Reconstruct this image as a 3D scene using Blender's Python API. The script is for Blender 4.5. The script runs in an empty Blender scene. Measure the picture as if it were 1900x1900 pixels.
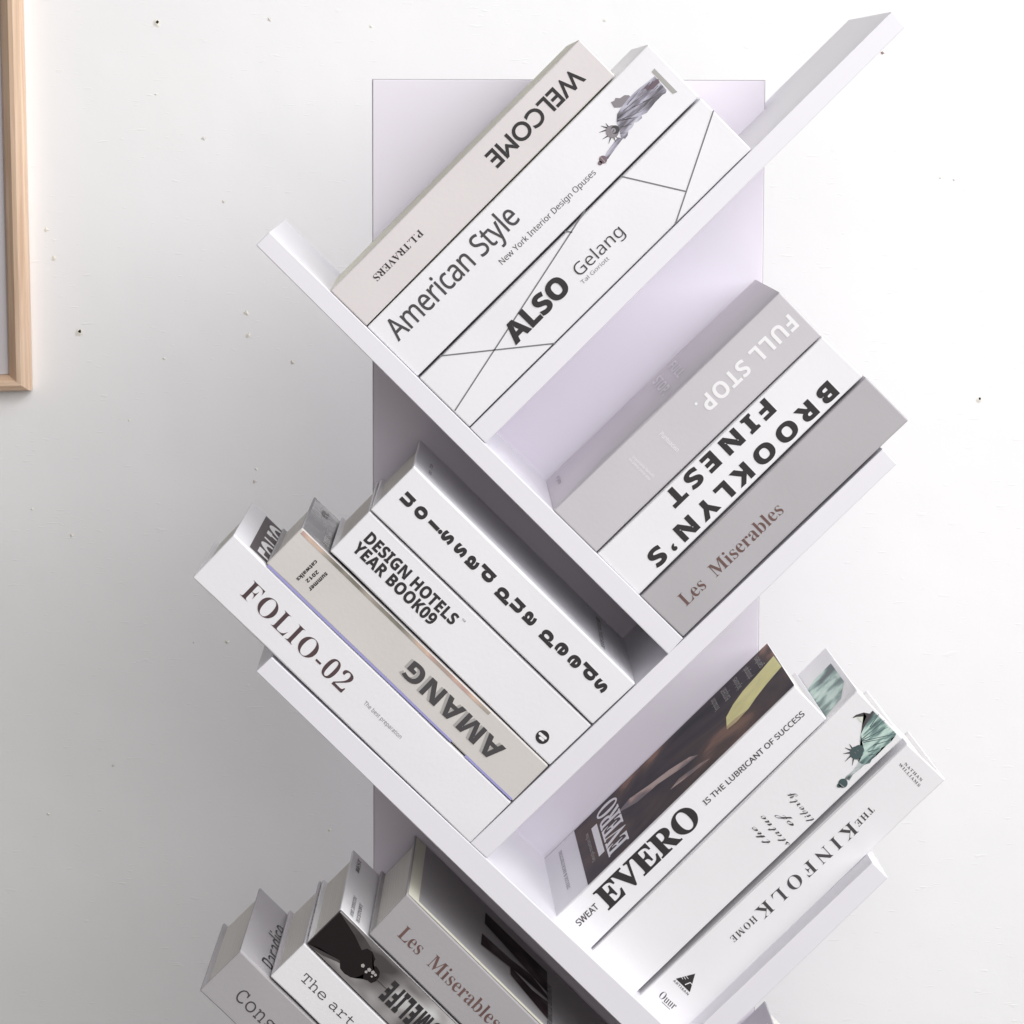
import bpy, bmesh, math, random
from mathutils import Vector
random.seed(7)
S = bpy.context.scene
C = S.collection

# ------------------------------------------------------------------ camera
K = 0.000417            # metres per photograph pixel in the plane of the spines
D = 2.34                # camera distance from that plane
VX, VY = 810.0, 180.0   # eye point, in photograph pixels
SKD = 0.243             # depth of the shelf boards
WALL = 0.243 + 0.32     # the wall behind the free-standing shelf
def wp(px, py, y=0.0):
    """point at depth y that is seen at photograph pixel px,py"""
    q = (D + y) / D
    return Vector(((VX - 950) * K + (px - VX) * K * q, y, (950 - VY) * K - (py - VY) * K * q))
cam = bpy.data.cameras.new('camera'); co = bpy.data.objects.new('camera', cam); C.objects.link(co)
co.location = ((VX - 950) * K, -D, (950 - VY) * K)
co.rotation_euler = (math.radians(90), 0, 0)
cam.sensor_width = 36; cam.lens = 36 * D / (1900 * K)
cam.shift_x = (950 - VX) / 1900; cam.shift_y = (VY - 950) / 1900
cam.clip_start = 0.05; cam.clip_end = 50
S.camera = co

# ------------------------------------------------------------------ light
w = bpy.data.worlds.new('World'); S.world = w; w.use_nodes = True
bg = w.node_tree.nodes['Background']; bg.inputs[0].default_value = (1.0, 0.955, 0.915, 1); bg.inputs[1].default_value = 0.02
def area(name, loc, tgt, size, power, col):
    l = bpy.data.lights.new(name, 'AREA'); l.shape = 'SQUARE'; l.size = size; l.energy = power; l.color = col
    o = bpy.data.objects.new(name, l); C.objects.link(o); o.location = loc
    o.rotation_euler = (Vector(tgt) - Vector(loc)).to_track_quat('-Z', 'Y').to_euler()
def soft_lamp(az, el, size, power, col):
    """big soft area light with no visible source, 4.2 m away; az from the right, el towards the viewer"""
    a, e, R = math.radians(az), math.radians(el), 4.2
    area('unseen_soft_light', (R * math.cos(a) * math.cos(e), -R * math.sin(e) + .2, R * math.sin(a) * math.cos(e)), (0, .1, 0), size, power, col)
soft_lamp(45, 20, 5.0, 110, (.985, .995, 1.0))
soft_lamp(30, 25, 3.0, 95, (1.0, 1.0, 1.0))
soft_lamp(60, 60, 3.2, 108, (1.0, .998, .995))
soft_lamp(110, 50, 3.0, 5, (1.0, .98, .96))  # weak fill added to brighten the upper face of the top right board
soft_lamp(0, 90, 3.0, 30, (1.0, .92, .86))  # frontal fill added to lift and warm the shadows
S.view_settings.view_transform = 'Standard'; S.view_settings.look = 'None'
S.view_settings.gamma = 1; S.view_settings.exposure = 0.0

# ------------------------------------------------------------------ materials
def lin(c):
    c = c / 255.0
    return c / 12.92 if c <= 0.04045 else ((c + 0.055) / 1.055) ** 2.4
def rgb(r, g, b): return (lin(r), lin(g), lin(b), 1)
def mat(name, col, rough=0.55, spec=0.35, bump=0.0, bscale=300.0, var=0.0, vscale=12.0):
    m = bpy.data.materials.new(name); m.use_nodes = True
    nt = m.node_tree; b = nt.nodes['Principled BSDF']
    b.inputs['Base Color'].default_value = col; b.inputs['Roughness'].default_value = rough
    b.inputs['Specular IOR Level'].default_value = spec
    g = nt.nodes.new('ShaderNodeNewGeometry')
    if bump:
        n = nt.nodes.new('ShaderNodeTexNoise'); n.inputs['Scale'].default_value = bscale; n.inputs['Detail'].default_value = 4
        nt.links.new(g.outputs['Position'], n.inputs['Vector'])
        u = nt.nodes.new('ShaderNodeBump'); u.inputs['Strength'].default_value = bump; u.inputs['Distance'].default_value = 0.001
        n2 = nt.nodes.new('ShaderNodeTexNoise'); n2.inputs['Scale'].default_value = 11; n2.inputs['Detail'].default_value = 1
        nt.links.new(g.outputs['Position'], n2.inputs['Vector'])
        ad = nt.nodes.new('ShaderNodeMath'); ad.operation = 'MULTIPLY_ADD'; ad.inputs[1].default_value = 14 if bump > .08 else 4
        nt.links.new(n2.outputs['Fac'], ad.inputs[0]); nt.links.new(n.outputs['Fac'], ad.inputs[2])
        nt.links.new(ad.outputs[0], u.inputs['Height']); nt.links.new(u.outputs['Normal'], b.inputs['Normal'])
    if var:
        n = nt.nodes.new('ShaderNodeTexNoise'); n.inputs['Scale'].default_value = vscale; n.inputs['Detail'].default_value = 3
        nt.links.new(g.outputs['Position'], n.inputs['Vector'])
        r = nt.nodes.new('ShaderNodeMapRange'); r.inputs[1].default_value = .3; r.inputs[2].default_value = .7
        r.inputs[3].default_value = 1 - var; r.inputs[4].default_value = 1 + var * .3
        x = nt.nodes.new('ShaderNodeVectorMath'); x.operation = 'SCALE'; x.inputs[0].default_value = col[:3]
        nt.links.new(n.outputs['Fac'], r.inputs[0]); nt.links.new(r.outputs[0], x.inputs['Scale'])
        nt.links.new(x.outputs[0], b.inputs['Base Color'])
    return m
def ramp_mat(name, stops, scale=(1, 1, 1), rot=(0, 0, 0), nscale=20, detail=4, rough=.4, spec=.4, distort=0.0):
    """printed picture: noise stretched along one direction through a colour ramp"""
    m = bpy.data.materials.new(name); m.use_nodes = True
    nt = m.node_tree; b = nt.nodes['Principled BSDF']; b.inputs['Roughness'].default_value = rough
    b.inputs['Specular IOR Level'].default_value = spec
    g = nt.nodes.new('ShaderNodeNewGeometry')
    mr = nt.nodes.new('ShaderNodeMapping'); mr.inputs['Rotation'].default_value = rot
    mp = nt.nodes.new('ShaderNodeMapping'); mp.inputs['Scale'].default_value = scale
    n = nt.nodes.new('ShaderNodeTexNoise'); n.inputs['Scale'].default_value = nscale; n.inputs['Detail'].default_value = detail
    n.inputs['Distortion'].default_value = distort
    r = nt.nodes.new('ShaderNodeValToRGB')
    while len(r.color_ramp.elements) < len(stops): r.color_ramp.elements.new(.5)
    for e, (p, c) in zip(r.color_ramp.elements, stops): e.position = p; e.color = c
    nt.links.new(g.outputs['Position'], mr.inputs[0]); nt.links.new(mr.outputs[0], mp.inputs[0]); nt.links.new(mp.outputs[0], n.inputs['Vector'])
    nt.links.new(n.outputs['Fac'], r.inputs[0]); nt.links.new(r.outputs[0], b.inputs['Base Color'])
    return m
def pages_mat(name, axis):
    m = bpy.data.materials.new(name); m.use_nodes = True
    nt = m.node_tree; b = nt.nodes['Principled BSDF']; b.inputs['Roughness'].default_value = .8; b.inputs['Specular IOR Level'].default_value = .15
    g = nt.nodes.new('ShaderNodeNewGeometry'); d = nt.nodes.new('ShaderNodeVectorMath'); d.operation = 'DOT_PRODUCT'
    d.inputs[1].default_value = axis
    mu = nt.nodes.new('ShaderNodeMath'); mu.operation = 'MULTIPLY'; mu.inputs[1].default_value = 2400
    n = nt.nodes.new('ShaderNodeTexNoise'); n.noise_dimensions = '1D'; n.inputs['Scale'].default_value = 1; n.inputs['Detail'].default_value = 2
    r = nt.nodes.new('ShaderNodeValToRGB'); r.color_ramp.elements[0].position = .33; r.color_ramp.elements[1].position = .6
    r.color_ramp.elements[0].color = rgb(200, 197, 192); r.color_ramp.elements[1].color = rgb(232, 230, 226)
    nt.links.new(g.outputs['Position'], d.inputs[0]); nt.links.new(d.outputs['Value'], mu.inputs[0]); nt.links.new(mu.outputs[0], n.inputs['W'])
    nt.links.new(n.outputs['Fac'], r.inputs[0]); nt.links.new(r.outputs[0], b.inputs['Base Color'])
    return m
M = {}
M['paint'] = mat('white_lacquer', rgb(232, 230, 237), .38, .4, .06, 60, .02, 6)
M['panel'] = mat('white_panel_lacquer', rgb(227, 222, 233), .5, .3, .04, 80)
M['white'] = mat('white_coated_paper', rgb(236, 235, 239), .5, .35, .10, 260, .03, 9)
M['softwhite'] = mat('off_white_paper', rgb(233, 232, 235), .55, .3, .10, 260, .03, 9)
M['pinkish'] = mat('pale_pink_grey_paper', rgb(222, 216, 217), .6, .3, .10, 260, .03, 9)
M['ltgrey'] = mat('light_grey_paper', rgb(203, 200, 205), .6, .3, .10, 260, .04, 9)
M['ltgrey2'] = mat('pale_grey_cover', rgb(216, 211, 215), .6, .3, .10, 260, .04, 9)
M['midgrey'] = mat('silver_grey_paper', rgb(181, 178, 182), .5, .35, .10, 260, .06, 9)
M['midgrey2'] = mat('dusty_grey_paper', rgb(176, 171, 174), .5, .35, .10, 260, .05, 9)
M['beige'] = mat('beige_grey_paper', rgb(212, 208, 205), .35, .45, .10, 260, .04, 14)
M['stone'] = mat('grey_paper', rgb(172, 169, 172), .5, .3, .1, 260, .05, 9)
M['ink'] = mat('black_ink', rgb(52, 49, 51), .5, .25)
M['softink'] = mat('charcoal_ink', rgb(76, 73, 76), .5, .25)
M['greyink'] = mat('grey_ink', rgb(120, 120, 122), .5, .25)
M['paleink'] = mat('pale_grey_ink', rgb(170, 168, 166), .5, .25)
M['brownink'] = mat('brown_ink', rgb(112, 86, 82), .45, .3, 0, 1, .2, 40)
M['plumink'] = mat('plum_brown_ink', rgb(84, 66, 70), .45, .3, 0, 1, .15, 40)
M['whiteink'] = mat('white_ink', rgb(240, 238, 241), .5, .3)
M['dim'] = mat('faint_grey_ink', rgb(140, 134, 140), .5, .3)
M['violet'] = mat('violet_blue_ink', rgb(160, 158, 212), .4, .4)
M['cream'] = mat('cream_paper', rgb(226, 224, 208), .6, .3)
M['taupe'] = mat('dark_taupe_print', rgb(96, 89, 92), .6, .15, 0, 1, .1, 30)
M['dark'] = mat('dark_print', rgb(66, 58, 62), .4, .4, 0, 1, .15, 30)
M['yellow'] = mat('yellow_print', rgb(246, 240, 160), .4, .4, 0, 1, .12, 60)
M['hole'] = mat('dark_hole', rgb(48, 44, 42), .9, .1)
M['chip'] = mat('chipped_plaster', rgb(236, 233, 224), .9, .1)

def wall_material():
    m = bpy.data.materials.new('painted_plaster'); m.use_nodes = True
    nt = m.node_tree; b = nt.nodes['Principled BSDF']; b.inputs['Roughness'].default_value = .7; b.inputs['Specular IOR Level'].default_value = .25
    g = nt.nodes.new('ShaderNodeNewGeometry')
    def noise(sc, det, mul=(1, 1, 1), out='Fac'):
        mp = nt.nodes.new('ShaderNodeMapping'); mp.inputs['Scale'].default_value = mul
        n = nt.nodes.new('ShaderNodeTexNoise'); n.inputs['Scale'].default_value = sc; n.inputs['Detail'].default_value = det
        nt.links.new(g.outputs['Position'], mp.inputs[0]); nt.links.new(mp.outputs[0], n.inputs['Vector']); return n.outputs[0]
    # colour: faint warm and cool drifts
    r = nt.nodes.new('ShaderNodeValToRGB'); r.color_ramp.elements[0].position = .35; r.color_ramp.elements[1].position = .65
    r.color_ramp.elements[0].color = rgb(242, 242, 242); r.color_ramp.elements[1].color = rgb(245, 244, 245)
    nt.links.new(noise(5, 3), r.inputs[0]); nt.links.new(r.outputs[0], b.inputs['Base Color'])
    # relief: gentle undulation, roller stipple, short trowel nicks
    a = noise(9, 2); c = noise(130, 3); e = noise(70, 2, (1, 1, 4.5))
    nick = nt.nodes.new('ShaderNodeMapRange'); nick.inputs[1].default_value = .68; nick.inputs[2].default_value = .76; nick.inputs[3].default_value = 0; nick.inputs[4].default_value = 1
    nt.links.new(e, nick.inputs[0])
    def mul(x, k):
        q = nt.nodes.new('ShaderNodeMath'); q.operation = 'MULTIPLY'; q.inputs[1].default_value = k; nt.links.new(x, q.inputs[0]); return q.outputs[0]
    def add(x, y):
        q = nt.nodes.new('ShaderNodeMath'); q.operation = 'ADD'; nt.links.new(x, q.inputs[0]); nt.links.new(y, q.inputs[1]); return q.outputs[0]
    h = add(add(mul(a, 1.2), mul(c, .07)), mul(nick.outputs[0], .13))
    u = nt.nodes.new('ShaderNodeBump'); u.inputs['Strength'].default_value = 1; u.inputs['Distance'].default_value = .0011
    nt.links.new(h, u.inputs['Height']); nt.links.new(u.outputs['Normal'], b.inputs['Normal'])
    return m
M['wall'] = wall_material()
def wood_material():
    m = bpy.data.materials.new('pale_oak'); m.use_nodes = True
    nt = m.node_tree; b = nt.nodes['Principled BSDF']; b.inputs['Roughness'].default_value = .5
    t = nt.nodes.new('ShaderNodeTexCoord'); mp = nt.nodes.new('ShaderNodeMapping'); mp.inputs['Scale'].default_value = (60, 60, 2.2)
    n = nt.nodes.new('ShaderNodeTexNoise'); n.inputs['Scale'].default_value = 5; n.inputs['Detail'].default_value = 5; n.inputs['Distortion'].default_value = .4
    r = nt.nodes.new('ShaderNodeValToRGB'); r.color_ramp.elements[0].position = .3; r.color_ramp.elements[1].position = .72
    r.color_ramp.elements[0].color = rgb(206, 172, 144); r.color_ramp.elements[1].color = rgb(230, 203, 177)
    nt.links.new(t.outputs['Object'], mp.inputs[0]); nt.links.new(mp.outputs[0], n.inputs['Vector']); nt.links.new(n.outputs['Fac'], r.inputs[0])
    nt.links.new(r.outputs[0], b.inputs['Base Color'])
    u = nt.nodes.new('ShaderNodeBump'); u.inputs['Strength'].default_value = .3; u.inputs['Distance'].default_value = .0005
    nt.links.new(n.outputs['Fac'], u.inputs['Height']); nt.links.new(u.outputs['Normal'], b.inputs['Normal'])
    return m
M['wood'] = wood_material()

# ------------------------------------------------------------------ helpers
def link(name, me, m, parent=None, org=None):
    if m: me.materials.append(m)
    o = bpy.data.objects.new(name, me); C.objects.link(o)
    if org is not None:
        me.transform(__import__('mathutils').Matrix.Translation(-org))
        if parent is None: o.location = org
    if parent is not None: o.parent = parent
    return o
def hexmesh(P, bevel=0.0008, seg=2):
    """P: 8 corners, first four one face, last four the opposite one"""
    bm = bmesh.new(); v = [bm.verts.new(p) for p in P]
    for f in ((0, 1, 2, 3), (7, 6, 5, 4), (0, 4, 5, 1), (1, 5, 6, 2), (2, 6, 7, 3), (3, 7, 4, 0)): bm.faces.new([v[i] for i in f])
    bmesh.ops.recalc_face_normals(bm, faces=bm.faces)
    if bevel: bmesh.ops.bevel(bm, geom=bm.edges[:], offset=bevel, segments=seg, affect='EDGES', profile=.5, clamp_overlap=True)
    me = bpy.data.meshes.new('m'); bm.to_mesh(me); bm.free(); return me
def empty(name, loc, label, cat, group=None):
    o = bpy.data.objects.new(name, None); C.objects.link(o); o.location = loc; o.empty_display_size = .02
    o['label'] = label; o['category'] = cat
    if group: o['group'] = group
    return o
import json
GLY = json.loads(r"""{"b":{"-":[323,[283,236,283,267,202,267,121,267,40,267,40,236,40,205,40,174,121,174,202,174,283,174,283,205]],
".":[219,[142,111,109,111,76,111,49,84,49,51,49,18,76,-9,109,-9,142,-9,169,18,169,51,169,84]],
"0":[559,[338,-10,280,-10,219,-10,171,5,135,36,99,67,73,110,58,165,42,220,34,285,34,359,34,433,42,497,58,552,73,607,99,649,135,679,171,709,220,724,281,724,339,724,386,709,422,679,457,649,483,606,500,552,517,497,525,432,525,358,525,284,517,220,500,165,483,110,457,67,421,36,385,5],[243,55,280,55,317,55,342,82,353,135,364,188,370,263,370,358,370,453,364,527,353,580,342,633,318,659,281,659,244,659,219,633,207,580,195,527,189,453,189,358,189,263,195,188,207,135,219,82]],
"2":[559,[193,0,35,0,35,34,35,69,35,103,84,153,134,204,183,254,224,296,256,333,278,365,300,397,315,428,324,457,333,486,337,518,337,553,337,591,330,619,316,637,302,654,283,663,259,663,225,663,201,649,188,620,174,591,167,547,167,490,129,490,98,498,75,513,51,528,39,553,39,589,39,613,47,635,64,656,80,677,104,693,137,706,170,718,210,724,259,724,334,724,391,709,430,680,469,650,488,609,488,558,488,535,484,512,476,490,467,468,453,444,434,418,415,392,388,362,355,328,322,293,280,252,230,205,197,173,163,142,130,110,208,110,285,110,363,110,384,110,401,116,416,128,431,140,441,157,446,179,449,189,451,200,454,210,474,210,493,210,513,210,511,140,510,70,508,0,350,0]],
"A":[650,[55,0,-13,0,-13,9,-13,18,-13,27,6,27,22,33,35,45,48,57,60,79,73,111,151,305,229,500,307,694,316,694,325,693,334,693,413,505,493,317,572,129,587,93,601,67,612,51,623,35,639,27,660,27,660,18,660,9,660,0,554,0,447,0,341,0,341,9,341,18,341,27,395,27,422,41,422,68,422,77,417,95,406,121,396,146,386,172,376,197,302,197,228,197,154,197,142,166,129,136,117,105,115,100,114,95,113,88,112,81,111,75,111,72,111,42,135,27,184,27,186,27,188,27,190,27,190,18,190,9,190,0,122,0],[200,318,169,239,233,239,296,239,360,239,328,318,295,396,263,475,232,396]],
"B":[659,[134,0,24,0,24,9,24,17,24,26,58,27,81,35,93,48,105,61,111,86,111,122,111,264,111,407,111,549,111,578,108,599,103,614,98,629,89,639,76,645,63,650,46,653,23,653,23,661,23,670,23,678,125,678,226,678,328,678,503,678,590,626,590,522,590,440,536,389,427,368,558,343,623,286,623,196,623,134,600,86,553,52,506,17,439,0,354,0,244,0],[271,444,271,375,274,375,277,375,280,375,333,375,371,385,392,406,413,426,424,462,424,514,424,559,416,593,401,614,386,635,359,646,322,646,299,646,285,642,280,633,274,624,271,607,271,582,271,513],[307,36,330,36,373,36,404,48,422,73,439,98,448,137,448,191,448,246,436,286,413,309,389,332,349,344,294,344,286,344,279,344,271,344,271,262,271,179,271,97,271,74,275,59,284,50,292,41]],
"C":[697,[503,-16,382,-16,315,-16,256,-1,205,30,153,60,112,102,83,156,54,209,39,271,39,340,39,409,54,470,84,523,113,576,154,617,207,648,259,678,319,693,386,693,431,693,485,680,547,655,557,650,567,648,577,648,602,648,617,663,624,693,633,693,641,693,650,693,650,615,650,537,650,459,642,459,633,459,625,459,602,521,571,570,531,606,490,642,445,660,395,660,274,660,214,552,214,337,214,136,281,35,414,35,454,35,494,45,533,67,572,88,607,118,638,158,647,149,657,141,666,132,597,33]],
"D":[738,[133,0,30,0,30,9,30,17,30,26,61,27,83,33,94,44,105,55,110,77,110,111,110,260,110,408,110,557,110,596,104,622,91,635,78,647,55,653,22,653,22,661,22,670,22,678,125,678,227,678,330,678,450,678,541,649,604,590,666,531,697,448,697,339,697,113,578,0,340,0,237,0],[306,36,331,36,396,36,445,61,476,112,507,162,522,238,522,341,522,544,459,645,332,645,307,645,290,640,282,631,275,621,271,602,271,573,271,418,271,262,271,107,271,79,275,60,282,51,290,41]],
"E":[658,[214,0,21,0,21,8,21,17,21,25,56,25,80,31,93,44,106,57,112,81,112,116,112,260,112,405,112,549,112,592,106,621,93,634,80,647,57,653,24,653,24,661,24,670,24,678,214,678,404,678,594,678,594,611,594,543,594,476,586,476,579,476,571,476,563,538,542,581,507,605,471,629,418,641,345,641,324,641,308,640,298,638,287,635,280,629,277,621,274,612,272,597,272,578,272,507,272,437,272,366,277,366,283,366,288,366,333,366,365,378,386,401,407,424,421,461,429,514,437,514,445,514,453,514,453,401,453,289,453,176,445,176,436,176,428,176,425,216,417,247,407,270,396,293,380,309,359,318,338,327,310,331,276,331,275,331,273,331,272,331,272,254,272,177,272,100,272,75,277,59,286,52,295,45,314,41,343,41,392,41,433,47,467,58,500,69,529,86,552,112,575,137,595,170,612,213,621,213,631,213,640,213,626,142,613,71,599,0,406,0]],
"F":[602,[143,0,23,0,23,9,23,17,23,26,58,29,81,37,93,50,105,63,111,88,111,125,111,269,111,414,111,558,111,594,105,618,92,630,79,642,55,650,21,653,21,661,21,670,21,678,209,678,398,678,586,678,586,611,586,543,586,476,578,476,570,476,562,476,555,517,544,550,529,574,514,598,491,615,462,626,432,637,392,642,342,642,323,642,308,641,298,640,287,638,280,634,277,627,273,620,271,609,271,593,271,518,271,443,271,368,275,368,279,368,283,368,327,368,360,380,381,403,402,426,416,463,423,516,432,516,441,516,450,516,450,403,450,289,450,176,441,176,433,176,424,176,417,235,403,276,382,299,361,322,327,333,281,333,278,333,274,333,271,333,271,262,271,191,271,120,271,96,274,77,280,64,285,50,296,40,312,35,328,30,351,27,382,26,382,17,382,9,382,0,262,0]],
"G":[756,[488,-15,399,-15,327,-15,264,0,211,29,157,58,115,100,86,153,56,206,41,269,41,341,41,410,56,471,86,524,115,577,156,618,208,648,259,678,318,693,383,693,435,693,491,681,550,656,560,651,569,649,577,649,588,649,597,653,604,660,611,667,617,678,624,693,633,693,642,693,651,693,651,615,651,536,651,458,642,458,634,458,625,458,611,499,592,534,569,564,546,594,519,618,490,635,461,652,430,660,398,660,277,660,217,553,217,339,217,234,234,155,268,101,302,46,349,19,410,19,448,19,474,26,489,41,503,55,510,77,510,106,510,134,510,162,510,190,510,221,503,242,490,254,477,265,450,270,410,271,410,279,410,287,410,295,522,295,633,295,745,295,745,287,745,279,745,271,712,270,691,265,680,254,669,243,664,222,664,191,664,142,664,92,664,43,577,4]],
"H":[779,[135,0,23,0,23,9,23,17,23,26,58,27,81,34,93,47,105,60,111,84,111,120,111,268,111,416,111,564,111,596,105,618,93,631,80,644,57,651,24,653,24,661,24,670,24,678,136,678,248,678,360,678,360,670,360,661,360,653,335,651,317,648,304,643,291,638,283,630,278,618,273,606,271,588,271,564,271,500,271,437,271,373,350,373,430,373,509,373,509,437,509,500,509,564,509,588,507,606,502,618,498,630,490,638,477,643,464,648,445,651,420,653,420,661,420,670,420,678,532,678,643,678,755,678,755,670,755,661,755,653,720,650,697,643,686,632,675,620,669,597,669,564,669,416,669,268,669,120,669,87,675,63,687,49,698,35,721,27,755,26,755,17,755,9,755,0,643,0,532,0,420,0,420,9,420,17,420,26,454,27,477,34,490,46,503,57,509,82,509,120,509,190,509,259,509,329,430,329,350,329,271,329,271,259,271,190,271,120,271,84,277,60,289,47,301,34,325,27,360,26,360,17,360,9,360,0,248,0]],
"I":[388,[135,0,20,0,20,9,20,17,20,26,53,29,77,37,91,48,105,59,112,81,112,112,112,267,112,421,112,576,112,607,106,627,94,637,82,646,57,652,20,653,20,661,20,670,20,678,135,678,249,678,364,678,364,670,364,661,364,653,329,652,305,646,292,637,278,627,272,607,272,576,272,422,272,269,272,115,272,94,274,78,279,66,284,54,293,45,307,39,320,33,340,29,366,26,366,17,366,9,366,0,251,0]],
"J":[492,[307,-97,162,-97,130,-97,102,-91,77,-80,52,-69,32,-53,17,-33,2,-13,-5,9,-5,34,-5,58,2,77,16,91,30,104,47,111,66,111,87,111,105,105,118,92,131,79,138,62,138,41,138,26,134,12,126,-2,118,-16,114,-25,114,-29,114,-50,128,-60,156,-60,181,-60,198,-52,207,-37,216,-22,220,1,220,32,220,203,220,375,220,546,220,573,217,594,212,609,207,624,197,634,182,641,167,647,146,651,118,653,118,661,118,670,118,678,235,678,351,678,468,678,468,670,468,661,468,653,443,651,425,647,412,642,399,636,391,626,387,612,382,597,380,575,380,546,380,408,380,270,380,132,380,-21]],
"K":[760,[136,0,24,0,24,9,24,17,24,26,59,27,82,34,94,47,106,60,112,84,112,120,112,268,112,416,112,564,112,596,106,619,94,632,81,645,58,652,25,653,25,661,25,670,25,678,137,678,249,678,361,678,361,670,361,661,361,653,336,651,318,648,305,643,292,638,284,630,279,618,274,606,272,588,272,564,272,492,272,420,272,348,341,417,409,487,478,556,505,583,519,606,519,623,519,643,490,653,433,653,433,661,433,670,433,678,530,678,626,678,723,678,723,670,723,661,723,653,719,653,714,653,710,653,653,653,587,614,513,537,476,499,440,462,403,424,499,306,594,187,690,69,702,54,714,44,725,37,736,30,752,27,773,26,773,17,773,9,773,0,655,0,536,0,418,0,418,9,418,17,418,26,433,26,445,26,456,27,466,28,474,29,479,31,491,36,497,42,497,51,497,61,488,77,471,98,413,171,355,245,297,318,289,310,280,303,272,295,272,237,272,178,272,120,272,84,278,60,290,47,302,34,326,27,361,26,361,17,361,9,361,0,249,0]],
"L":[635,[215,0,23,0,23,9,23,17,23,26,58,27,81,34,93,47,105,60,111,84,111,120,111,268,111,416,111,564,111,597,105,620,93,633,80,645,57,652,24,653,24,661,24,670,24,678,140,678,256,678,372,678,372,670,372,661,372,653,345,653,325,651,310,646,295,641,285,633,280,620,274,607,271,589,271,564,271,417,271,270,271,123,271,100,273,82,276,70,279,58,287,50,298,47,309,43,325,41,348,41,396,41,436,47,469,59,501,71,528,91,551,119,573,146,592,183,609,230,618,230,627,230,636,230,623,153,611,77,598,0,406,0]],
"M":[944,[98,0,21,0,21,9,21,17,21,26,54,27,78,34,92,47,105,60,112,83,112,118,112,268,112,419,112,569,112,591,110,608,105,619,100,630,92,639,79,644,65,649,47,652,22,653,22,661,22,670,22,678,106,678,191,678,275,678,341,523,406,367,472,212,538,367,603,523,669,678,752,678,836,678,919,678,919,670,919,661,919,653,887,650,865,643,853,630,840,617,834,595,834,563,834,418,834,272,834,127,834,99,836,78,841,64,846,49,854,39,866,35,878,30,895,27,918,26,918,17,918,9,918,0,808,0,699,0,589,0,589,9,589,17,589,26,613,28,631,32,644,37,657,42,665,52,670,66,675,79,677,99,677,124,677,281,677,437,677,594,594,396,512,198,429,0,420,0,411,0,402,0,320,193,239,386,157,579,157,426,157,272,157,119,157,81,164,56,178,44,192,32,217,26,252,26,252,17,252,9,252,0,175,0]],
"N":[735,[609,-16,600,-16,453,163,306,342,159,521,159,386,159,252,159,117,159,82,165,58,177,46,188,34,212,27,248,26,248,17,248,9,248,0,174,0,101,0,27,0,27,9,27,17,27,26,50,27,68,30,81,35,93,40,101,49,106,62,111,75,113,93,113,117,113,271,113,424,113,578,79,620,59,642,54,645,47,648,38,651,27,653,27,661,27,670,27,678,96,678,164,678,233,678,349,536,466,393,582,251,582,355,582,458,582,562,582,586,580,604,575,617,570,629,562,638,549,643,536,648,518,651,493,653,493,661,493,670,493,678,567,678,640,678,714,678,714,670,714,661,714,653,679,652,656,645,645,633,634,620,628,596,628,561,628,369,628,176,628,-16,619,-16]],
"O":[782,[439,-16,388,-16,339,-16,293,-7,251,11,209,29,172,54,141,86,109,118,84,156,67,199,50,242,41,289,41,339,41,389,50,436,67,479,84,522,109,559,141,592,173,624,210,649,254,667,296,685,344,694,395,694,444,694,490,685,532,668,574,650,611,625,642,594,673,562,698,524,716,481,733,438,742,390,742,339,742,289,733,242,716,199,698,156,673,118,641,86,609,54,572,29,529,11,486,-7],[339,18,394,18,508,18,565,125,565,339,565,444,549,524,518,579,486,633,442,660,387,660,273,660,216,553,216,339,216,234,232,155,264,100,296,45]],
"P":[622,[135,0,23,0,23,9,23,17,23,26,58,27,81,34,93,47,105,60,111,84,111,120,111,268,111,416,111,564,111,596,105,618,93,631,80,644,57,651,24,653,24,661,24,670,24,678,122,678,220,678,318,678,403,678,464,670,500,655,534,640,561,619,580,592,599,565,609,532,609,494,609,437,588,392,546,358,504,323,442,306,360,306,330,306,301,306,271,306,271,244,271,182,271,120,271,84,277,60,289,47,301,34,325,27,360,26,360,17,360,9,360,0,248,0],[271,426,271,342,281,342,290,342,300,342,349,342,384,353,405,376,425,399,435,437,435,490,435,542,427,580,410,605,393,630,363,642,322,642,302,642,289,638,282,631,275,624,271,611,271,593,271,509]],
"R":[704,[135,0,23,0,23,9,23,17,23,26,58,27,81,34,93,47,105,60,111,84,111,120,111,268,111,416,111,564,111,596,105,618,93,631,80,644,57,651,24,653,24,661,24,670,24,678,124,678,223,678,323,678,423,678,498,663,547,634,596,605,621,559,621,498,621,415,570,360,469,333,527,247,585,161,643,75,654,58,665,46,674,38,683,30,695,26,712,26,713,26,714,26,715,26,715,17,715,9,715,0,645,0,574,0,504,0,436,105,368,211,300,316,290,316,281,316,271,316,271,251,271,185,271,120,271,84,277,60,289,47,301,34,325,27,360,26,360,17,360,9,360,0,248,0],[271,423,271,348,282,348,292,348,303,348,355,348,393,360,417,385,440,409,452,447,452,500,452,595,413,642,334,642,307,642,290,638,282,629,275,620,271,602,271,574,271,499]],
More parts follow.
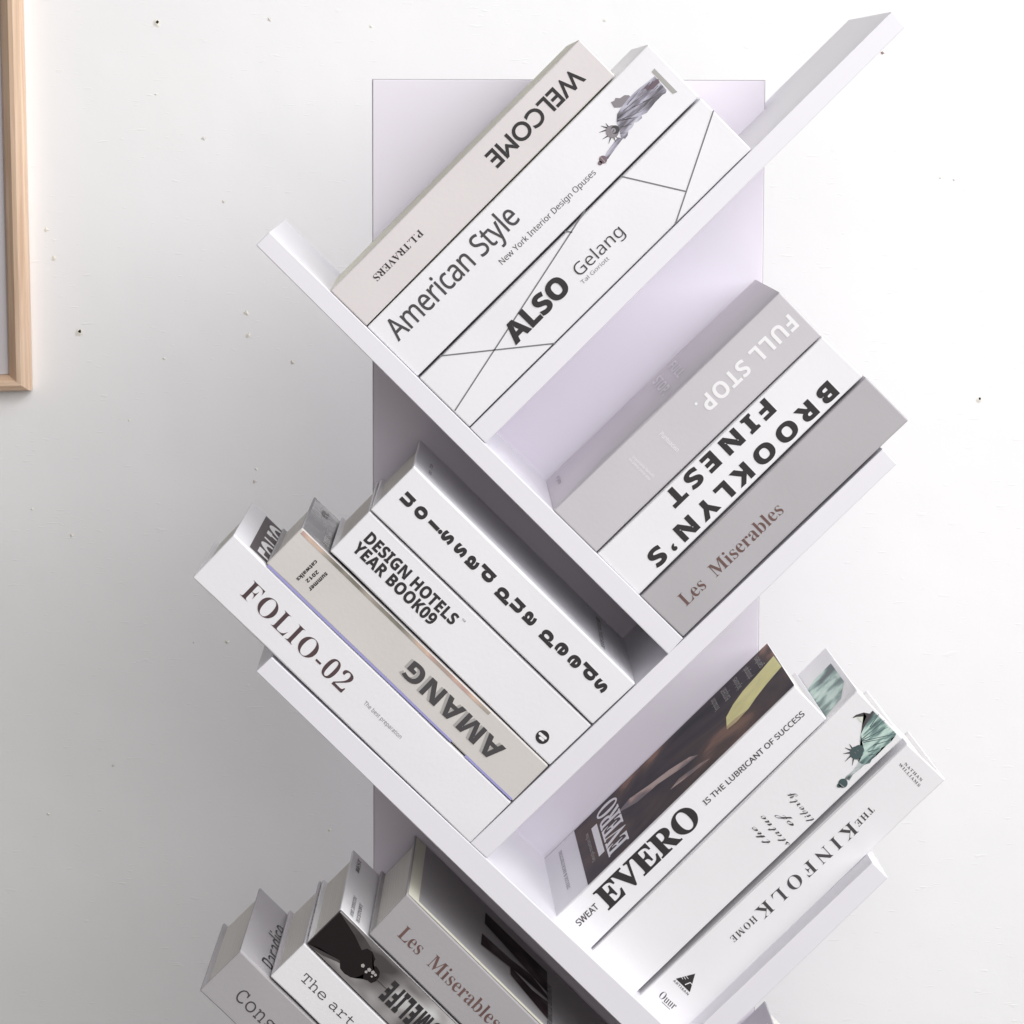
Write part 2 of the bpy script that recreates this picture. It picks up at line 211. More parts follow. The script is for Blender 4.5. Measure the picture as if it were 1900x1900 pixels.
"S":[581,[73,-16,64,-16,64,68,64,151,64,235,74,235,83,235,93,235,109,162,133,109,166,74,199,39,241,22,293,22,331,22,361,33,383,54,404,75,415,101,415,133,415,177,388,212,335,238,304,253,273,269,242,284,184,313,141,343,115,376,88,409,74,448,74,494,74,535,83,570,100,600,117,629,141,652,172,669,202,686,236,694,275,694,295,694,317,692,342,687,366,682,392,676,420,667,425,666,430,664,434,664,438,663,442,662,446,662,463,662,474,673,477,694,486,694,496,694,505,694,505,621,505,548,505,475,497,475,488,475,480,475,471,512,456,545,437,573,418,601,395,623,370,639,344,654,317,662,289,662,255,662,228,653,208,635,188,617,178,594,178,566,178,540,187,518,204,501,221,484,247,467,281,451,313,436,345,421,377,406,418,387,449,368,473,347,495,326,512,304,521,280,530,256,535,229,535,198,535,155,525,118,505,86,484,54,455,29,418,12,381,-6,337,-15,286,-15,269,-15,253,-14,236,-12,219,-9,203,-5,187,1,170,7,157,11,147,14,136,17,129,18,126,18,115,18,108,15,103,11,98,5,94,-3,91,-16,82,-16]],
"T":[630,[254,0,137,0,137,9,137,17,137,26,173,26,198,33,212,46,225,59,232,84,232,120,232,295,232,470,232,645,229,645,225,645,222,645,169,645,128,630,97,601,66,571,48,528,43,473,34,473,25,473,16,473,16,541,16,610,16,678,214,678,413,678,611,678,611,609,611,541,611,472,603,472,594,472,586,472,575,587,513,645,400,645,397,645,395,645,392,645,392,470,392,295,392,120,392,83,398,58,412,45,425,32,450,26,488,26,488,17,488,9,488,0,371,0]],
"U":[733,[458,-19,369,-19,277,-19,211,1,170,43,129,83,109,146,109,231,109,342,109,453,109,564,109,596,103,618,91,631,78,644,55,651,22,653,22,661,22,670,22,678,134,678,246,678,358,678,358,670,358,661,358,653,333,651,315,648,302,643,289,638,280,630,275,618,271,606,269,588,269,564,269,445,269,327,269,208,269,149,280,105,303,77,325,47,360,33,409,33,526,33,584,101,584,237,584,346,584,454,584,563,584,596,578,618,565,631,552,643,527,650,489,653,489,661,489,670,489,678,561,678,634,678,706,678,706,670,706,661,706,653,675,649,655,641,645,628,634,615,629,593,629,563,629,465,629,368,629,270,629,167,608,93,566,48,523,3]],
"V":[637,[325,-19,316,-19,233,176,149,372,66,567,55,591,45,611,34,626,23,641,4,650,-21,653,-21,661,-21,670,-21,678,91,678,202,678,314,678,314,670,314,661,314,653,283,653,261,650,248,644,234,637,227,626,227,610,227,600,231,584,240,563,288,446,337,330,385,213,429,329,474,446,518,562,525,580,528,596,528,609,528,626,522,637,509,643,495,649,474,652,445,653,445,661,445,670,445,678,516,678,587,678,658,678,658,670,658,661,658,653,637,653,621,647,608,637,595,626,582,603,569,570,493,374,418,177,342,-19,333,-19]],
"W":[910,[264,-16,254,-16,185,184,117,385,48,585,40,608,32,625,23,636,14,647,-2,652,-23,653,-23,661,-23,670,-23,678,74,678,172,678,269,678,269,670,269,661,269,653,248,652,232,649,223,643,214,637,209,626,209,611,209,597,213,578,220,555,257,446,295,337,332,228,371,327,409,426,448,525,441,548,433,571,426,594,419,617,409,632,398,640,387,647,368,651,341,653,341,661,341,670,341,678,445,678,550,678,654,678,654,670,654,661,654,653,608,653,585,640,585,613,585,605,588,592,594,575,631,466,669,356,706,247,739,348,772,449,805,550,813,574,817,592,817,605,817,622,812,634,801,641,790,648,773,652,749,653,749,661,749,670,749,678,809,678,869,678,929,678,929,670,929,661,929,653,910,650,895,641,885,627,875,613,865,592,856,565,792,371,728,178,664,-16,655,-16,646,-16,637,-16,581,143,526,301,470,460,408,301,345,143,283,-16,273,-16]],
"a":[512,[420,-15,379,-15,329,-15,302,7,298,52,253,9,201,-13,142,-13,107,-13,80,-3,60,17,40,37,30,63,30,94,30,138,51,174,95,203,138,231,205,258,296,283,296,308,296,334,296,359,296,387,290,408,278,421,266,434,247,440,220,440,177,440,155,429,155,408,155,404,160,395,169,382,178,369,183,356,183,344,183,326,176,312,164,301,151,289,134,284,115,284,94,284,78,290,67,303,55,315,49,331,49,352,49,375,57,396,73,415,90,433,112,447,141,458,170,469,203,474,241,474,312,474,363,461,392,435,421,409,436,368,436,313,436,240,436,166,436,93,436,76,437,64,439,59,441,54,446,51,453,51,460,51,468,55,477,62,481,55,486,48,490,41,457,4],[192,50,225,50,234,50,246,54,259,61,272,68,285,79,296,94,296,147,296,199,296,252,216,233,176,191,176,125,176,75]],
"b":[537,[69,-17,64,-17,64,181,64,380,64,578,64,609,61,629,55,638,48,647,34,652,12,654,12,662,12,670,12,678,77,678,141,678,206,678,206,590,206,503,206,415,239,454,280,474,329,474,364,474,396,464,423,445,449,426,471,399,486,365,501,331,509,292,509,247,509,196,500,151,481,112,462,73,435,42,402,19,368,-4,329,-15,286,-15,241,-15,198,4,156,42,130,22,105,3,79,-17,74,-17],[228,21,272,21,307,21,332,38,345,73,358,109,365,164,365,238,365,299,358,345,344,374,330,403,307,417,274,417,259,417,244,412,231,402,218,391,209,377,206,360,206,274,206,188,206,102,206,48]],
"e":[448,[310,-15,229,-15,190,-15,156,-5,126,16,96,36,72,65,55,102,38,139,29,183,29,234,29,281,38,322,56,358,74,394,99,422,130,443,161,464,195,474,234,474,291,474,337,455,371,417,404,379,421,326,421,258,421,254,421,251,421,247,339,247,256,247,174,247,175,124,216,63,297,63,336,63,371,85,402,128,409,121,417,115,424,108,375,26],[173,292,173,286,215,286,258,286,300,286,300,297,300,309,300,320,300,362,296,393,288,413,279,432,263,442,240,442,195,442,173,396,173,303,173,297]],
"h":[567,[107,0,27,0,27,8,27,16,27,24,46,25,60,29,67,38,74,47,78,62,78,83,78,253,78,424,78,594,78,615,75,630,68,639,61,648,48,654,28,655,28,663,28,670,28,678,92,678,156,678,220,678,220,584,220,491,220,397,257,448,305,474,362,474,449,474,492,421,492,315,492,238,492,160,492,83,492,62,495,48,502,39,509,30,522,25,541,24,541,16,541,8,541,0,461,0,381,0,301,0,301,8,301,16,301,24,303,24,306,24,308,24,336,24,350,44,350,83,350,163,350,243,350,323,350,350,347,371,341,384,335,397,322,404,302,404,271,404,243,386,220,350,220,261,220,172,220,83,220,62,223,47,230,39,236,30,249,25,268,24,268,16,268,8,268,0,188,0]],
"i":[295,[171,539,150,539,129,539,111,546,97,561,82,575,75,593,75,614,75,635,82,653,97,668,111,683,129,690,150,690,171,690,189,683,204,668,218,653,225,635,225,614,225,593,218,575,203,561,188,546],[107,0,27,0,27,8,27,16,27,24,47,25,61,30,68,38,75,46,78,61,78,83,78,180,78,278,78,375,78,400,75,416,70,424,64,432,51,436,30,437,30,445,31,454,31,462,94,462,158,462,221,462,221,336,221,209,221,83,221,62,224,48,230,39,236,30,249,25,268,24,268,16,268,8,268,0,188,0]],
"l":[297,[107,0,27,0,27,8,27,16,27,24,47,25,61,30,68,38,75,46,78,61,78,83,78,253,78,422,78,592,78,614,75,630,70,639,65,648,51,653,30,654,30,662,30,670,30,678,94,678,157,678,221,678,221,480,221,281,221,83,221,62,224,48,230,39,236,30,249,25,268,24,268,16,268,8,268,0,188,0]],
"n":[567,[107,0,27,0,27,8,27,16,27,24,46,25,60,29,67,38,74,47,78,62,78,83,78,181,78,279,78,377,78,398,75,413,68,423,61,432,48,437,28,438,28,446,28,454,28,462,92,462,156,462,220,462,220,441,220,419,220,398,257,449,304,474,362,474,449,474,492,421,492,315,492,238,492,160,492,83,492,62,495,48,502,39,509,30,522,25,541,24,541,16,541,8,541,0,461,0,381,0,301,0,301,8,301,16,301,24,303,24,306,24,308,24,336,24,350,44,350,83,350,163,350,243,350,323,350,350,347,371,341,384,335,397,322,404,302,404,271,404,243,386,220,350,220,261,220,172,220,83,220,62,223,47,230,39,236,30,249,25,268,24,268,16,268,8,268,0,188,0]],
"o":[501,[294,-15,251,-15,207,-15,168,-4,135,17,101,38,75,67,56,105,37,142,28,183,28,229,28,276,37,319,56,356,75,393,101,422,135,443,168,464,207,474,250,474,293,474,332,464,365,443,398,422,425,394,444,357,463,320,472,278,472,229,472,181,463,139,444,102,425,65,398,37,366,16,333,-5],[223,17,251,17,279,17,299,31,311,58,317,71,321,92,324,121,326,150,327,186,327,229,327,317,321,375,309,403,297,431,278,445,251,445,222,445,202,431,191,403,180,374,174,317,174,230,174,187,175,151,178,122,181,93,185,71,191,58,203,31]],
"r":[428,[116,0,27,0,27,8,27,16,27,24,47,25,61,30,68,38,75,46,78,61,78,83,78,180,78,278,78,375,78,400,75,417,69,425,63,432,50,436,30,437,30,445,31,454,31,462,93,462,155,462,217,462,217,433,217,404,217,375,234,407,255,431,279,449,302,466,325,474,347,474,375,474,396,467,410,453,424,438,431,419,431,396,431,377,425,361,414,349,403,337,388,331,369,331,352,331,339,335,331,344,322,352,315,362,308,372,301,382,292,387,281,387,267,387,254,378,241,360,228,341,222,317,222,286,222,218,222,151,222,83,222,60,227,45,237,38,246,30,265,25,294,24,294,16,294,8,294,0,205,0]],
"s":[429,[272,-15,225,-15,198,-15,166,-7,129,9,123,12,116,13,109,13,93,13,82,4,76,-13,68,-13,61,-13,53,-13,53,44,53,100,53,157,62,157,70,157,79,157,88,115,105,82,129,58,153,34,180,22,209,22,234,22,253,28,266,40,279,51,286,67,286,87,286,115,268,138,232,156,208,168,183,181,159,193,124,210,98,230,81,252,64,274,55,299,55,328,55,370,69,405,97,433,124,461,162,475,210,475,221,475,233,474,247,471,261,468,277,463,296,458,299,457,303,457,307,456,311,455,314,454,317,454,328,454,337,461,343,475,350,475,356,475,363,475,363,427,363,378,363,330,355,330,348,330,340,330,329,366,314,394,293,413,272,432,248,441,222,441,201,441,184,436,173,426,162,415,156,402,156,386,156,370,161,357,172,346,182,335,197,325,218,315,240,304,263,293,285,282,319,265,344,247,360,226,375,205,383,176,383,141,383,93,369,55,340,27,310,-1]],
"t":[340,[251,-14,184,-14,144,-14,115,-4,98,16,81,35,72,65,72,106,72,209,72,312,72,415,58,415,44,415,30,415,30,425,30,436,30,446,70,484,104,519,131,550,158,581,179,608,192,631,200,631,207,631,215,631,215,575,215,518,215,462,246,462,278,462,309,462,309,446,309,431,309,415,278,415,246,415,215,415,215,317,215,220,215,122,215,101,218,86,223,76,228,65,237,60,250,60,273,60,292,77,307,111,315,107,323,102,331,98,300,23]],
"u":[558,[224,-15,195,-15,149,-15,116,-1,97,26,78,52,68,92,68,144,68,219,68,294,68,369,68,392,65,410,59,421,52,431,38,437,17,438,17,446,17,454,17,462,82,462,146,462,211,462,211,345,211,227,211,110,211,93,216,79,225,69,234,58,246,53,263,53,294,53,319,68,340,98,340,188,340,279,340,369,340,394,336,412,329,422,322,432,306,437,282,438,282,446,282,454,282,462,349,462,415,462,482,462,482,343,482,223,482,104,482,81,486,66,493,58,500,50,515,45,536,44,536,36,536,27,536,19,481,19,416,8,340,-15,340,10,340,35,340,60,323,37,302,18,277,5,252,-8]],
"x":[475,[63,0,7,0,7,7,7,15,7,22,37,30,65,51,92,84,122,124,153,163,183,203,143,266,104,329,64,392,46,420,27,435,6,437,6,445,6,454,6,462,88,462,169,462,251,462,251,454,251,446,251,438,223,438,209,431,209,417,209,412,213,402,222,387,239,360,256,333,273,306,293,331,313,357,333,382,344,395,349,406,349,415,349,424,345,429,338,432,331,435,318,437,299,438,299,446,299,454,299,462,354,462,408,462,463,462,463,455,463,448,463,441,435,435,407,414,378,378,350,343,323,309,295,274,341,201,388,127,434,54,440,45,446,37,451,32,456,27,464,24,475,23,475,15,475,8,475,0,394,0,312,0,231,0,231,8,231,16,231,24,246,24,257,25,265,29,272,32,276,38,276,45,276,56,270,70,258,88,240,115,223,143,205,170,185,144,165,117,145,91,132,74,126,61,126,51,126,32,141,22,170,22,172,22,173,22,175,22,175,15,175,7,175,0,119,0]],
" ":[278]},"bs":{"S":[622,[258,-7,209,-7,153,-7,110,4,79,25,48,46,33,74,33,109,33,136,43,158,62,176,80,193,104,202,131,202,152,202,169,197,183,187,196,177,202,164,202,149,202,134,197,121,188,112,178,103,167,97,154,96,148,95,142,95,137,95,132,94,127,94,123,93,119,92,115,90,111,86,107,82,105,76,105,69,105,57,113,46,131,36,147,26,169,21,194,21,231,21,268,39,304,75,339,110,371,165,400,238,347,242,305,259,274,289,242,318,226,354,226,396,226,434,240,471,269,507,297,542,336,570,384,592,409,603,435,612,462,617,489,622,517,624,546,624,572,624,590,623,600,621,609,619,614,614,614,607,614,598,607,594,594,594,589,594,583,594,578,595,573,595,567,595,562,595,527,595,495,589,464,576,433,563,405,546,381,525,357,504,338,480,325,453,311,426,304,398,304,369,304,337,314,312,333,294,352,275,378,265,412,264,432,315,456,362,484,406,511,449,541,488,573,521,604,553,636,579,668,598,699,616,729,625,756,625,781,625,802,617,819,601,835,585,843,565,843,542,843,511,831,478,808,444,784,409,751,376,709,345,666,313,617,286,561,263,541,210,513,164,476,123,439,82,398,51,352,28,305,5],[599,396,570,297,600,312,628,331,655,353,681,375,704,398,724,423,743,448,759,472,770,495,780,518,786,537,786,554,786,583,774,597,751,597,724,597,694,572,662,522,629,471]],
"Y":[681,[370,-6,332,-6,275,-6,232,4,201,26,170,47,155,74,155,109,155,134,164,155,183,175,202,194,225,203,254,203,275,203,293,198,306,188,319,178,326,165,326,150,326,134,321,121,311,112,300,102,289,97,278,97,245,97,228,88,228,71,228,58,237,46,254,35,271,24,292,19,319,19,388,19,445,62,490,150,506,181,522,211,538,240,554,269,571,296,588,323,576,311,563,300,551,288,496,237,455,211,426,211,399,211,378,218,363,233,348,248,340,268,340,293,340,322,348,351,366,380,383,408,405,440,432,477,459,514,472,540,472,556,472,584,453,598,415,598,388,598,359,592,330,579,300,566,272,550,247,530,221,510,200,489,184,466,160,431,148,399,148,369,148,353,152,341,161,334,170,327,179,323,188,323,203,323,219,329,234,342,249,354,263,370,275,389,289,408,300,427,309,447,318,467,323,484,327,499,334,528,344,543,357,543,366,543,371,530,371,504,371,478,366,453,356,429,346,404,333,382,316,363,299,344,280,328,259,317,238,305,216,299,193,299,166,299,147,307,136,322,124,337,118,352,118,369,118,396,126,424,141,452,156,479,176,505,202,530,228,554,257,574,290,590,339,614,385,626,428,626,470,626,503,615,527,593,550,570,562,542,562,508,562,490,558,471,550,452,546,442,539,429,529,412,518,395,507,378,494,360,481,341,470,325,460,311,449,296,442,287,438,282,431,274,427,264,427,253,427,244,432,239,442,239,451,239,467,248,489,266,504,279,525,297,550,322,575,347,602,374,630,405,658,436,683,466,707,496,743,541,773,573,797,591,822,610,839,619,849,619,855,619,858,616,858,611,858,607,850,597,835,582,828,575,821,566,813,554,804,542,795,527,784,510,773,493,762,471,750,444,738,416,726,383,713,346,700,309,689,277,679,252,668,226,659,206,651,191,636,162,618,136,597,113,576,90,553,70,528,53,503,36,474,22,440,11,406,0]],
"a":[529,[336,-7,313,-7,296,-7,281,-1,268,11,255,22,249,39,249,60,211,16,169,-6,124,-6,95,-6,71,2,52,19,33,35,24,57,24,86,24,111,32,137,47,163,62,189,83,213,108,235,133,257,161,275,191,288,221,301,250,308,279,308,318,308,342,293,349,264,355,277,362,291,368,304,405,305,443,307,480,308,449,245,418,181,387,118,378,99,372,85,367,75,362,64,359,58,359,55,359,48,362,45,368,45,373,45,382,48,393,56,403,62,416,71,429,82,442,93,453,103,463,112,470,105,476,99,483,92,449,60,418,35,390,19,361,1],[140,18,145,18,166,18,190,32,217,60,244,87,268,121,292,162,316,203,328,231,328,244,328,254,325,263,318,270,311,276,302,280,293,280,282,280,270,274,255,263,240,251,225,236,210,217,194,198,179,177,167,156,154,134,143,113,135,93,126,72,122,55,122,40,122,35,125,31,130,26,135,21]],
"b":[480,[442,127,447,120,426,102,407,89,389,82,371,75,352,71,333,71,330,71,328,71,326,71,324,71,321,71,316,72,257,19,197,-7,136,-7,111,-7,91,0,77,13,62,26,55,45,55,68,55,81,60,100,71,125,81,150,97,180,120,217,111,207,101,198,93,191,84,183,75,176,67,169,61,176,56,182,50,189,79,212,100,231,115,247,129,262,141,278,152,295,211,388,270,481,329,574,372,578,414,582,457,586,385,466,312,345,240,225,232,212,223,198,213,181,203,164,193,147,184,130,174,113,166,97,160,84,153,71,150,61,150,56,150,36,159,26,176,26,185,26,201,31,222,41,243,50,266,65,289,86,276,105,270,131,270,164,270,187,275,209,286,232,297,255,310,274,326,289,341,304,356,312,371,312,404,312,421,291,421,250,421,223,415,197,402,170,389,142,368,118,340,96,357,96,372,100,387,107,401,114,416,125,432,140,437,133],[307,116,316,103,341,130,357,152,364,167,371,183,375,197,375,209,375,230,367,241,351,241,343,241,335,237,328,228,321,219,315,209,310,196,305,183,302,170,302,157,302,134]],
"e":[411,[181,-7,150,-7,111,-7,80,4,55,25,30,45,17,70,17,99,17,122,25,145,42,170,58,194,79,216,105,238,131,259,159,275,188,289,217,302,245,308,271,308,296,308,316,302,333,290,350,277,358,261,358,241,358,220,349,201,330,183,311,164,286,148,254,135,222,121,186,110,145,102,133,79,127,60,127,44,127,30,137,23,158,23,186,23,215,30,246,44,276,58,307,81,339,112,345,105,351,99,357,92,324,59,290,35,252,18,215,1],[167,155,155,128,177,130,198,137,219,150,239,162,256,177,269,195,282,212,289,229,289,246,289,267,283,277,271,277,262,277,251,270,237,257,223,244,209,226,195,203,180,180]],
"f":[533,[313,99,320,92,297,63,276,42,257,27,237,12,218,2,201,-3,184,-8,166,-10,149,-10,142,-10,138,-10,135,-9,85,-97,34,-184,-16,-272,-57,-277,-99,-281,-140,-286,-77,-178,-15,-71,48,37,39,45,35,55,35,67,35,80,40,91,52,100,63,109,74,113,85,113,87,113,88,113,90,113,116,154,141,196,167,237,156,225,144,213,131,202,118,190,105,179,91,169,85,176,80,182,74,189,95,206,112,221,125,233,137,244,149,256,161,269,173,282,188,300,205,322,222,343,242,371,265,406,311,475,351,526,386,559,421,591,455,607,490,607,539,607,564,587,564,547,564,518,552,486,529,451,505,416,472,382,430,347,388,312,339,279,283,248,240,173,196,98,153,23,156,23,158,23,161,23,180,23,200,29,222,40,244,51,269,75,298,112,305,105],[325,376,283,283,356,325,411,369,447,415,482,461,500,504,500,545,500,556,497,564,491,569,485,573,479,575,474,575,457,575,431,550,397,499,363,448]],
"h":[567,[503,99,510,92,496,78,483,66,472,56,461,46,452,37,444,31,415,6,386,-6,358,-6,337,-6,320,1,307,16,293,32,286,52,286,78,286,95,290,110,296,124,299,131,305,141,313,153,321,165,332,179,347,196,366,218,385,239,404,261,407,264,408,267,408,270,408,273,406,275,403,275,388,275,363,263,331,238,315,225,297,208,278,187,258,165,238,139,219,110,195,74,172,37,148,1,106,-2,63,-4,21,-7,64,75,108,156,151,238,140,225,129,213,117,201,105,189,94,178,83,169,77,176,70,182,64,189,86,209,107,229,126,249,145,269,163,292,181,317,199,342,217,372,236,406,267,462,298,517,329,573,369,577,410,582,450,586,381,456,313,326,244,196,313,271,369,308,414,308,435,308,453,301,466,286,479,271,485,251,485,224,485,205,478,185,465,165,451,145,433,122,411,96,390,71,379,52,379,41,379,34,381,31,386,31,391,31,403,38,421,51,438,64,461,85,490,112,497,105]],
"i":[344,[291,362,274,362,259,362,246,366,237,374,228,381,223,392,223,406,223,421,229,434,242,445,255,456,270,461,287,461,300,461,312,457,322,449,331,441,336,431,336,418,336,403,330,389,318,379,305,368],[283,99,289,92,268,70,249,52,232,39,215,25,202,15,192,10,171,-1,150,-7,127,-7,77,-7,52,16,52,61,52,73,58,92,70,118,82,144,100,178,125,220,118,213,110,204,101,195,92,186,82,177,73,169,66,176,60,182,53,189,60,194,69,202,82,215,94,227,107,241,122,256,136,271,149,286,160,299,207,302,253,305,300,308,266,247,232,185,198,124,171,75,157,47,157,40,157,34,159,31,162,31,170,31,183,37,200,49,217,61,241,82,270,112,276,105]],
"l":[418,[297,99,303,92,270,59,242,35,219,18,196,1,170,-7,141,-7,118,-7,98,-1,83,13,67,26,59,43,59,65,59,93,72,131,99,178,105,189,111,199,117,210,97,190,82,176,73,169,66,174,59,180,52,185,77,208,101,230,122,252,143,275,161,300,178,328,228,410,277,491,327,573,368,577,408,582,449,586,377,456,306,325,234,195,210,152,192,119,180,96,168,73,162,58,162,49,162,37,167,31,176,31,183,31,195,37,212,50,229,62,253,83,284,113,290,106]],
"o":[447,[179,-7,136,-7,103,-7,77,2,57,22,36,41,26,65,26,96,26,119,34,144,49,169,64,193,85,217,110,238,135,259,163,275,193,289,222,302,251,308,280,308,313,308,338,300,356,285,373,269,382,246,382,217,382,193,376,171,365,151,354,131,336,109,313,84,324,87,336,91,348,98,359,105,371,113,384,124,390,117,397,109,403,102,380,81,357,66,334,56,310,45,286,40,263,40,222,9],[147,25,158,25,172,25,189,33,209,49,206,52,205,57,205,64,205,73,210,82,221,91,232,100,245,105,261,107,304,160,325,207,325,246,325,266,317,276,301,276,290,276,274,265,251,242,240,231,228,216,215,199,202,182,191,164,180,145,169,126,160,108,153,91,146,74,142,60,142,50,142,33]],
"r":[410,[347,99,353,92,327,67,306,49,292,36,277,23,265,14,256,9,239,-1,221,-6,202,-6,171,-6,147,1,128,15,109,28,99,46,99,69,99,86,104,105,115,126,125,147,139,168,157,189,175,210,196,229,220,245,206,243,192,242,178,242,169,242,160,242,151,242,140,230,128,218,115,206,102,193,88,181,74,169,67,176,61,182,54,189,65,198,77,209,90,220,102,231,112,241,121,250,130,291,136,316,141,321,146,327,152,330,158,330,165,330,170,329,171,327,172,325,173,320,173,313,173,310,173,308,173,306,172,304,172,302,172,299,172,289,186,283,213,281,231,280,248,277,265,274,281,271,294,265,304,257,314,249,319,238,319,223,319,217,316,208,309,195,302,182,294,168,284,153,274,138,264,124,255,111,245,98,237,87,232,80,221,65,215,53,215,44,215,35,220,31,229,31,235,31,247,37,264,49,281,61,304,82,335,113,341,106]],
"s":[350,[301,112,307,105,274,72,246,48,223,32,200,15,180,4,161,-1,142,-5,122,-8,100,-8,69,-8,45,-1,30,14,14,28,6,44,6,63,6,76,10,87,19,97,28,106,39,110,53,110,67,110,78,106,85,98,92,90,95,81,95,71,95,60,91,51,83,44,75,37,67,33,59,33,56,33,53,33,52,34,57,25,65,21,78,21,101,21,121,39,137,75,145,93,151,114,156,137,160,160,162,186,162,215,162,221,162,227,162,234,162,240,161,246,160,251,155,246,147,239,137,230,126,220,115,209,104,199,92,188,81,178,72,169,66,176,60,182,54,189,67,201,83,216,102,234,121,251,143,272,168,297,171,300,175,305,179,312,189,329,199,337,208,337,220,337,226,332,226,322,226,316,223,310,217,304,211,298,208,291,208,282,208,277,211,270,217,262,247,221,262,183,262,146,262,118,254,97,239,82,256,95,273,110,288,125,294,118]],
"t":[442,[59,182,53,189,76,210,97,230,114,248,131,266,148,285,163,305,178,325,193,348,209,375,246,437,283,499,320,561,362,563,405,564,447,566,422,524,398,481,373,439,395,439,418,439,440,439,437,428,434,418,431,407,404,407,378,407,351,407,326,366,303,326,281,287,258,248,237,210,217,174,194,131,177,101,168,82,159,63,154,50,154,42,154,34,158,30,165,30,175,30,190,36,209,49,228,62,252,83,283,112,289,105,296,99,302,92,271,61,242,37,214,20,186,3,158,-6,130,-6,107,-6,89,1,76,14,63,27,57,45,57,66,57,78,61,93,67,110,70,119,76,133,86,151,95,168,107,191,124,220,102,198,84,181,70,169,64,176]],
"u":[590,[528,99,534,92,491,51,461,25,445,15,424,2,401,-5,378,-5,349,-5,327,1,312,14,297,26,289,42,289,63,289,68,290,73,291,78,292,83,293,87,294,92,269,60,242,36,213,20,184,3,157,-5,131,-5,108,-5,90,1,76,14,62,26,55,42,55,63,55,74,60,93,71,118,82,143,98,176,121,215,111,205,102,196,93,189,84,181,77,174,71,169,65,176,60,182,54,189,71,204,89,222,109,242,128,261,146,280,163,299,211,302,260,305,308,308,273,247,239,185,204,124,185,91,175,68,175,55,175,45,180,40,191,40,205,40,234,64,277,114,298,139,319,167,340,198,360,229,379,262,398,299,446,302,495,305,543,308,503,237,463,167,423,96,406,65,397,47,397,44,397,36,402,32,411,32,427,32,462,59,515,112,521,105]],
"x":[453,[64,182,57,189,60,192,65,198,73,206,80,214,87,222,95,230,102,237,113,247,126,259,139,271,153,282,168,291,182,300,194,305,204,305,218,305,229,295,238,275,247,256,251,227,251,189,251,184,251,179,251,174,262,215,276,247,294,272,311,296,330,308,349,308,382,308,398,293,398,264,398,252,394,242,385,233,376,224,366,220,355,220,332,220,318,232,315,256,296,230,281,199,271,164,260,128,255,95,255,66,255,46,261,36,274,36,291,36,325,61,376,112,383,105,390,99,397,92,364,59,336,35,314,21,291,7,269,0,248,0,218,0,195,11,179,32,162,53,153,81,152,117,127,68,105,35,86,18,67,1,48,-7,28,-7,1,-7,-13,8,-13,37,-13,49,-9,60,-2,70,6,79,17,84,32,84,43,84,53,81,61,74,69,67,73,58,73,47,88,58,103,74,116,95,129,115,140,136,149,159,157,181,161,200,161,216,161,229,157,236,149,236,144,236,136,230,125,219,120,214,112,206,103,196,93,186,84,177,77,169,70,176]],
"y":[577,[507,99,513,92,465,51,418,21,371,2,335,-59,303,-111,274,-152,244,-193,219,-223,197,-242,152,-281,105,-301,54,-301,22,-301,-2,-294,-17,-279,-32,-264,-40,-244,-40,-221,-40,-184,-19,-148,22,-115,63,-81,119,-51,190,-24,208,-17,226,-11,244,-4,260,25,275,53,291,82,241,23,199,-7,164,-7,139,-7,120,-1,105,13,90,26,82,43,82,65,82,84,86,104,95,123,103,142,115,162,131,185,146,207,154,221,154,227,154,232,152,235,149,235,145,235,133,227,114,208,107,201,100,195,93,188,86,181,79,175,73,169,66,176,59,182,52,189,64,202,77,214,92,228,107,241,121,252,134,263,147,274,158,281,165,286,176,293,185,299,194,302,203,305,211,307,220,307,257,307,275,286,275,243,275,221,269,198,257,175,245,151,229,124,210,93,201,78,193,66,188,57,183,48,180,41,180,38,180,29,184,25,193,25,206,25,233,50,274,99,294,123,316,152,339,185,362,218,387,256,412,298,456,301,501,304,545,307,495,219,446,132,396,44,411,53,428,63,445,75,462,86,479,99,496,112,502,105],[40,-275,53,-275,76,-275,102,-255,129,-214,142,-193,157,-169,175,-140,192,-110,210,-77,229,-38,160,-65,107,-95,69,-129,31,-163,12,-197,12,-230,12,-241,16,-252,23,-261,30,-270]],
" ":[278]},"it":{"x":[415,[268,-12,230,-12,211,-12,197,-6,188,5,179,16,169,44,160,87,153,118,147,149,140,180,116,147,93,113,69,80,48,51,29,29,12,14,-6,-2,-26,-9,-48,-9,-61,-9,-72,-5,-80,3,-88,10,-92,21,-92,34,-92,46,-88,56,-81,64,-73,72,-63,76,-52,76,-43,76,-34,74,-27,69,-18,64,-10,61,-2,61,11,61,27,73,44,96,74,137,103,179,133,220,123,268,113,317,103,365,98,386,91,402,83,411,74,420,60,425,42,425,33,425,25,425,18,424,10,423,3,422,-4,421,-3,427,-2,434,-1,440,38,445,70,452,94,460,105,464,115,467,124,469,132,470,138,471,143,471,155,471,163,461,167,442,176,397,186,352,195,307,223,348,246,380,264,404,282,427,295,442,302,449,309,456,318,462,327,465,336,468,345,469,355,469,386,469,402,456,402,429,402,417,398,407,391,400,384,393,374,389,363,389,353,389,344,391,336,396,331,399,328,400,325,401,322,402,318,402,315,402,308,402,301,399,293,392,287,387,257,346,202,269,212,223,222,176,232,130,235,117,238,106,241,97,244,87,246,79,249,72,255,59,264,52,275,52,294,52,320,77,355,128,360,123,364,117,369,112,314,29]],
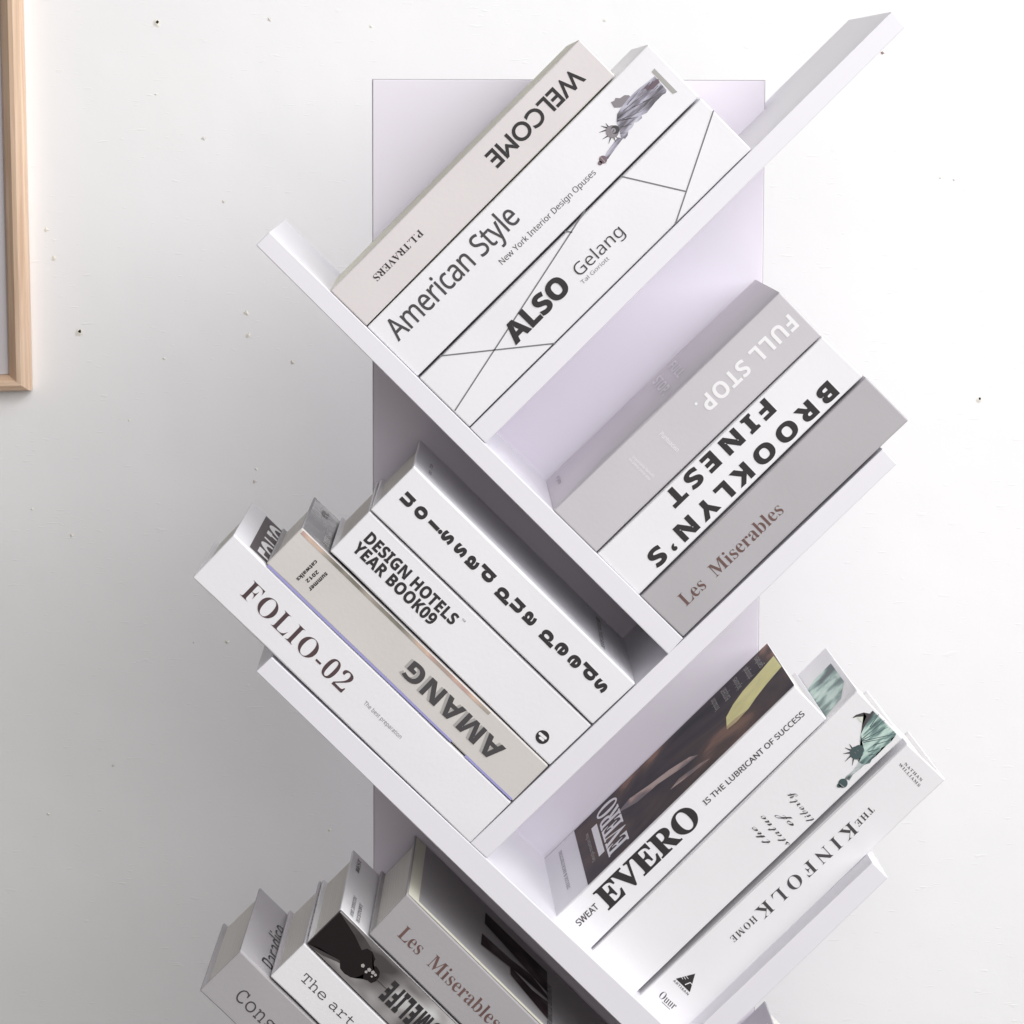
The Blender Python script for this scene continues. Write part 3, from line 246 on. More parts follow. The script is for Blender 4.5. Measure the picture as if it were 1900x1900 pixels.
" ":[278]},"mono":{"&":[625,[528,339,495,339,480,305,450,257,422,229,390,266,358,302,326,339,414,401,451,455,451,521,451,604,383,669,287,669,181,669,112,607,112,512,112,454,149,396,189,354,94,299,28,235,28,153,28,62,107,-9,200,-9,262,-9,331,16,416,93,442,62,468,31,494,0,536,0,578,0,620,0,574,53,528,107,482,160,533,217,574,284,593,339,560,339],[319,204,356,161,309,114,260,81,210,81,166,81,129,114,126,153,126,206,169,241,245,289,282,246],[208,479,208,521,208,558,240,586,282,586,327,586,360,556,360,516,360,481,344,451,271,405,242,433]],
"A":[602,[95,0,52,0,33,0,20,2,13,6,5,10,1,20,1,35,1,48,4,57,12,62,19,67,30,69,47,69,51,69,55,69,59,69,114,216,170,362,225,509,201,509,178,509,154,509,135,509,122,511,113,516,104,522,100,531,100,544,100,559,104,569,113,573,121,577,139,579,168,579,214,579,261,579,307,579,322,579,334,577,341,574,348,571,355,561,361,546,425,387,488,228,552,69,555,69,557,69,560,69,577,69,589,67,596,62,603,58,606,49,606,35,606,22,603,12,597,8,590,2,579,0,562,0,518,0,473,0,429,0,410,0,395,2,386,6,376,10,371,20,371,35,371,49,375,58,384,62,393,67,407,69,426,69,441,69,456,69,471,69,455,108,440,146,424,185,341,185,259,185,176,185,162,146,148,108,134,69,150,69,165,69,181,69,200,69,215,67,224,62,233,58,237,49,237,35,237,20,233,10,224,6,215,2,200,0,180,0,137,0],[231,336,200,250,267,250,333,250,400,250,365,336,329,423,294,509,263,423]],
"B":[602,[161,0,76,0,53,0,42,12,42,35,42,50,46,59,53,63,60,67,77,69,103,69,109,69,114,69,120,69,120,216,120,362,120,509,115,509,109,509,104,509,81,509,66,511,58,515,49,519,45,529,45,544,45,567,56,579,79,579,155,579,231,579,307,579,378,579,431,565,466,538,501,511,519,472,519,422,519,371,497,332,453,307,522,282,557,235,557,167,557,136,549,108,534,83,519,58,497,37,467,22,438,7,392,0,330,0,245,0],[197,389,197,329,231,329,265,329,299,329,345,329,379,336,402,351,424,365,435,388,435,419,435,479,396,509,318,509,278,509,237,509,197,509,197,449],[197,136,197,69,233,69,269,69,305,69,368,69,412,77,436,93,460,109,472,134,472,169,472,209,459,236,432,249,405,262,365,269,310,269,272,269,235,269,197,269,197,202]],
"C":[602,[344,-15,317,-15,265,-15,218,-2,176,24,134,49,101,85,76,131,51,176,39,229,39,289,39,348,51,400,76,446,101,492,134,528,177,555,219,582,266,595,319,595,359,595,404,584,455,563,461,579,473,587,491,587,512,587,522,580,525,567,526,560,527,545,528,520,528,495,529,460,529,417,529,404,527,394,523,388,518,381,509,378,494,378,484,378,475,381,466,386,460,391,454,407,449,434,444,461,430,484,407,502,384,520,354,529,319,529,260,529,214,508,180,465,145,422,128,364,128,289,128,244,136,204,153,170,169,135,192,109,221,90,249,71,283,61,321,61,375,61,427,81,476,120,488,129,498,133,505,133,516,133,524,130,531,123,538,116,541,108,541,98,541,88,535,77,522,64,509,51,491,39,469,27,447,15,423,5,397,-3,370,-11]],
"D":[602,[328,-2,253,-2,250,-2,245,-2,239,-2,232,-2,225,-2,218,-1,211,0,205,0,200,0,194,0,189,0,186,0,152,0,119,0,85,0,61,0,49,12,49,35,49,48,53,57,60,62,67,67,78,69,95,69,99,69,104,69,108,69,108,216,108,362,108,509,104,509,100,509,96,509,79,509,67,511,60,516,53,522,49,531,49,544,49,561,54,571,64,574,73,577,88,579,107,579,169,579,230,579,292,579,347,579,394,567,434,543,473,519,504,485,525,442,547,399,558,348,558,289,558,230,546,177,521,132,496,86,464,53,425,31,385,9],[224,66,245,66,326,66,385,84,422,119,459,154,477,211,477,289,477,367,458,423,421,458,383,493,323,511,241,511,232,511,222,511,213,511,203,510,193,510,184,509,184,362,184,216,184,69,204,67]],
"E":[602,[211,0,69,0,45,0,33,12,33,35,33,50,37,60,46,64,55,67,70,69,92,69,102,69,113,69,123,69,123,216,123,362,123,509,113,509,102,509,92,509,69,509,54,511,46,516,37,520,33,529,33,544,33,561,38,571,48,574,57,577,72,579,92,579,226,579,361,579,495,579,518,579,529,566,529,540,529,502,529,463,529,425,529,410,527,398,522,391,517,384,508,380,495,380,482,380,473,383,468,390,463,397,460,408,460,423,460,452,460,480,460,509,373,509,287,509,200,509,200,454,200,399,200,344,243,344,285,344,328,344,328,353,328,361,328,370,328,387,330,400,334,407,338,414,346,417,359,417,372,417,381,413,385,404,388,395,390,380,390,359,390,329,390,298,390,268,390,246,388,231,385,223,381,215,372,211,359,211,346,211,338,215,334,224,330,233,328,248,328,271,328,276,328,280,328,285,285,285,243,285,200,285,200,213,200,141,200,69,287,69,373,69,460,69,460,95,460,122,460,148,460,169,462,185,466,194,470,203,480,207,495,207,509,207,518,203,523,196,527,188,529,176,529,159,529,118,529,77,529,36,529,12,518,0,495,0,353,0]],
"G":[602,[353,-15,326,-15,268,-15,217,-2,173,23,129,48,95,83,71,128,46,174,34,228,34,289,34,348,46,400,70,446,94,492,127,528,170,555,212,582,260,595,314,595,358,595,403,585,450,565,457,581,469,589,486,589,503,589,514,584,518,573,522,562,524,542,524,512,524,490,524,468,524,446,524,431,521,420,516,413,511,406,501,403,487,403,484,403,481,403,479,404,476,404,472,404,469,405,463,407,456,420,447,443,438,466,422,487,399,504,376,521,347,529,314,529,257,529,211,508,176,467,141,426,123,366,123,289,123,242,132,201,150,166,167,130,192,102,224,83,255,63,292,53,334,53,371,53,412,63,456,84,456,123,456,161,456,200,415,200,375,200,334,200,315,200,306,211,306,232,306,245,308,253,312,258,317,262,325,264,337,264,407,264,478,264,548,264,565,264,573,253,573,232,573,219,570,211,565,207,559,202,549,200,536,200,534,200,532,200,530,200,530,151,530,101,530,52,530,43,527,36,522,29,520,26,514,23,504,19,493,15,479,10,461,3,443,-4,423,-8,401,-11,378,-14]],
"H":[602,[128,0,85,0,61,0,49,12,49,35,49,48,53,57,60,62,67,67,78,69,95,69,99,69,104,69,108,69,108,216,108,362,108,509,104,509,100,509,96,509,79,509,67,511,60,516,53,522,49,531,49,544,49,561,54,571,64,574,73,577,88,579,107,579,141,579,175,579,209,579,230,579,246,577,255,574,264,571,269,561,269,544,269,529,264,520,254,516,244,511,228,509,206,509,198,509,191,509,183,509,183,452,183,396,183,339,261,339,340,339,418,339,418,396,418,452,418,509,407,509,396,509,385,509,366,509,353,512,345,517,337,522,333,531,333,544,333,559,338,569,347,573,356,577,373,579,398,579,438,579,477,579,517,579,541,579,553,567,553,544,553,531,549,521,542,516,535,512,523,509,506,509,502,509,498,509,494,509,494,362,494,216,494,69,498,69,503,69,507,69,524,69,536,67,543,62,550,57,553,48,553,35,553,18,548,8,539,5,530,2,514,0,492,0,459,0,427,0,394,0,373,0,358,2,348,5,338,8,333,18,333,35,333,49,338,58,348,62,357,67,373,69,394,69,402,69,410,69,418,69,418,137,418,204,418,272,340,272,261,272,183,272,183,204,183,137,183,69,194,69,206,69,217,69,236,69,249,67,257,62,265,57,269,48,269,35,269,20,265,11,256,7,247,2,233,0,214,0,171,0]],
"I":[602,[236,0,130,0,106,0,94,12,94,35,94,50,98,60,107,64,116,67,131,69,153,69,189,69,226,69,262,69,262,216,262,362,262,509,226,509,189,509,153,509,130,509,115,511,107,516,98,520,94,529,94,544,94,561,99,571,109,574,118,577,133,579,153,579,259,579,366,579,472,579,496,579,508,567,508,544,508,529,504,520,496,516,487,511,472,509,449,509,412,509,376,509,339,509,339,362,339,216,339,69,376,69,412,69,449,69,471,69,486,67,495,64,504,60,508,50,508,35,508,20,504,10,496,6,488,2,472,0,449,0,343,0]],
"K":[602,[126,0,70,0,47,0,36,12,36,35,36,48,39,57,46,62,52,67,63,69,78,69,94,69,109,69,125,69,125,216,125,362,125,509,108,509,92,509,75,509,49,509,36,521,36,544,36,567,47,579,70,579,126,579,181,579,237,579,255,579,268,577,275,573,282,569,286,559,286,544,286,529,281,520,271,516,261,511,245,509,223,509,216,509,208,509,201,509,201,443,201,376,201,310,269,376,337,443,405,509,399,509,393,509,387,509,358,509,343,521,343,544,343,567,355,579,378,579,426,579,474,579,522,579,545,579,556,567,556,544,556,531,552,521,545,516,537,512,524,509,505,509,502,509,500,509,497,509,434,448,371,387,308,326,336,320,365,302,393,270,407,254,424,229,444,196,463,163,486,120,513,69,518,69,522,69,527,69,544,69,556,67,563,62,570,57,573,48,573,35,573,12,562,0,539,0,523,0,508,0,492,0,481,0,474,1,469,4,464,6,460,11,455,19,430,64,406,109,381,154,342,227,300,267,255,273,237,256,219,239,201,222,201,171,201,120,201,69,212,69,223,69,234,69,253,69,266,67,274,62,282,57,286,48,286,35,286,20,282,11,275,7,268,2,255,0,237,0,181,0]],
"L":[602,[216,0,64,0,41,0,29,12,29,35,29,50,33,60,42,64,50,67,65,69,87,69,107,69,128,69,148,69,148,216,148,362,148,509,128,509,107,509,87,509,65,509,50,511,42,516,33,520,29,529,29,544,29,561,34,571,44,574,53,577,68,579,87,579,168,579,249,579,330,579,354,579,366,567,366,544,366,529,361,519,353,515,344,511,328,509,307,509,280,509,252,509,225,509,225,362,225,216,225,69,312,69,398,69,485,69,485,112,485,154,485,197,485,219,487,234,492,243,496,251,505,255,520,255,535,255,545,251,549,243,553,235,555,220,555,197,555,143,555,90,555,36,555,12,543,0,520,0,368,0]],
"M":[602,[87,0,41,0,18,0,7,12,7,35,7,48,11,57,18,62,25,67,38,69,55,69,60,69,66,69,71,69,76,217,80,365,85,513,82,513,80,513,77,513,60,513,48,515,41,520,34,524,30,533,30,546,30,568,41,579,62,579,89,579,115,579,142,579,169,579,187,568,195,546,231,444,266,342,302,240,337,342,371,444,406,546,414,568,432,579,459,579,486,579,513,579,540,579,561,579,572,568,572,546,572,533,569,524,562,520,555,515,542,513,525,513,522,513,520,513,517,513,522,365,526,217,531,69,536,69,542,69,547,69,564,69,577,67,584,62,591,57,595,48,595,35,595,12,584,0,561,0,515,0,470,0,424,0,407,0,394,2,387,7,379,11,375,20,375,35,375,48,380,57,389,62,398,67,413,69,434,69,441,69,448,69,455,69,451,209,448,349,444,489,412,395,380,302,348,208,343,195,337,185,330,180,323,175,312,172,298,172,285,172,274,175,267,180,260,185,254,195,249,208,216,302,184,395,151,489,148,349,145,209,142,69,153,69,164,69,175,69,194,69,207,67,215,62,223,57,227,48,227,35,227,20,223,11,216,7,208,2,195,0,178,0,132,0]],
"N":[602,[472,-8,470,-8,457,-8,449,-7,446,-5,442,-2,436,6,428,20,341,169,255,319,168,468,168,335,168,202,168,69,188,69,208,69,228,69,245,69,258,67,266,62,274,57,278,48,278,35,278,20,274,10,265,6,256,2,241,0,221,0,173,0,124,0,76,0,53,0,41,12,41,35,41,49,45,58,53,62,60,67,73,69,90,69,93,69,96,69,99,69,99,216,99,362,99,509,71,509,50,511,37,515,24,519,17,529,17,544,17,559,23,568,34,573,44,577,66,579,101,579,116,579,130,579,145,579,160,579,171,577,178,574,184,570,191,561,198,548,280,406,362,265,444,123,444,252,444,380,444,509,426,509,408,509,390,509,357,509,340,521,340,544,340,559,344,569,353,573,361,577,374,579,393,579,440,579,486,579,533,579,556,579,568,567,568,544,568,531,564,521,557,516,550,512,537,509,519,509,517,509,514,509,512,509,512,345,512,181,512,17,512,6,509,-1,504,-4,498,-7,489,-8,476,-8,474,-8]],
"O":[602,[352,-15,301,-15,250,-15,205,-2,166,25,126,51,95,87,72,133,49,179,37,231,37,290,37,351,48,404,71,450,94,495,125,531,165,557,205,582,250,595,301,595,352,595,397,582,437,557,476,531,508,495,531,450,553,404,565,351,565,290,565,229,554,176,531,130,507,84,476,48,437,23,397,-2],[248,54,301,54,354,54,396,74,429,115,461,155,477,213,477,290,477,367,461,425,429,466,396,506,354,526,301,526,247,526,204,506,173,466,141,425,125,367,125,290,125,213,141,155,174,115,206,74]],
"R":[602,[119,0,64,0,41,0,30,12,30,35,30,48,33,57,40,62,46,67,57,69,72,69,87,69,101,69,116,69,116,217,116,365,116,513,101,513,85,513,70,513,43,513,30,524,30,546,30,568,41,579,64,579,133,579,201,579,270,579,319,579,358,576,386,571,414,565,436,556,451,545,466,534,479,518,490,500,506,474,514,445,514,412,514,375,503,343,481,316,458,289,426,271,384,260,393,255,401,249,408,242,414,235,421,227,426,219,459,169,491,119,524,69,529,69,535,69,540,69,557,69,570,67,576,62,583,57,587,48,587,35,587,12,576,0,553,0,535,0,517,0,499,0,487,0,478,3,471,10,468,13,462,22,453,35,444,48,433,64,421,82,408,100,396,118,384,137,371,155,361,171,352,185,335,212,320,230,307,239,294,247,277,251,256,251,235,251,213,251,192,251,192,190,192,130,192,69,203,69,214,69,225,69,244,69,257,67,265,62,273,57,277,48,277,35,277,20,273,11,266,7,258,2,245,0,228,0,173,0],[192,382,192,316,226,316,259,316,293,316,384,316,430,349,430,414,430,480,385,513,296,513,261,513,227,513,192,513,192,447]],
"S":[602,[132,-20,119,-20,94,-20,80,-3,77,31,76,44,75,58,75,74,74,90,73,105,72,118,71,131,71,140,71,144,71,147,71,151,71,154,71,169,74,179,79,186,84,193,94,196,109,196,132,196,146,181,152,152,158,123,175,99,202,80,229,61,263,51,305,51,349,51,384,61,409,82,434,102,447,127,447,157,447,209,415,240,352,249,328,252,304,256,280,259,215,268,166,285,134,310,102,335,86,371,86,420,86,453,95,482,114,509,132,535,157,556,190,572,223,587,260,595,302,595,339,595,381,586,426,567,426,576,428,583,433,587,438,590,446,592,457,592,480,592,493,586,495,573,497,561,500,521,504,453,504,451,504,450,504,448,504,424,492,412,467,412,448,412,435,424,428,449,421,474,407,493,384,508,361,522,332,529,298,529,258,529,226,519,202,500,177,481,165,455,165,424,165,375,202,346,277,336,303,333,329,329,355,326,470,311,527,258,527,166,527,113,507,69,467,36,427,2,372,-15,302,-15,255,-15,207,-4,158,19,157,4,153,-6,148,-12,142,-17]],
"T":[602,[255,0,164,0,141,0,130,12,130,35,130,48,133,57,140,62,146,67,157,69,172,69,202,69,232,69,262,69,262,216,262,362,262,509,215,509,169,509,122,509,121,467,119,424,118,382,117,359,115,344,111,337,107,329,97,325,80,325,56,325,45,338,46,363,48,424,50,484,52,545,53,568,65,579,89,579,230,579,372,579,513,579,537,579,549,568,550,545,552,484,554,422,556,361,557,337,546,325,522,325,505,325,495,329,492,337,488,344,485,359,484,382,482,424,481,467,479,509,432,509,386,509,339,509,339,362,339,216,339,69,370,69,402,69,433,69,459,69,472,58,472,35,472,12,461,0,438,0,347,0]],
"U":[602,[442,-15,301,-15,238,-15,187,5,148,45,109,84,90,143,90,222,90,318,90,413,90,509,86,509,82,509,78,509,61,509,49,511,42,516,35,522,31,531,31,544,31,561,36,571,46,574,55,577,71,579,92,579,125,579,157,579,190,579,214,579,230,577,239,573,247,569,251,559,251,544,251,530,246,521,238,516,229,511,213,509,190,509,183,509,176,509,169,509,169,417,169,325,169,233,169,172,180,128,201,99,221,70,256,55,305,55,354,55,389,70,410,99,430,128,440,172,440,233,440,325,440,417,440,509,431,509,423,509,414,509,391,509,375,511,365,516,355,520,350,529,350,544,350,559,354,569,363,573,371,577,384,579,403,579,447,579,490,579,534,579,557,579,569,567,569,544,569,531,565,522,558,516,551,512,538,509,520,509,518,509,515,509,513,509,513,413,513,318,513,222,513,64]],
"X":[602,[122,0,79,0,55,0,43,12,43,35,43,57,57,68,86,69,141,144,196,220,251,295,199,366,147,438,95,509,69,510,56,521,56,544,56,567,67,579,90,579,131,579,172,579,213,579,237,579,249,567,249,544,249,521,234,509,205,509,200,509,195,509,190,509,227,457,264,404,301,352,339,404,378,457,416,509,410,509,405,509,399,509,366,509,350,521,350,544,350,555,354,563,361,570,368,576,377,579,389,579,430,579,471,579,512,579,535,579,546,567,546,544,546,521,532,509,503,509,451,439,399,368,347,298,404,222,460,145,517,69,545,67,559,56,559,35,559,24,556,16,549,10,542,3,533,0,522,0,479,0,435,0,392,0,375,0,364,2,358,7,352,12,349,21,349,35,349,48,353,57,361,62,368,67,381,69,399,69,407,69,414,69,422,69,380,126,339,184,297,241,256,184,215,126,174,69,183,69,193,69,202,69,221,69,234,67,241,62,248,57,252,48,252,35,252,21,249,12,243,7,237,2,226,0,209,0,166,0]],
"Y":[602,[259,0,182,0,163,0,150,2,142,6,134,10,130,20,130,35,130,50,134,60,143,64,151,67,166,69,189,69,213,69,236,69,260,69,260,123,260,177,260,231,206,324,151,416,97,509,94,509,92,509,89,509,70,509,57,511,50,516,42,522,38,531,38,544,38,561,43,571,53,574,62,577,77,579,97,579,134,579,172,579,209,579,226,579,239,577,247,573,254,569,258,559,258,544,258,530,253,521,245,516,236,511,221,509,202,509,197,509,191,509,186,509,225,438,265,368,304,297,345,368,386,438,427,509,420,509,414,509,407,509,390,509,377,511,370,516,363,522,359,531,359,544,359,559,363,569,370,573,377,577,392,579,413,579,443,579,473,579,503,579,525,579,540,577,549,573,557,569,561,559,561,544,561,531,557,522,550,516,543,512,530,509,511,509,508,509,506,509,503,509,448,414,392,319,337,224,337,172,337,121,337,69,361,69,384,69,408,69,430,69,445,67,454,64,463,60,467,50,467,35,467,20,463,11,456,7,449,2,435,0,414,0,337,0]],
"a":[602,[296,-12,229,-12,180,-12,140,2,111,29,82,56,67,91,67,134,67,185,87,225,126,254,165,282,221,296,293,296,330,296,369,291,409,281,409,282,409,283,409,284,409,357,372,394,299,394,274,394,245,388,213,374,198,367,185,362,175,359,164,355,157,353,152,353,143,353,136,357,129,364,122,370,119,380,119,391,119,411,137,428,172,442,208,456,251,463,301,463,364,463,410,449,440,421,469,393,484,349,484,290,484,216,484,143,484,69,492,69,501,69,509,69,530,69,545,67,554,63,563,59,567,50,567,35,567,12,554,0,528,0,502,0,477,0,451,0,432,0,421,11,417,32,415,42,414,52,412,62,357,13],[212,63,241,63,269,63,296,68,322,78,347,88,368,101,385,117,401,132,409,148,409,163,409,181,409,198,409,216,374,227,339,233,306,233,254,233,214,224,187,207,159,190,145,167,145,139,145,118,154,100,172,85,189,70]],
"e":[602,[323,-12,296,-12,247,-12,204,-2,167,18,130,37,101,65,81,101,61,136,51,178,51,227,51,274,62,315,83,350,104,385,134,413,173,433,211,453,255,463,306,463,353,463,394,454,430,435,465,416,493,390,514,358,535,325,545,289,545,249,545,226,539,213,527,209,514,205,497,203,476,203,363,203,249,203,136,203,139,156,155,120,184,95,213,70,252,57,303,57,327,57,351,61,375,68,398,75,423,86,450,99,476,112,496,118,509,118,518,118,526,115,533,109,540,103,543,95,543,86,543,74,535,62,520,51,505,39,485,28,460,19,435,10,408,2,379,-4,350,-9],[147,308,138,267,244,267,350,267,456,267,451,306,435,338,408,361,380,384,346,396,306,396,263,396,227,385,197,363,167,340]],
"g":[602,[331,-195,276,-195,205,-195,169,-180,169,-150,169,-140,173,-131,182,-124,190,-116,200,-112,211,-112,218,-112,226,-112,233,-113,240,-114,246,-115,253,-116,267,-118,280,-119,293,-119,340,-118,374,-107,395,-86,416,-64,426,-26,426,28,426,48,426,67,426,87,388,42,338,20,277,20,236,20,200,29,168,48,136,67,111,93,93,126,75,159,66,196,66,237,66,278,75,314,95,347,113,379,139,405,172,424,204,443,240,452,281,452,330,452,378,433,425,396,425,408,425,419,425,431,425,444,434,451,453,451,478,451,502,451,527,451,553,451,566,440,566,417,566,404,562,395,553,390,544,385,529,382,508,382,505,382,502,382,499,382,499,260,499,137,499,15,499,-24,496,-54,490,-78,484,-101,474,-119,461,-132,448,-145,430,-158,408,-169,375,-186],[244,95,287,95,330,95,365,108,392,135,419,161,432,195,432,237,432,278,419,312,392,339,365,366,330,379,287,379,246,379,212,366,184,340,156,314,142,280,142,237,142,196,156,162,183,135,209,108]],
"h":[602,[132,0,89,0,63,0,50,12,50,35,50,49,55,58,64,62,73,67,87,69,107,69,110,69,114,69,117,69,117,236,117,402,117,569,88,569,70,572,63,577,54,583,50,592,50,604,50,627,63,639,89,639,114,639,138,639,163,639,182,639,191,632,191,619,191,545,191,471,191,397,238,441,286,463,334,463,381,463,419,448,449,419,479,389,494,346,494,289,494,216,494,142,494,69,501,69,508,69,515,69,546,69,561,58,561,35,561,12,548,0,522,0,479,0,435,0,392,0,377,0,367,3,362,8,356,13,353,22,353,35,353,48,357,57,364,62,371,67,384,69,401,69,407,69,414,69,420,69,420,136,420,204,420,271,420,310,411,340,393,359,374,378,349,388,317,388,295,388,274,383,255,373,236,363,220,349,208,332,196,314,190,294,190,271,190,204,190,136,190,69,197,69,204,69,211,69,228,69,241,67,248,62,255,58,258,49,258,35,258,21,255,12,250,7,245,2,234,0,219,0,176,0]],
"i":[602,[329,544,306,544,285,544,272,547,265,553,258,559,255,572,255,592,255,615,256,633,259,644,262,655,267,663,274,667,281,670,292,672,306,672,328,672,342,668,348,659,353,650,356,633,356,606,356,579,354,562,349,555,344,548],[247,0,121,0,95,0,82,12,82,35,82,58,96,69,123,69,173,69,222,69,272,69,272,173,272,278,272,382,240,382,209,382,177,382,150,382,136,394,136,417,136,440,149,451,175,451,223,451,270,451,318,451,337,451,346,444,346,431,346,310,346,190,346,69,398,69,451,69,503,69,528,69,540,58,540,35,540,22,537,12,532,8,526,2,515,0,500,0,374,0]],
"j":[602,[392,544,369,544,348,544,335,547,329,553,322,559,319,572,319,592,319,615,320,633,323,644,326,655,331,663,338,667,345,670,356,672,370,672,391,672,405,668,411,659,416,650,419,633,419,606,419,579,417,562,412,555,407,548],[287,-193,227,-193,156,-193,120,-178,120,-147,120,-137,124,-128,133,-121,141,-113,151,-109,162,-109,174,-109,186,-111,198,-112,205,-113,213,-114,221,-115,229,-116,237,-116,244,-116,291,-115,325,-104,346,-83,367,-61,377,-23,377,31,377,148,377,265,377,382,305,382,233,382,161,382,130,382,115,394,115,417,115,440,128,451,154,451,244,451,333,451,423,451,442,451,451,444,451,431,451,310,451,188,451,67,451,28,450,-4,448,-29,446,-54,442,-75,436,-91,430,-106,422,-120,411,-131,400,-141,386,-152,369,-162,334,-183]],
"n":[602,[131,0,93,0,66,0,52,12,52,35,52,49,57,58,66,62,75,67,89,69,109,69,112,69,116,69,119,69,119,173,119,278,119,382,112,382,104,382,97,382,67,382,52,394,52,417,52,432,57,441,66,445,75,449,94,451,121,451,136,451,150,451,165,451,184,451,193,444,193,431,193,420,193,409,193,398,240,441,287,463,336,463,383,463,421,448,451,419,480,389,495,346,495,289,495,216,495,142,495,69,502,69,510,69,517,69,548,69,563,58,563,35,563,21,559,12,550,7,541,2,528,0,511,0,475,0,439,0,403,0,384,0,372,2,365,6,357,10,354,20,354,35,354,48,358,57,366,62,373,67,386,69,403,69,408,69,414,69,419,69,419,136,419,204,419,271,419,349,386,388,319,388,297,388,276,383,257,373,238,362,222,348,210,331,198,314,192,294,192,272,192,204,192,137,192,69,199,69,206,69,213,69,230,69,243,67,250,62,257,58,260,49,260,35,260,19,257,9,250,6,243,2,229,0,208,0,170,0]],
"o":[602,[352,-12,301,-12,251,-12,207,-2,168,18,129,38,99,66,78,102,56,137,45,178,45,225,45,272,56,313,78,349,99,384,129,412,168,433,206,453,250,463,301,463,352,463,396,453,434,433,472,412,502,384,524,349,545,313,556,272,556,225,556,178,545,137,524,102,502,66,472,38,434,18,396,-2],[268,56,301,56,335,56,365,63,391,78,416,92,436,112,451,137,465,162,472,192,472,225,472,258,465,287,451,312,436,338,416,359,391,374,365,389,335,396,301,396,268,396,238,389,213,374,187,359,167,338,152,312,137,287,130,258,130,225,130,192,137,163,152,138,167,113,187,93,213,78,239,63]],
"r":[602,[199,0,93,0,66,0,53,12,53,35,53,58,67,69,94,69,123,69,151,69,180,69,180,173,180,278,180,382,161,382,141,382,122,382,91,382,76,394,76,417,76,440,89,451,115,451,152,451,189,451,226,451,244,451,253,444,253,431,253,403,253,376,253,348,314,425,382,463,458,463,489,463,512,457,530,445,547,433,555,418,555,400,555,388,550,377,542,368,533,359,523,354,512,354,505,354,492,359,475,369,458,379,442,384,427,384,377,384,319,346,253,271,253,204,253,136,253,69,307,69,361,69,415,69,440,69,452,58,452,35,452,22,449,13,444,8,438,3,427,0,412,0,306,0]],
"s":[602,[133,-12,123,-12,99,-12,87,4,87,35,87,64,87,93,87,122,87,149,99,162,122,162,138,162,149,151,156,131,163,110,182,92,211,76,240,60,275,52,316,52,352,52,380,59,401,73,421,88,431,106,431,128,431,153,422,170,404,179,386,188,358,192,321,192,312,192,302,192,293,192,226,192,176,204,141,227,106,249,89,283,89,327,89,368,105,402,138,427,170,452,216,464,277,464,315,464,351,458,386,446,389,445,391,445,394,444,396,443,398,442,401,442,405,442,408,443,411,445,420,450,427,454,432,457,437,460,444,461,451,461,473,461,484,445,484,412,484,393,484,374,484,355,484,322,473,306,451,306,440,306,427,317,409,338,372,381,325,402,266,402,233,402,208,395,191,381,173,366,164,349,164,330,164,309,174,295,192,286,201,281,214,278,231,276,248,274,268,272,292,272,340,271,380,267,414,259,447,250,471,236,488,215,504,195,512,168,512,134,512,92,496,57,463,30,430,3,382,-11,321,-11,277,-11,228,-4,173,11,150,-4]],
"t":[602,[355,-9,338,-9,263,-9,212,16,183,64,171,84,165,122,165,177,165,236,165,296,165,355,138,355,110,355,83,355,57,355,44,366,44,389,44,405,49,415,60,419,71,422,88,424,111,424,129,424,147,424,165,424,165,466,165,508,165,550,165,577,178,591,203,591,220,591,231,586,236,576,240,565,242,548,242,523,242,490,242,457,242,424,306,424,370,424,434,424,465,424,480,412,480,389,480,366,466,355,439,355,373,355,307,355,241,355,241,301,241,246,241,192,241,157,244,130,251,111,257,92,267,80,280,73,293,65,311,62,333,62,364,62,399,71,438,88,477,105,503,114,516,114,525,114,533,111,540,104,547,97,550,88,550,79,550,68,543,57,528,46,512,35,493,26,471,18,448,9,424,3,400,-2,376,-7]],
"x":[602,[120,0,75,0,52,0,41,12,41,37,41,58,59,69,96,69,99,69,103,69,106,69,159,123,211,177,264,231,212,281,161,332,109,382,107,382,104,382,102,382,83,382,70,384,63,389,56,394,52,403,52,416,52,430,56,439,65,444,74,449,89,451,112,451,145,451,179,451,212,451,245,451,262,439,262,416,262,393,243,382,206,382,241,348,276,313,311,279,344,313,378,348,411,382,408,382,404,382,401,382,365,382,347,393,347,416,347,439,364,451,397,451,439,451,482,451,524,451,534,451,542,448,549,442,555,436,558,428,558,417,558,394,541,382,508,382,503,382,498,382,493,382,446,333,400,285,353,236,410,180,467,125,524,69,526,69,527,69,529,69,554,69,567,57,567,34,567,19,563,10,555,6,546,2,531,0,508,0,475,0,441,0,408,0,375,0,358,11,358,34,358,57,373,69,402,69,411,69,420,69,429,69,388,109,347,149,306,189,269,149,231,109,194,69,199,69,205,69,210,69,243,69,260,57,260,34,260,11,243,0,209,0,164,0]],
" ":[278]},"n":{"C":[708,[656,600,656,635,563,674,492,691,422,691,205,691,48,539,48,331,48,188,160,-9,416,-9,523,-9,596,16,663,51,663,87,663,122,663,158,586,108,502,81,425,81,261,81,149,187,149,340,149,490,265,601,421,601,500,601,572,579,656,530,656,565]],
"E":[500,[462,653,462,682,333,682,204,682,75,682,75,455,75,227,75,0,207,0,339,0,471,0,471,29,471,59,471,88,372,88,272,88,173,88,173,159,173,229,173,300,266,300,359,300,452,300,452,329,452,359,452,388,359,388,266,388,173,388,173,457,173,525,173,594,269,594,366,594,462,594,462,623]],
"L":[490,[172,484,172,682,139,682,107,682,74,682,74,455,74,227,74,0,209,0,345,0,480,0,480,29,480,59,480,88,377,88,275,88,172,88,172,286]],
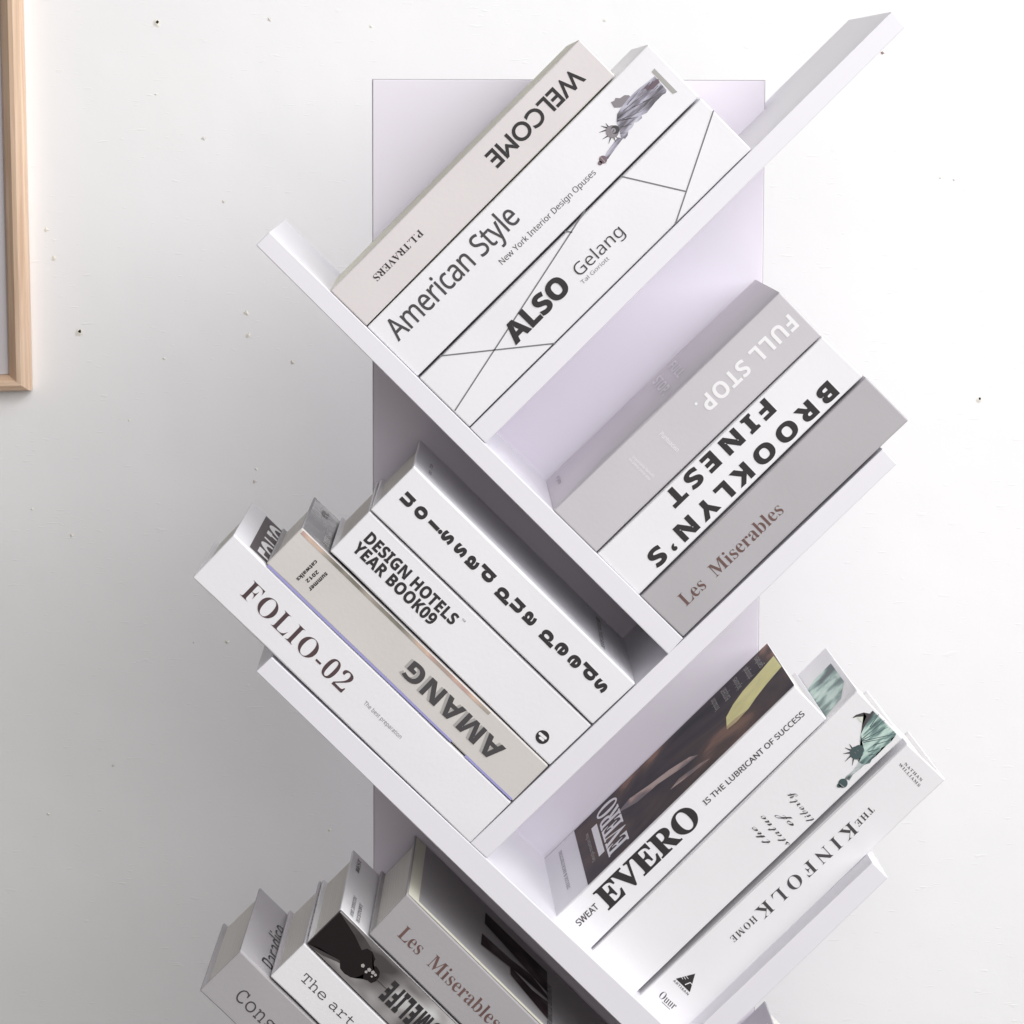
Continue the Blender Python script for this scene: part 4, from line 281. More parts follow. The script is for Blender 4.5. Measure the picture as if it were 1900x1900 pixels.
"M":[781,[709,455,709,682,679,682,648,682,618,682,542,589,467,495,391,402,316,495,240,589,165,682,134,682,104,682,73,682,73,455,73,227,73,0,106,0,138,0,171,0,171,177,171,354,171,531,172,531,172,531,173,531,243,443,313,355,383,267,388,267,394,267,399,267,469,355,539,443,609,531,610,531,610,531,611,531,611,354,611,177,611,0,644,0,676,0,709,0,709,227]],
"O":[823,[45,530,45,341,45,156,186,-9,409,-9,640,-9,778,157,778,341,778,531,636,691,411,691,190,691],[146,192,146,341,146,491,259,601,411,601,564,601,677,491,677,341,677,192,564,81,411,81,259,81]],
"W":[1042,[949,453,1041,682,1009,682,976,682,944,682,882,525,820,369,758,212,695,369,631,525,568,682,537,682,506,682,475,682,412,525,349,369,286,212,223,369,161,525,98,682,65,682,33,682,0,682,92,453,184,223,276,-6,282,-6,289,-6,295,-6,370,180,446,366,521,552,596,366,670,180,745,-6,751,-6,758,-6,764,-6,856,223]],
" ":[278]},"sb":{".":[219,[142,111,109,111,76,111,49,84,49,51,49,18,76,-9,109,-9,142,-9,169,18,169,51,169,84]],
"0":[572,[346,-10,285,-10,199,-10,136,23,96,88,56,153,36,242,36,357,36,434,44,500,60,555,76,610,102,652,139,681,176,710,224,725,285,725,370,725,433,693,474,628,515,563,535,473,535,357,535,280,527,215,511,160,494,105,468,63,432,34,395,5],[247,112,285,112,322,112,348,132,363,173,378,214,385,275,385,357,385,438,378,500,363,541,348,582,322,603,285,603,247,603,221,582,207,541,193,500,186,438,186,357,186,276,193,215,207,174,221,133]],
"1":[572,[312,0,262,0,262,138,262,275,262,413,262,430,262,453,264,481,265,509,265,534,266,555,263,551,255,544,245,534,234,523,223,514,214,506,187,484,159,462,132,440,108,470,83,501,59,531,136,592,212,653,289,714,330,714,372,714,413,714,413,476,413,238,413,0,363,0]],
"2":[572,[206,0,40,0,40,35,40,70,40,105,100,165,159,226,219,286,256,323,285,354,307,379,328,403,344,426,354,447,364,468,369,490,369,513,369,542,361,563,346,577,330,591,309,598,282,598,255,598,228,592,202,579,176,566,149,548,120,525,93,557,65,590,38,622,59,640,81,657,104,672,127,687,153,700,184,710,214,719,250,724,293,724,340,724,380,716,414,699,447,682,473,659,492,630,510,601,519,568,519,531,519,492,511,456,496,424,480,391,457,359,428,327,398,295,362,259,320,220,289,191,259,163,228,134,228,132,228,129,228,127,332,127,435,127,539,127,539,85,539,42,539,0,373,0]],
"3":[572,[311,-10,244,-10,167,-10,98,3,38,29,38,72,38,114,38,157,69,142,101,130,135,122,168,114,199,110,228,110,282,110,320,119,342,138,363,157,374,183,374,217,374,237,369,254,359,268,349,281,332,292,307,299,282,306,247,309,202,309,184,309,166,309,148,309,148,348,148,386,148,425,166,425,185,425,203,425,247,425,281,429,304,438,327,446,342,457,351,472,359,486,363,502,363,521,363,546,355,566,340,581,324,595,298,602,261,602,227,602,198,596,173,585,148,573,126,561,109,550,86,585,62,619,39,654,67,674,100,691,138,704,175,717,220,724,272,724,345,724,404,709,447,680,490,650,511,608,511,554,511,505,496,465,467,436,437,407,400,387,357,376,357,375,357,374,357,373,414,366,458,349,488,321,517,293,532,255,532,208,532,167,522,130,502,97,481,63,450,37,408,19,365,0]],
"4":[572,[371,0,322,0,322,49,322,99,322,148,220,148,119,148,17,148,17,183,17,218,17,253,121,407,226,560,330,714,376,714,423,714,469,714,469,564,469,415,469,265,498,265,526,265,555,265,555,226,555,187,555,148,526,148,498,148,469,148,469,99,469,49,469,0,420,0],[194,331,150,265,207,265,265,265,322,265,322,305,322,346,322,386,322,401,322,420,323,442,324,464,324,485,326,504,327,523,327,535,328,541,327,541,325,541,324,541,318,528,312,515,305,502,298,489,290,476,281,463,237,397]],
"5":[572,[335,-10,241,-10,204,-10,169,-7,136,0,102,7,74,16,49,29,49,72,49,116,49,159,74,146,103,136,138,127,173,118,205,113,236,113,281,113,315,122,339,141,362,159,374,187,374,226,374,298,326,334,231,334,212,334,193,332,173,329,153,325,136,321,123,318,103,329,83,339,63,350,72,471,81,593,90,714,219,714,348,714,477,714,477,671,477,629,477,586,392,586,307,586,222,586,218,539,213,493,209,446,220,449,233,451,246,453,259,455,277,456,300,456,343,456,382,448,416,431,450,414,477,390,497,358,516,326,526,286,526,239,526,162,502,101,454,57,406,12]],
"6":[572,[371,-10,296,-10,247,-10,203,1,164,24,125,46,93,80,70,127,47,173,35,232,35,303,35,344,38,385,44,425,50,465,61,503,76,539,91,574,111,606,139,634,166,661,200,683,242,699,283,714,334,722,393,722,407,722,423,722,442,721,461,720,476,718,489,715,489,675,489,634,489,594,476,597,463,600,448,602,433,603,418,604,403,604,344,604,298,595,266,576,233,557,210,531,197,498,184,464,176,425,174,381,176,381,178,381,180,381,193,404,213,424,238,440,263,456,295,464,335,464,398,464,447,444,484,405,521,366,539,310,539,238,539,161,517,100,474,56,430,12],[270,111,293,111,322,111,346,121,365,142,384,162,393,193,393,236,393,271,385,298,369,318,353,338,329,348,296,348,274,348,255,343,238,334,221,324,208,311,199,296,190,281,185,265,185,249,185,227,189,206,197,185,205,164,217,146,234,132,250,118]],
"7":[572,[164,0,111,0,200,196,290,391,379,587,262,587,144,587,27,587,27,629,27,672,27,714,198,714,368,714,539,714,539,682,539,651,539,619,449,413,359,206,269,0,216,0]],
"8":[572,[335,-10,286,-10,206,-10,144,7,101,41,57,75,35,122,35,181,35,230,48,270,75,300,102,330,134,354,172,373,140,393,113,417,91,446,68,474,57,509,57,552,57,590,68,622,89,647,110,672,138,691,174,704,209,717,246,723,286,723,327,723,365,717,400,704,434,691,462,672,483,647,503,622,514,590,514,551,514,508,502,473,478,446,453,418,423,395,386,377,411,364,436,348,459,331,482,313,500,292,515,269,529,245,536,217,536,185,536,146,526,111,505,82,483,53,454,30,417,14,379,-2],[263,451,286,440,309,451,329,463,346,479,363,494,372,514,372,540,372,563,364,581,348,594,331,607,310,613,285,613,260,613,240,607,224,594,207,581,199,563,199,540,199,515,208,495,225,480,242,465],[248,101,284,101,321,101,349,109,368,125,387,141,396,162,396,189,396,207,391,223,380,237,369,250,356,263,341,274,325,285,309,295,292,304,288,306,283,309,279,311,248,296,223,279,204,260,185,241,175,217,175,190,175,164,184,143,203,126,221,109]],
"9":[572,[237,-10,178,-10,164,-10,148,-10,129,-9,110,-8,95,-6,82,-3,82,37,82,78,82,118,95,115,109,113,124,111,139,109,153,108,168,108,227,108,273,117,306,137,338,156,361,182,374,215,387,248,395,287,397,331,395,331,393,331,391,331,377,308,359,288,336,272,313,256,278,248,233,248,172,248,124,268,87,307,50,346,32,402,32,474,32,551,54,612,98,656,141,700,200,722,275,722,324,722,368,711,407,689,446,666,478,632,501,586,524,539,536,480,536,409,536,368,533,328,527,288,521,247,511,209,496,174,480,138,460,106,433,79,406,51,371,29,330,14,288,-2],[242,364,275,364,298,364,317,369,334,379,350,389,363,402,372,417,381,432,386,447,386,463,386,485,382,507,374,528,366,549,354,567,338,581,322,594,302,601,278,601,249,601,225,591,206,571,187,551,178,519,178,476,178,441,186,414,202,394,218,374]],
"A":[690,[54,0,0,0,84,239,168,478,252,717,314,717,375,717,437,717,521,478,606,239,690,0,636,0,581,0,527,0,510,57,492,113,475,170,388,170,302,170,215,170,198,113,180,57,163,0,109,0],[270,352,253,297,315,297,377,297,439,297,421,352,404,408,386,463,383,474,379,489,374,506,369,523,363,541,358,559,353,577,348,593,345,606,342,593,337,576,332,557,326,537,321,518,316,501,311,483,307,470,304,463,287,408]],
"B":[672,[179,0,90,0,90,238,90,476,90,714,164,714,238,714,312,714,407,714,479,701,528,674,577,647,601,600,601,533,601,492,592,458,573,430,553,402,526,385,491,379,491,377,491,376,491,374,515,369,537,361,556,349,575,337,591,320,602,297,613,274,619,244,619,207,619,142,596,92,549,55,502,18,438,0,357,0,268,0],[241,484,241,431,270,431,300,431,329,431,373,431,403,438,421,452,438,466,446,486,446,513,446,540,436,560,416,572,396,584,364,590,321,590,294,590,268,590,241,590,241,537],[241,187,241,125,274,125,307,125,340,125,385,125,417,134,435,152,453,169,462,193,462,222,462,249,453,270,435,287,416,303,383,311,335,311,304,311,272,311,241,311,241,249]],
"C":[637,[417,-10,379,-10,306,-10,245,5,198,36,150,66,115,109,92,164,69,219,58,283,58,356,58,428,71,492,97,547,123,602,161,646,211,677,260,708,321,724,393,724,428,724,464,720,500,711,535,701,569,689,602,674,586,633,569,592,553,551,526,564,500,575,473,584,446,593,419,598,393,598,335,598,291,576,260,533,229,490,214,430,214,355,214,279,228,220,257,179,285,137,330,116,393,116,422,116,452,119,481,126,510,133,541,142,575,154,575,112,575,69,575,27,544,14,513,5,482,-1,451,-7]],
"D":[740,[157,0,90,0,90,238,90,476,90,714,165,714,239,714,314,714,389,714,454,701,509,674,563,647,606,608,637,557,667,505,682,441,682,364,682,243,648,153,580,92,511,31,415,0,292,0,225,0],[241,280,241,125,263,125,284,125,306,125,452,125,525,203,525,360,525,439,508,498,473,535,438,572,388,590,322,590,295,590,268,590,241,590,241,435]],
"E":[560,[227,0,90,0,90,238,90,476,90,714,227,714,364,714,501,714,501,673,501,631,501,590,414,590,328,590,241,590,241,538,241,485,241,433,322,433,402,433,483,433,483,392,483,350,483,309,402,309,322,309,241,309,241,248,241,186,241,125,328,125,414,125,501,125,501,83,501,42,501,0,364,0]],
"F":[549,[140,0,90,0,90,238,90,476,90,714,226,714,363,714,499,714,499,673,499,631,499,590,412,590,326,590,239,590,239,529,239,467,239,406,320,406,400,406,481,406,481,365,481,323,481,282,400,282,320,282,239,282,239,188,239,94,239,0,189,0]],
"G":[724,[441,-10,390,-10,283,-10,201,21,144,84,87,147,58,238,58,358,58,433,72,497,102,552,131,607,173,649,228,679,283,709,351,724,431,724,469,724,506,720,543,712,580,704,613,693,643,680,626,640,610,599,593,559,571,570,546,580,518,587,490,594,461,598,430,598,386,598,348,588,316,568,283,548,258,520,241,484,223,447,214,404,214,355,214,308,220,267,233,231,246,195,266,167,293,147,320,126,356,116,400,116,421,116,440,117,455,119,470,121,483,123,496,126,496,176,496,225,496,275,451,275,406,275,361,275,361,317,361,359,361,401,455,401,550,401,644,401,644,278,644,154,644,31,607,18,568,8,528,1,487,-6]],
"H":[765,[140,0,90,0,90,238,90,476,90,714,140,714,191,714,241,714,241,621,241,527,241,434,335,434,430,434,524,434,524,527,524,621,524,714,574,714,625,714,675,714,675,476,675,238,675,0,625,0,574,0,524,0,524,103,524,205,524,308,430,308,335,308,241,308,241,205,241,103,241,0,191,0]],
"I":[389,[140,0,32,0,32,29,32,57,32,86,61,99,90,113,119,126,119,280,119,434,119,588,90,601,61,615,32,628,32,657,32,685,32,714,140,714,249,714,357,714,357,685,357,657,357,628,328,615,299,601,270,588,270,434,270,280,270,126,299,113,328,99,357,86,357,57,357,29,357,0,249,0]],
"K":[664,[140,0,90,0,90,238,90,476,90,714,140,714,191,714,241,714,241,605,241,496,241,387,250,401,260,415,270,430,280,444,290,458,301,471,365,552,430,633,494,714,550,714,606,714,662,714,579,609,496,503,413,398,497,265,580,133,664,0,607,0,549,0,492,0,430,100,367,201,305,301,284,286,262,270,241,255,241,170,241,85,241,0,191,0]],
"L":[565,[237,0,90,0,90,238,90,476,90,714,140,714,191,714,241,714,241,518,241,321,241,125,338,125,434,125,531,125,531,83,531,42,531,0,384,0]],
"M":[943,[135,0,90,0,90,238,90,476,90,714,159,714,227,714,296,714,352,532,409,350,465,168,466,168,467,168,468,168,528,350,587,532,647,714,716,714,784,714,853,714,853,476,853,238,853,0,806,0,759,0,712,0,712,113,712,225,712,338,712,361,713,387,714,416,715,445,716,473,717,500,718,526,718,546,719,559,718,559,716,559,715,559,654,373,592,186,531,0,485,0,438,0,392,0,335,187,277,373,220,560,219,560,217,560,216,560,217,547,219,527,220,500,221,473,223,445,224,415,225,384,225,357,225,332,225,221,225,111,225,0,180,0]],
"N":[813,[135,0,90,0,90,238,90,476,90,714,154,714,217,714,281,714,384,536,488,357,591,179,592,179,593,179,594,179,592,212,590,245,589,278,588,311,587,343,587,376,587,489,587,601,587,714,632,714,678,714,723,714,723,476,723,238,723,0,659,0,595,0,531,0,427,180,324,360,220,540,219,540,217,540,216,540,219,506,221,472,223,438,224,404,225,370,225,336,225,224,225,112,225,0,180,0]],
"O":[796,[476,-10,398,-10,321,-10,257,5,207,36,156,67,119,110,95,165,70,220,58,285,58,359,58,433,70,497,95,552,119,607,156,649,207,680,257,710,321,725,399,725,476,725,540,710,590,680,640,649,677,606,702,552,726,497,738,432,738,358,738,284,726,220,702,165,677,110,640,67,590,36,540,5],[335,117,398,117,463,117,509,139,537,182,565,225,579,283,579,358,579,433,565,492,537,535,509,578,463,599,399,599,335,599,289,578,260,535,231,492,217,433,217,358,217,283,231,225,260,182,289,139]],
"P":[628,[140,0,90,0,90,238,90,476,90,714,166,714,242,714,318,714,410,714,477,694,520,655,562,615,583,560,583,491,583,450,574,411,557,375,540,338,511,309,471,287,430,265,375,254,306,254,284,254,263,254,241,254,241,169,241,85,241,0,191,0],[241,449,241,378,258,378,274,378,291,378,334,378,368,387,393,404,418,421,430,448,430,486,430,555,390,590,310,590,287,590,264,590,241,590,241,519]],
"R":[660,[140,0,90,0,90,238,90,476,90,714,159,714,229,714,298,714,395,714,467,696,514,661,560,626,583,572,583,500,583,467,577,439,565,415,552,390,536,370,516,353,495,336,473,322,450,311,520,207,590,104,660,0,604,0,548,0,492,0,435,91,379,183,322,274,295,274,268,274,241,274,241,183,241,91,241,0,191,0],[241,461,241,397,257,397,274,397,290,397,340,397,376,405,398,422,419,439,430,463,430,496,430,530,419,554,396,569,373,583,336,590,287,590,272,590,256,590,241,590,241,526]],
"S":[551,[332,-10,248,-10,173,-10,105,4,46,33,46,80,46,127,46,174,80,159,115,146,152,134,188,121,224,115,260,115,297,115,324,122,340,137,355,151,363,169,363,191,363,218,350,239,323,256,296,273,264,291,224,308,207,315,189,324,170,336,151,347,132,360,115,377,97,394,82,414,71,437,60,460,54,488,54,521,54,585,76,635,119,671,162,706,221,724,296,724,333,724,369,720,403,711,436,702,471,690,508,674,492,635,475,595,459,556,426,569,397,580,371,587,345,594,318,598,291,598,262,598,240,591,225,578,210,565,202,547,202,526,202,501,213,481,236,466,259,451,292,432,337,412,374,395,405,378,431,359,456,340,476,317,490,292,504,267,511,235,511,198,511,135,488,84,443,47,397,9]],
"T":[579,[264,0,214,0,214,196,214,392,214,588,149,588,85,588,20,588,20,630,20,672,20,714,200,714,379,714,559,714,559,672,559,630,559,588,494,588,430,588,365,588,365,392,365,196,365,0,315,0]],
"U":[756,[442,-10,375,-10,280,-10,208,14,159,62,110,111,85,175,85,254,85,407,85,561,85,714,135,714,186,714,236,714,236,568,236,423,236,277,236,218,248,177,272,153,296,129,332,117,379,117,428,117,464,130,487,156,509,182,520,223,520,278,520,423,520,569,520,714,570,714,621,714,671,714,671,560,671,406,671,252,671,203,660,158,639,119,617,79,584,47,541,25,497,1]],
"V":[650,[297,0,242,0,161,238,81,476,0,714,51,714,102,714,153,714,198,572,242,431,287,289,290,282,293,268,299,249,304,229,309,208,314,187,319,165,323,147,325,132,327,147,330,165,336,187,341,208,346,229,351,249,356,268,360,282,362,289,407,431,452,572,497,714,548,714,599,714,650,714,569,476,488,238,407,0,352,0]],
"W":[967,[239,0,182,0,121,238,61,476,0,714,50,714,99,714,149,714,179,584,210,454,240,324,244,309,248,289,253,266,258,243,262,219,266,196,270,173,273,153,275,137,277,154,280,174,284,197,288,220,292,242,297,264,302,285,305,302,308,314,343,447,377,581,412,714,460,714,507,714,555,714,590,581,624,447,659,314,662,303,666,286,671,264,675,242,679,219,683,196,687,173,690,153,692,137,694,154,697,174,701,197,705,220,709,243,715,266,720,289,724,309,727,324,757,454,788,584,818,714,868,714,917,714,967,714,906,476,846,238,785,0,728,0,670,0,613,0,581,125,548,250,516,375,514,382,512,393,509,408,506,423,502,439,499,456,495,473,492,490,489,506,486,521,484,533,483,542,482,533,481,521,478,506,475,490,471,474,468,457,465,440,461,424,458,409,455,394,452,382,450,374,418,249,386,125,354,0,297,0]],
"Y":[624,[287,0,237,0,237,91,237,182,237,273,158,420,79,567,0,714,55,714,109,714,164,714,213,616,263,518,312,420,362,518,411,616,461,714,515,714,570,714,624,714,545,569,466,423,387,278,387,185,387,93,387,0,337,0]],
"a":[604,[256,-10,211,-10,162,-10,122,4,90,33,58,61,42,104,42,163,42,221,62,264,103,292,144,319,205,334,286,337,318,338,349,339,381,340,381,348,381,356,381,364,381,393,373,414,359,427,344,440,323,447,296,447,269,447,243,443,218,436,193,428,167,418,142,407,126,441,109,474,93,508,122,523,155,535,191,544,226,553,263,557,302,557,375,557,432,541,471,510,510,478,529,429,529,364,529,243,529,121,529,0,494,0,460,0,425,0,415,25,406,49,396,74,395,74,393,74,392,74,369,45,344,23,318,10,292,-3],[246,99,267,99,299,99,326,108,348,128,370,147,381,173,381,208,381,223,381,238,381,253,362,252,342,252,323,251,275,250,242,241,223,225,204,209,195,188,195,162,195,139,202,123,215,114,228,104]],
"b":[633,[441,-10,378,-10,338,-10,307,-3,284,12,261,26,242,42,227,60,224,60,220,60,217,60,209,40,200,20,192,0,154,0,116,0,78,0,78,253,78,507,78,760,128,760,177,760,227,760,227,701,227,642,227,583,227,562,226,542,225,522,224,502,222,486,221,475,223,475,225,475,227,475,242,498,261,517,286,533,311,548,343,556,382,556,443,556,493,532,531,485,569,437,588,367,588,274,588,181,569,110,530,62,491,14],[295,111,336,111,367,111,391,125,409,154,427,182,436,223,436,276,436,329,427,370,409,397,390,424,365,437,334,437,295,437,268,425,252,401,237,377,228,340,227,291,227,286,227,280,227,275,227,222,235,182,251,154,266,125]],
"c":[514,[338,-10,300,-10,219,-10,156,13,112,58,67,102,45,173,45,270,45,337,56,391,79,433,102,475,133,506,174,526,214,546,260,556,313,556,350,556,383,552,411,545,438,538,462,529,483,519,468,481,454,442,439,404,416,413,394,421,374,427,353,433,333,436,313,436,236,436,197,381,197,271,197,216,207,176,228,150,248,124,276,111,313,111,344,111,372,115,396,124,420,132,443,143,466,158,466,116,466,73,466,31,443,16,420,6,395,-1,370,-7]],
"d":[633,[290,-10,251,-10,190,-10,141,14,103,62,64,109,45,179,45,272,45,365,64,436,103,484,142,532,192,556,255,556,294,556,327,548,352,533,377,518,397,499,412,476,414,476,415,476,417,476,415,487,413,502,410,523,407,543,406,564,406,585,406,643,406,702,406,760,456,760,505,760,555,760,555,507,555,253,555,0,517,0,479,0,441,0,431,24,422,47,412,71,410,71,408,71,406,71,391,48,372,29,347,14,322,-2],[269,109,303,109,344,109,373,121,390,146,407,170,415,206,416,255,416,260,416,266,416,271,416,324,408,365,392,393,375,421,345,435,301,435,268,435,243,421,224,393,205,364,196,323,196,270,196,217,205,177,224,150,243,123]],
"e":[591,[367,-10,325,-10,270,-10,222,0,180,21,138,41,105,72,81,113,57,154,45,206,45,269,45,333,56,386,78,429,99,471,129,503,168,524,207,545,252,556,303,556,378,556,438,535,482,492,526,449,548,387,548,308,548,284,548,260,548,236,431,236,313,236,196,236,197,194,210,161,234,137,257,113,290,101,332,101,367,101,399,105,428,112,457,119,486,129,517,144,517,106,517,67,517,29,490,16,462,6,433,-1,403,-7],[202,374,199,335,269,335,338,335,408,335,407,368,399,396,382,418,365,439,339,450,304,450,275,450,252,441,233,422,214,403]],
"f":[387,[152,0,102,0,102,145,102,289,102,434,75,434,47,434,20,434,20,458,20,482,20,506,47,519,75,533,102,546,102,559,102,573,102,586,102,633,110,669,126,695,141,720,164,738,193,749,222,760,256,765,295,765,324,765,351,763,375,758,398,753,417,748,432,742,419,706,407,669,394,633,383,636,370,640,357,643,344,646,328,647,311,647,290,647,275,641,266,628,256,615,251,599,251,580,251,569,251,557,251,546,294,546,337,546,380,546,380,509,380,471,380,434,337,434,294,434,251,434,251,289,251,145,251,0,201,0]],
"g":[633,[372,-240,282,-240,243,-240,207,-238,175,-233,141,-228,109,-220,78,-208,78,-168,78,-129,78,-89,145,-117,216,-131,291,-131,368,-131,406,-90,406,-7,406,-3,406,0,406,4,406,15,407,27,408,39,409,51,409,62,410,71,409,71,407,71,406,71,387,42,365,22,339,9,313,-4,284,-10,251,-10,186,-10,136,15,100,65,63,114,45,183,45,272,45,361,64,431,101,481,138,531,190,556,255,556,322,556,375,529,413,476,414,476,416,476,417,476,421,499,425,523,429,546,471,546,513,546,555,546,555,364,555,181,555,-1,555,-79,532,-138,486,-179,440,-220],[233,107,304,107,342,107,370,118,389,140,407,161,416,199,416,253,416,259,416,265,416,271,416,330,407,372,389,397,371,422,342,435,302,435,232,435,197,380,197,270,197,161]],
"h":[657,[128,0,78,0,78,253,78,507,78,760,128,760,177,760,227,760,227,708,227,657,227,605,227,578,226,553,225,528,223,503,221,486,220,476,223,476,225,476,228,476,245,504,268,524,295,537,322,550,353,556,386,556,445,556,493,540,529,509,564,477,582,426,582,356,582,237,582,119,582,0,532,0,483,0,433,0,433,106,433,213,433,319,433,398,404,437,345,437,300,437,269,422,252,391,236,359,227,315,227,257,227,171,227,86,227,0,177,0]],
"i":[305,[175,614,153,614,130,614,111,619,96,630,80,641,72,660,72,687,72,715,80,734,96,745,111,755,130,760,153,760,175,760,194,755,210,745,226,734,234,715,234,687,234,660,226,641,210,630,194,619],[128,0,78,0,78,182,78,364,78,546,128,546,177,546,227,546,227,364,227,182,227,0,177,0]],
"k":[620,[128,0,78,0,78,253,78,507,78,760,128,760,177,760,227,760,227,647,227,533,227,420,227,399,226,379,225,359,223,338,221,318,219,297,220,297,220,297,221,297,231,311,241,325,252,340,263,354,274,367,286,380,337,435,388,491,439,546,495,546,551,546,607,546,535,467,462,388,390,309,467,206,543,103,620,0,563,0,505,0,448,0,396,74,343,147,291,221,270,204,248,187,227,170,227,113,227,57,227,0,177,0]],
"l":[305,[128,0,78,0,78,253,78,507,78,760,128,760,177,760,227,760,227,507,227,253,227,0,177,0]],
"m":[982,[128,0,78,0,78,182,78,364,78,546,116,546,154,546,192,546,199,523,205,499,212,476,215,476,217,476,220,476,237,504,259,524,289,537,318,550,348,556,379,556,419,556,453,550,481,537,509,524,530,503,545,476,549,476,554,476,558,476,575,504,598,524,628,537,657,550,688,556,719,556,781,556,828,540,860,509,891,477,907,426,907,356,907,237,907,119,907,0,857,0,808,0,758,0,758,106,758,213,758,319,758,398,731,437,676,437,637,437,609,423,592,395,575,367,567,327,567,274,567,183,567,91,567,0,517,0,468,0,418,0,418,106,418,213,418,319,418,398,391,437,336,437,295,437,266,421,251,391,235,360,227,315,227,257,227,171,227,86,227,0,177,0]],
"n":[657,[128,0,78,0,78,182,78,364,78,546,116,546,154,546,192,546,199,523,205,499,212,476,215,476,217,476,220,476,237,504,261,524,292,537,322,550,354,556,388,556,447,556,494,540,529,509,564,477,582,426,582,356,582,237,582,119,582,0,532,0,483,0,433,0,433,106,433,213,433,319,433,358,426,388,412,408,398,427,376,437,345,437,300,437,269,421,252,391,235,360,227,315,227,257,227,171,227,86,227,0,177,0]],
"o":[619,[390,-10,308,-10,257,-10,212,1,173,23,133,45,102,77,79,120,56,162,45,213,45,274,45,365,69,434,116,483,163,532,228,556,311,556,362,556,408,545,447,523,486,501,517,469,540,428,563,386,574,335,574,274,574,183,550,113,502,64,455,15],[270,110,310,110,349,110,378,124,396,152,413,179,422,220,422,274,422,328,413,368,396,396,378,423,349,436,309,436,270,436,241,423,224,396,206,368,197,328,197,274,197,220,206,179,224,152,241,124]],
"p":[633,[128,-240,78,-240,78,22,78,284,78,546,118,546,159,546,199,546,206,522,213,499,220,475,222,475,225,475,227,475,242,497,261,516,286,532,311,548,343,556,382,556,443,556,493,532,531,485,569,437,588,367,588,274,588,181,568,111,529,62,490,14,439,-10,378,-10,339,-10,307,-3,284,12,261,26,242,42,227,60,224,60,222,60,219,60,224,32,227,5,227,-20,227,-93,227,-167,227,-240,177,-240],[295,111,336,111,370,111,395,125,412,154,428,182,436,223,436,276,436,383,402,437,334,437,295,437,268,425,252,401,237,377,228,340,227,291,227,286,227,280,227,275,227,222,235,182,251,154,266,125]],
"r":[454,[128,0,78,0,78,182,78,364,78,546,116,546,153,546,191,546,198,515,206,485,213,454,215,454,218,454,220,454,236,482,258,506,286,526,314,546,346,556,383,556,390,556,399,556,409,555,419,554,427,553,433,552,429,505,426,459,422,412,417,413,411,415,402,416,393,417,385,417,378,417,353,417,328,413,305,404,282,395,263,380,249,360,234,340,227,313,227,278,227,185,227,93,227,0,177,0]],
"s":[497,[303,-10,226,-10,188,-10,155,-8,128,-3,101,2,73,11,46,22,46,63,46,104,46,145,75,132,107,121,141,112,175,103,205,99,231,99,260,99,281,103,294,112,306,121,312,132,312,146,312,155,310,164,305,171,300,178,289,187,272,196,255,205,229,217,194,232,160,247,132,261,110,275,88,290,72,307,61,328,50,348,45,373,45,404,45,455,65,493,104,518,143,543,196,556,261,556,295,556,327,553,358,546,389,539,420,528,453,513,438,477,423,442,408,406,381,417,356,427,332,435,308,442,284,446,259,446,215,446,193,434,193,410,193,401,196,394,202,387,207,380,218,372,235,364,251,356,275,345,307,332,338,319,365,306,388,293,411,279,428,262,441,242,453,221,459,195,459,162,459,107,440,64,401,35,362,5]],
"t":[434,[293,-10,265,-10,232,-10,203,-5,178,6,152,17,132,35,117,62,102,88,94,124,94,171,94,259,94,346,94,434,70,434,47,434,23,434,23,455,23,476,23,497,50,514,78,530,105,547,119,585,134,624,148,662,180,662,211,662,243,662,243,623,243,585,243,546,294,546,345,546,396,546,396,509,396,471,396,434,345,434,294,434,243,434,243,346,243,259,243,171,243,150,249,135,261,125,273,114,289,109,308,109,325,109,341,111,356,114,371,117,387,121,402,126,402,89,402,52,402,15,386,8,366,2,343,-3,319,-8]],
"u":[657,[303,-10,269,-10,210,-10,163,6,128,38,93,69,75,120,75,190,75,309,75,427,75,546,125,546,174,546,224,546,224,440,224,333,224,227,224,188,231,159,245,139,259,119,281,109,312,109,357,109,388,125,405,156,422,187,430,231,430,289,430,375,430,460,430,546,480,546,529,546,579,546,579,364,579,182,579,0,541,0,503,0,465,0,458,23,452,47,445,70,442,70,440,70,437,70,420,42,396,22,366,9,335,-4]],
"w":[856,[218,0,165,0,113,182,62,364,10,546,59,546,109,546,158,546,179,465,200,385,221,304,226,287,230,267,234,244,237,221,241,198,244,177,247,155,250,138,251,125,252,125,254,125,255,125,256,134,257,147,259,163,261,178,264,194,267,211,270,228,272,243,275,257,277,270,279,279,280,284,302,371,325,459,347,546,402,546,456,546,511,546,532,459,554,371,575,284,578,275,581,260,585,239,588,218,591,197,595,176,598,155,599,138,599,125,600,125,602,125,603,125,604,136,607,153,610,175,613,196,617,219,622,243,626,267,630,287,635,304,657,385,678,465,700,546,749,546,797,546,846,546,794,364,741,182,689,0,635,0,581,0,527,0,513,64,499,127,485,191,482,202,479,219,474,242,469,264,463,288,457,314,451,339,445,363,440,385,435,406,431,422,429,432,428,432,426,432,425,432,423,422,420,406,415,385,410,363,404,339,398,314,392,288,386,264,381,241,376,218,372,201,369,189,354,126,340,63,325,0,272,0]],
"x":[578,[61,0,5,0,67,93,128,186,190,279,131,368,73,457,14,546,70,546,127,546,183,546,218,488,254,430,289,372,325,430,360,488,396,546,452,546,509,546,565,546,506,457,446,368,387,279,449,186,511,93,573,0,517,0,460,0,404,0,366,62,327,125,289,187,251,125,212,62,174,0,118,0]],
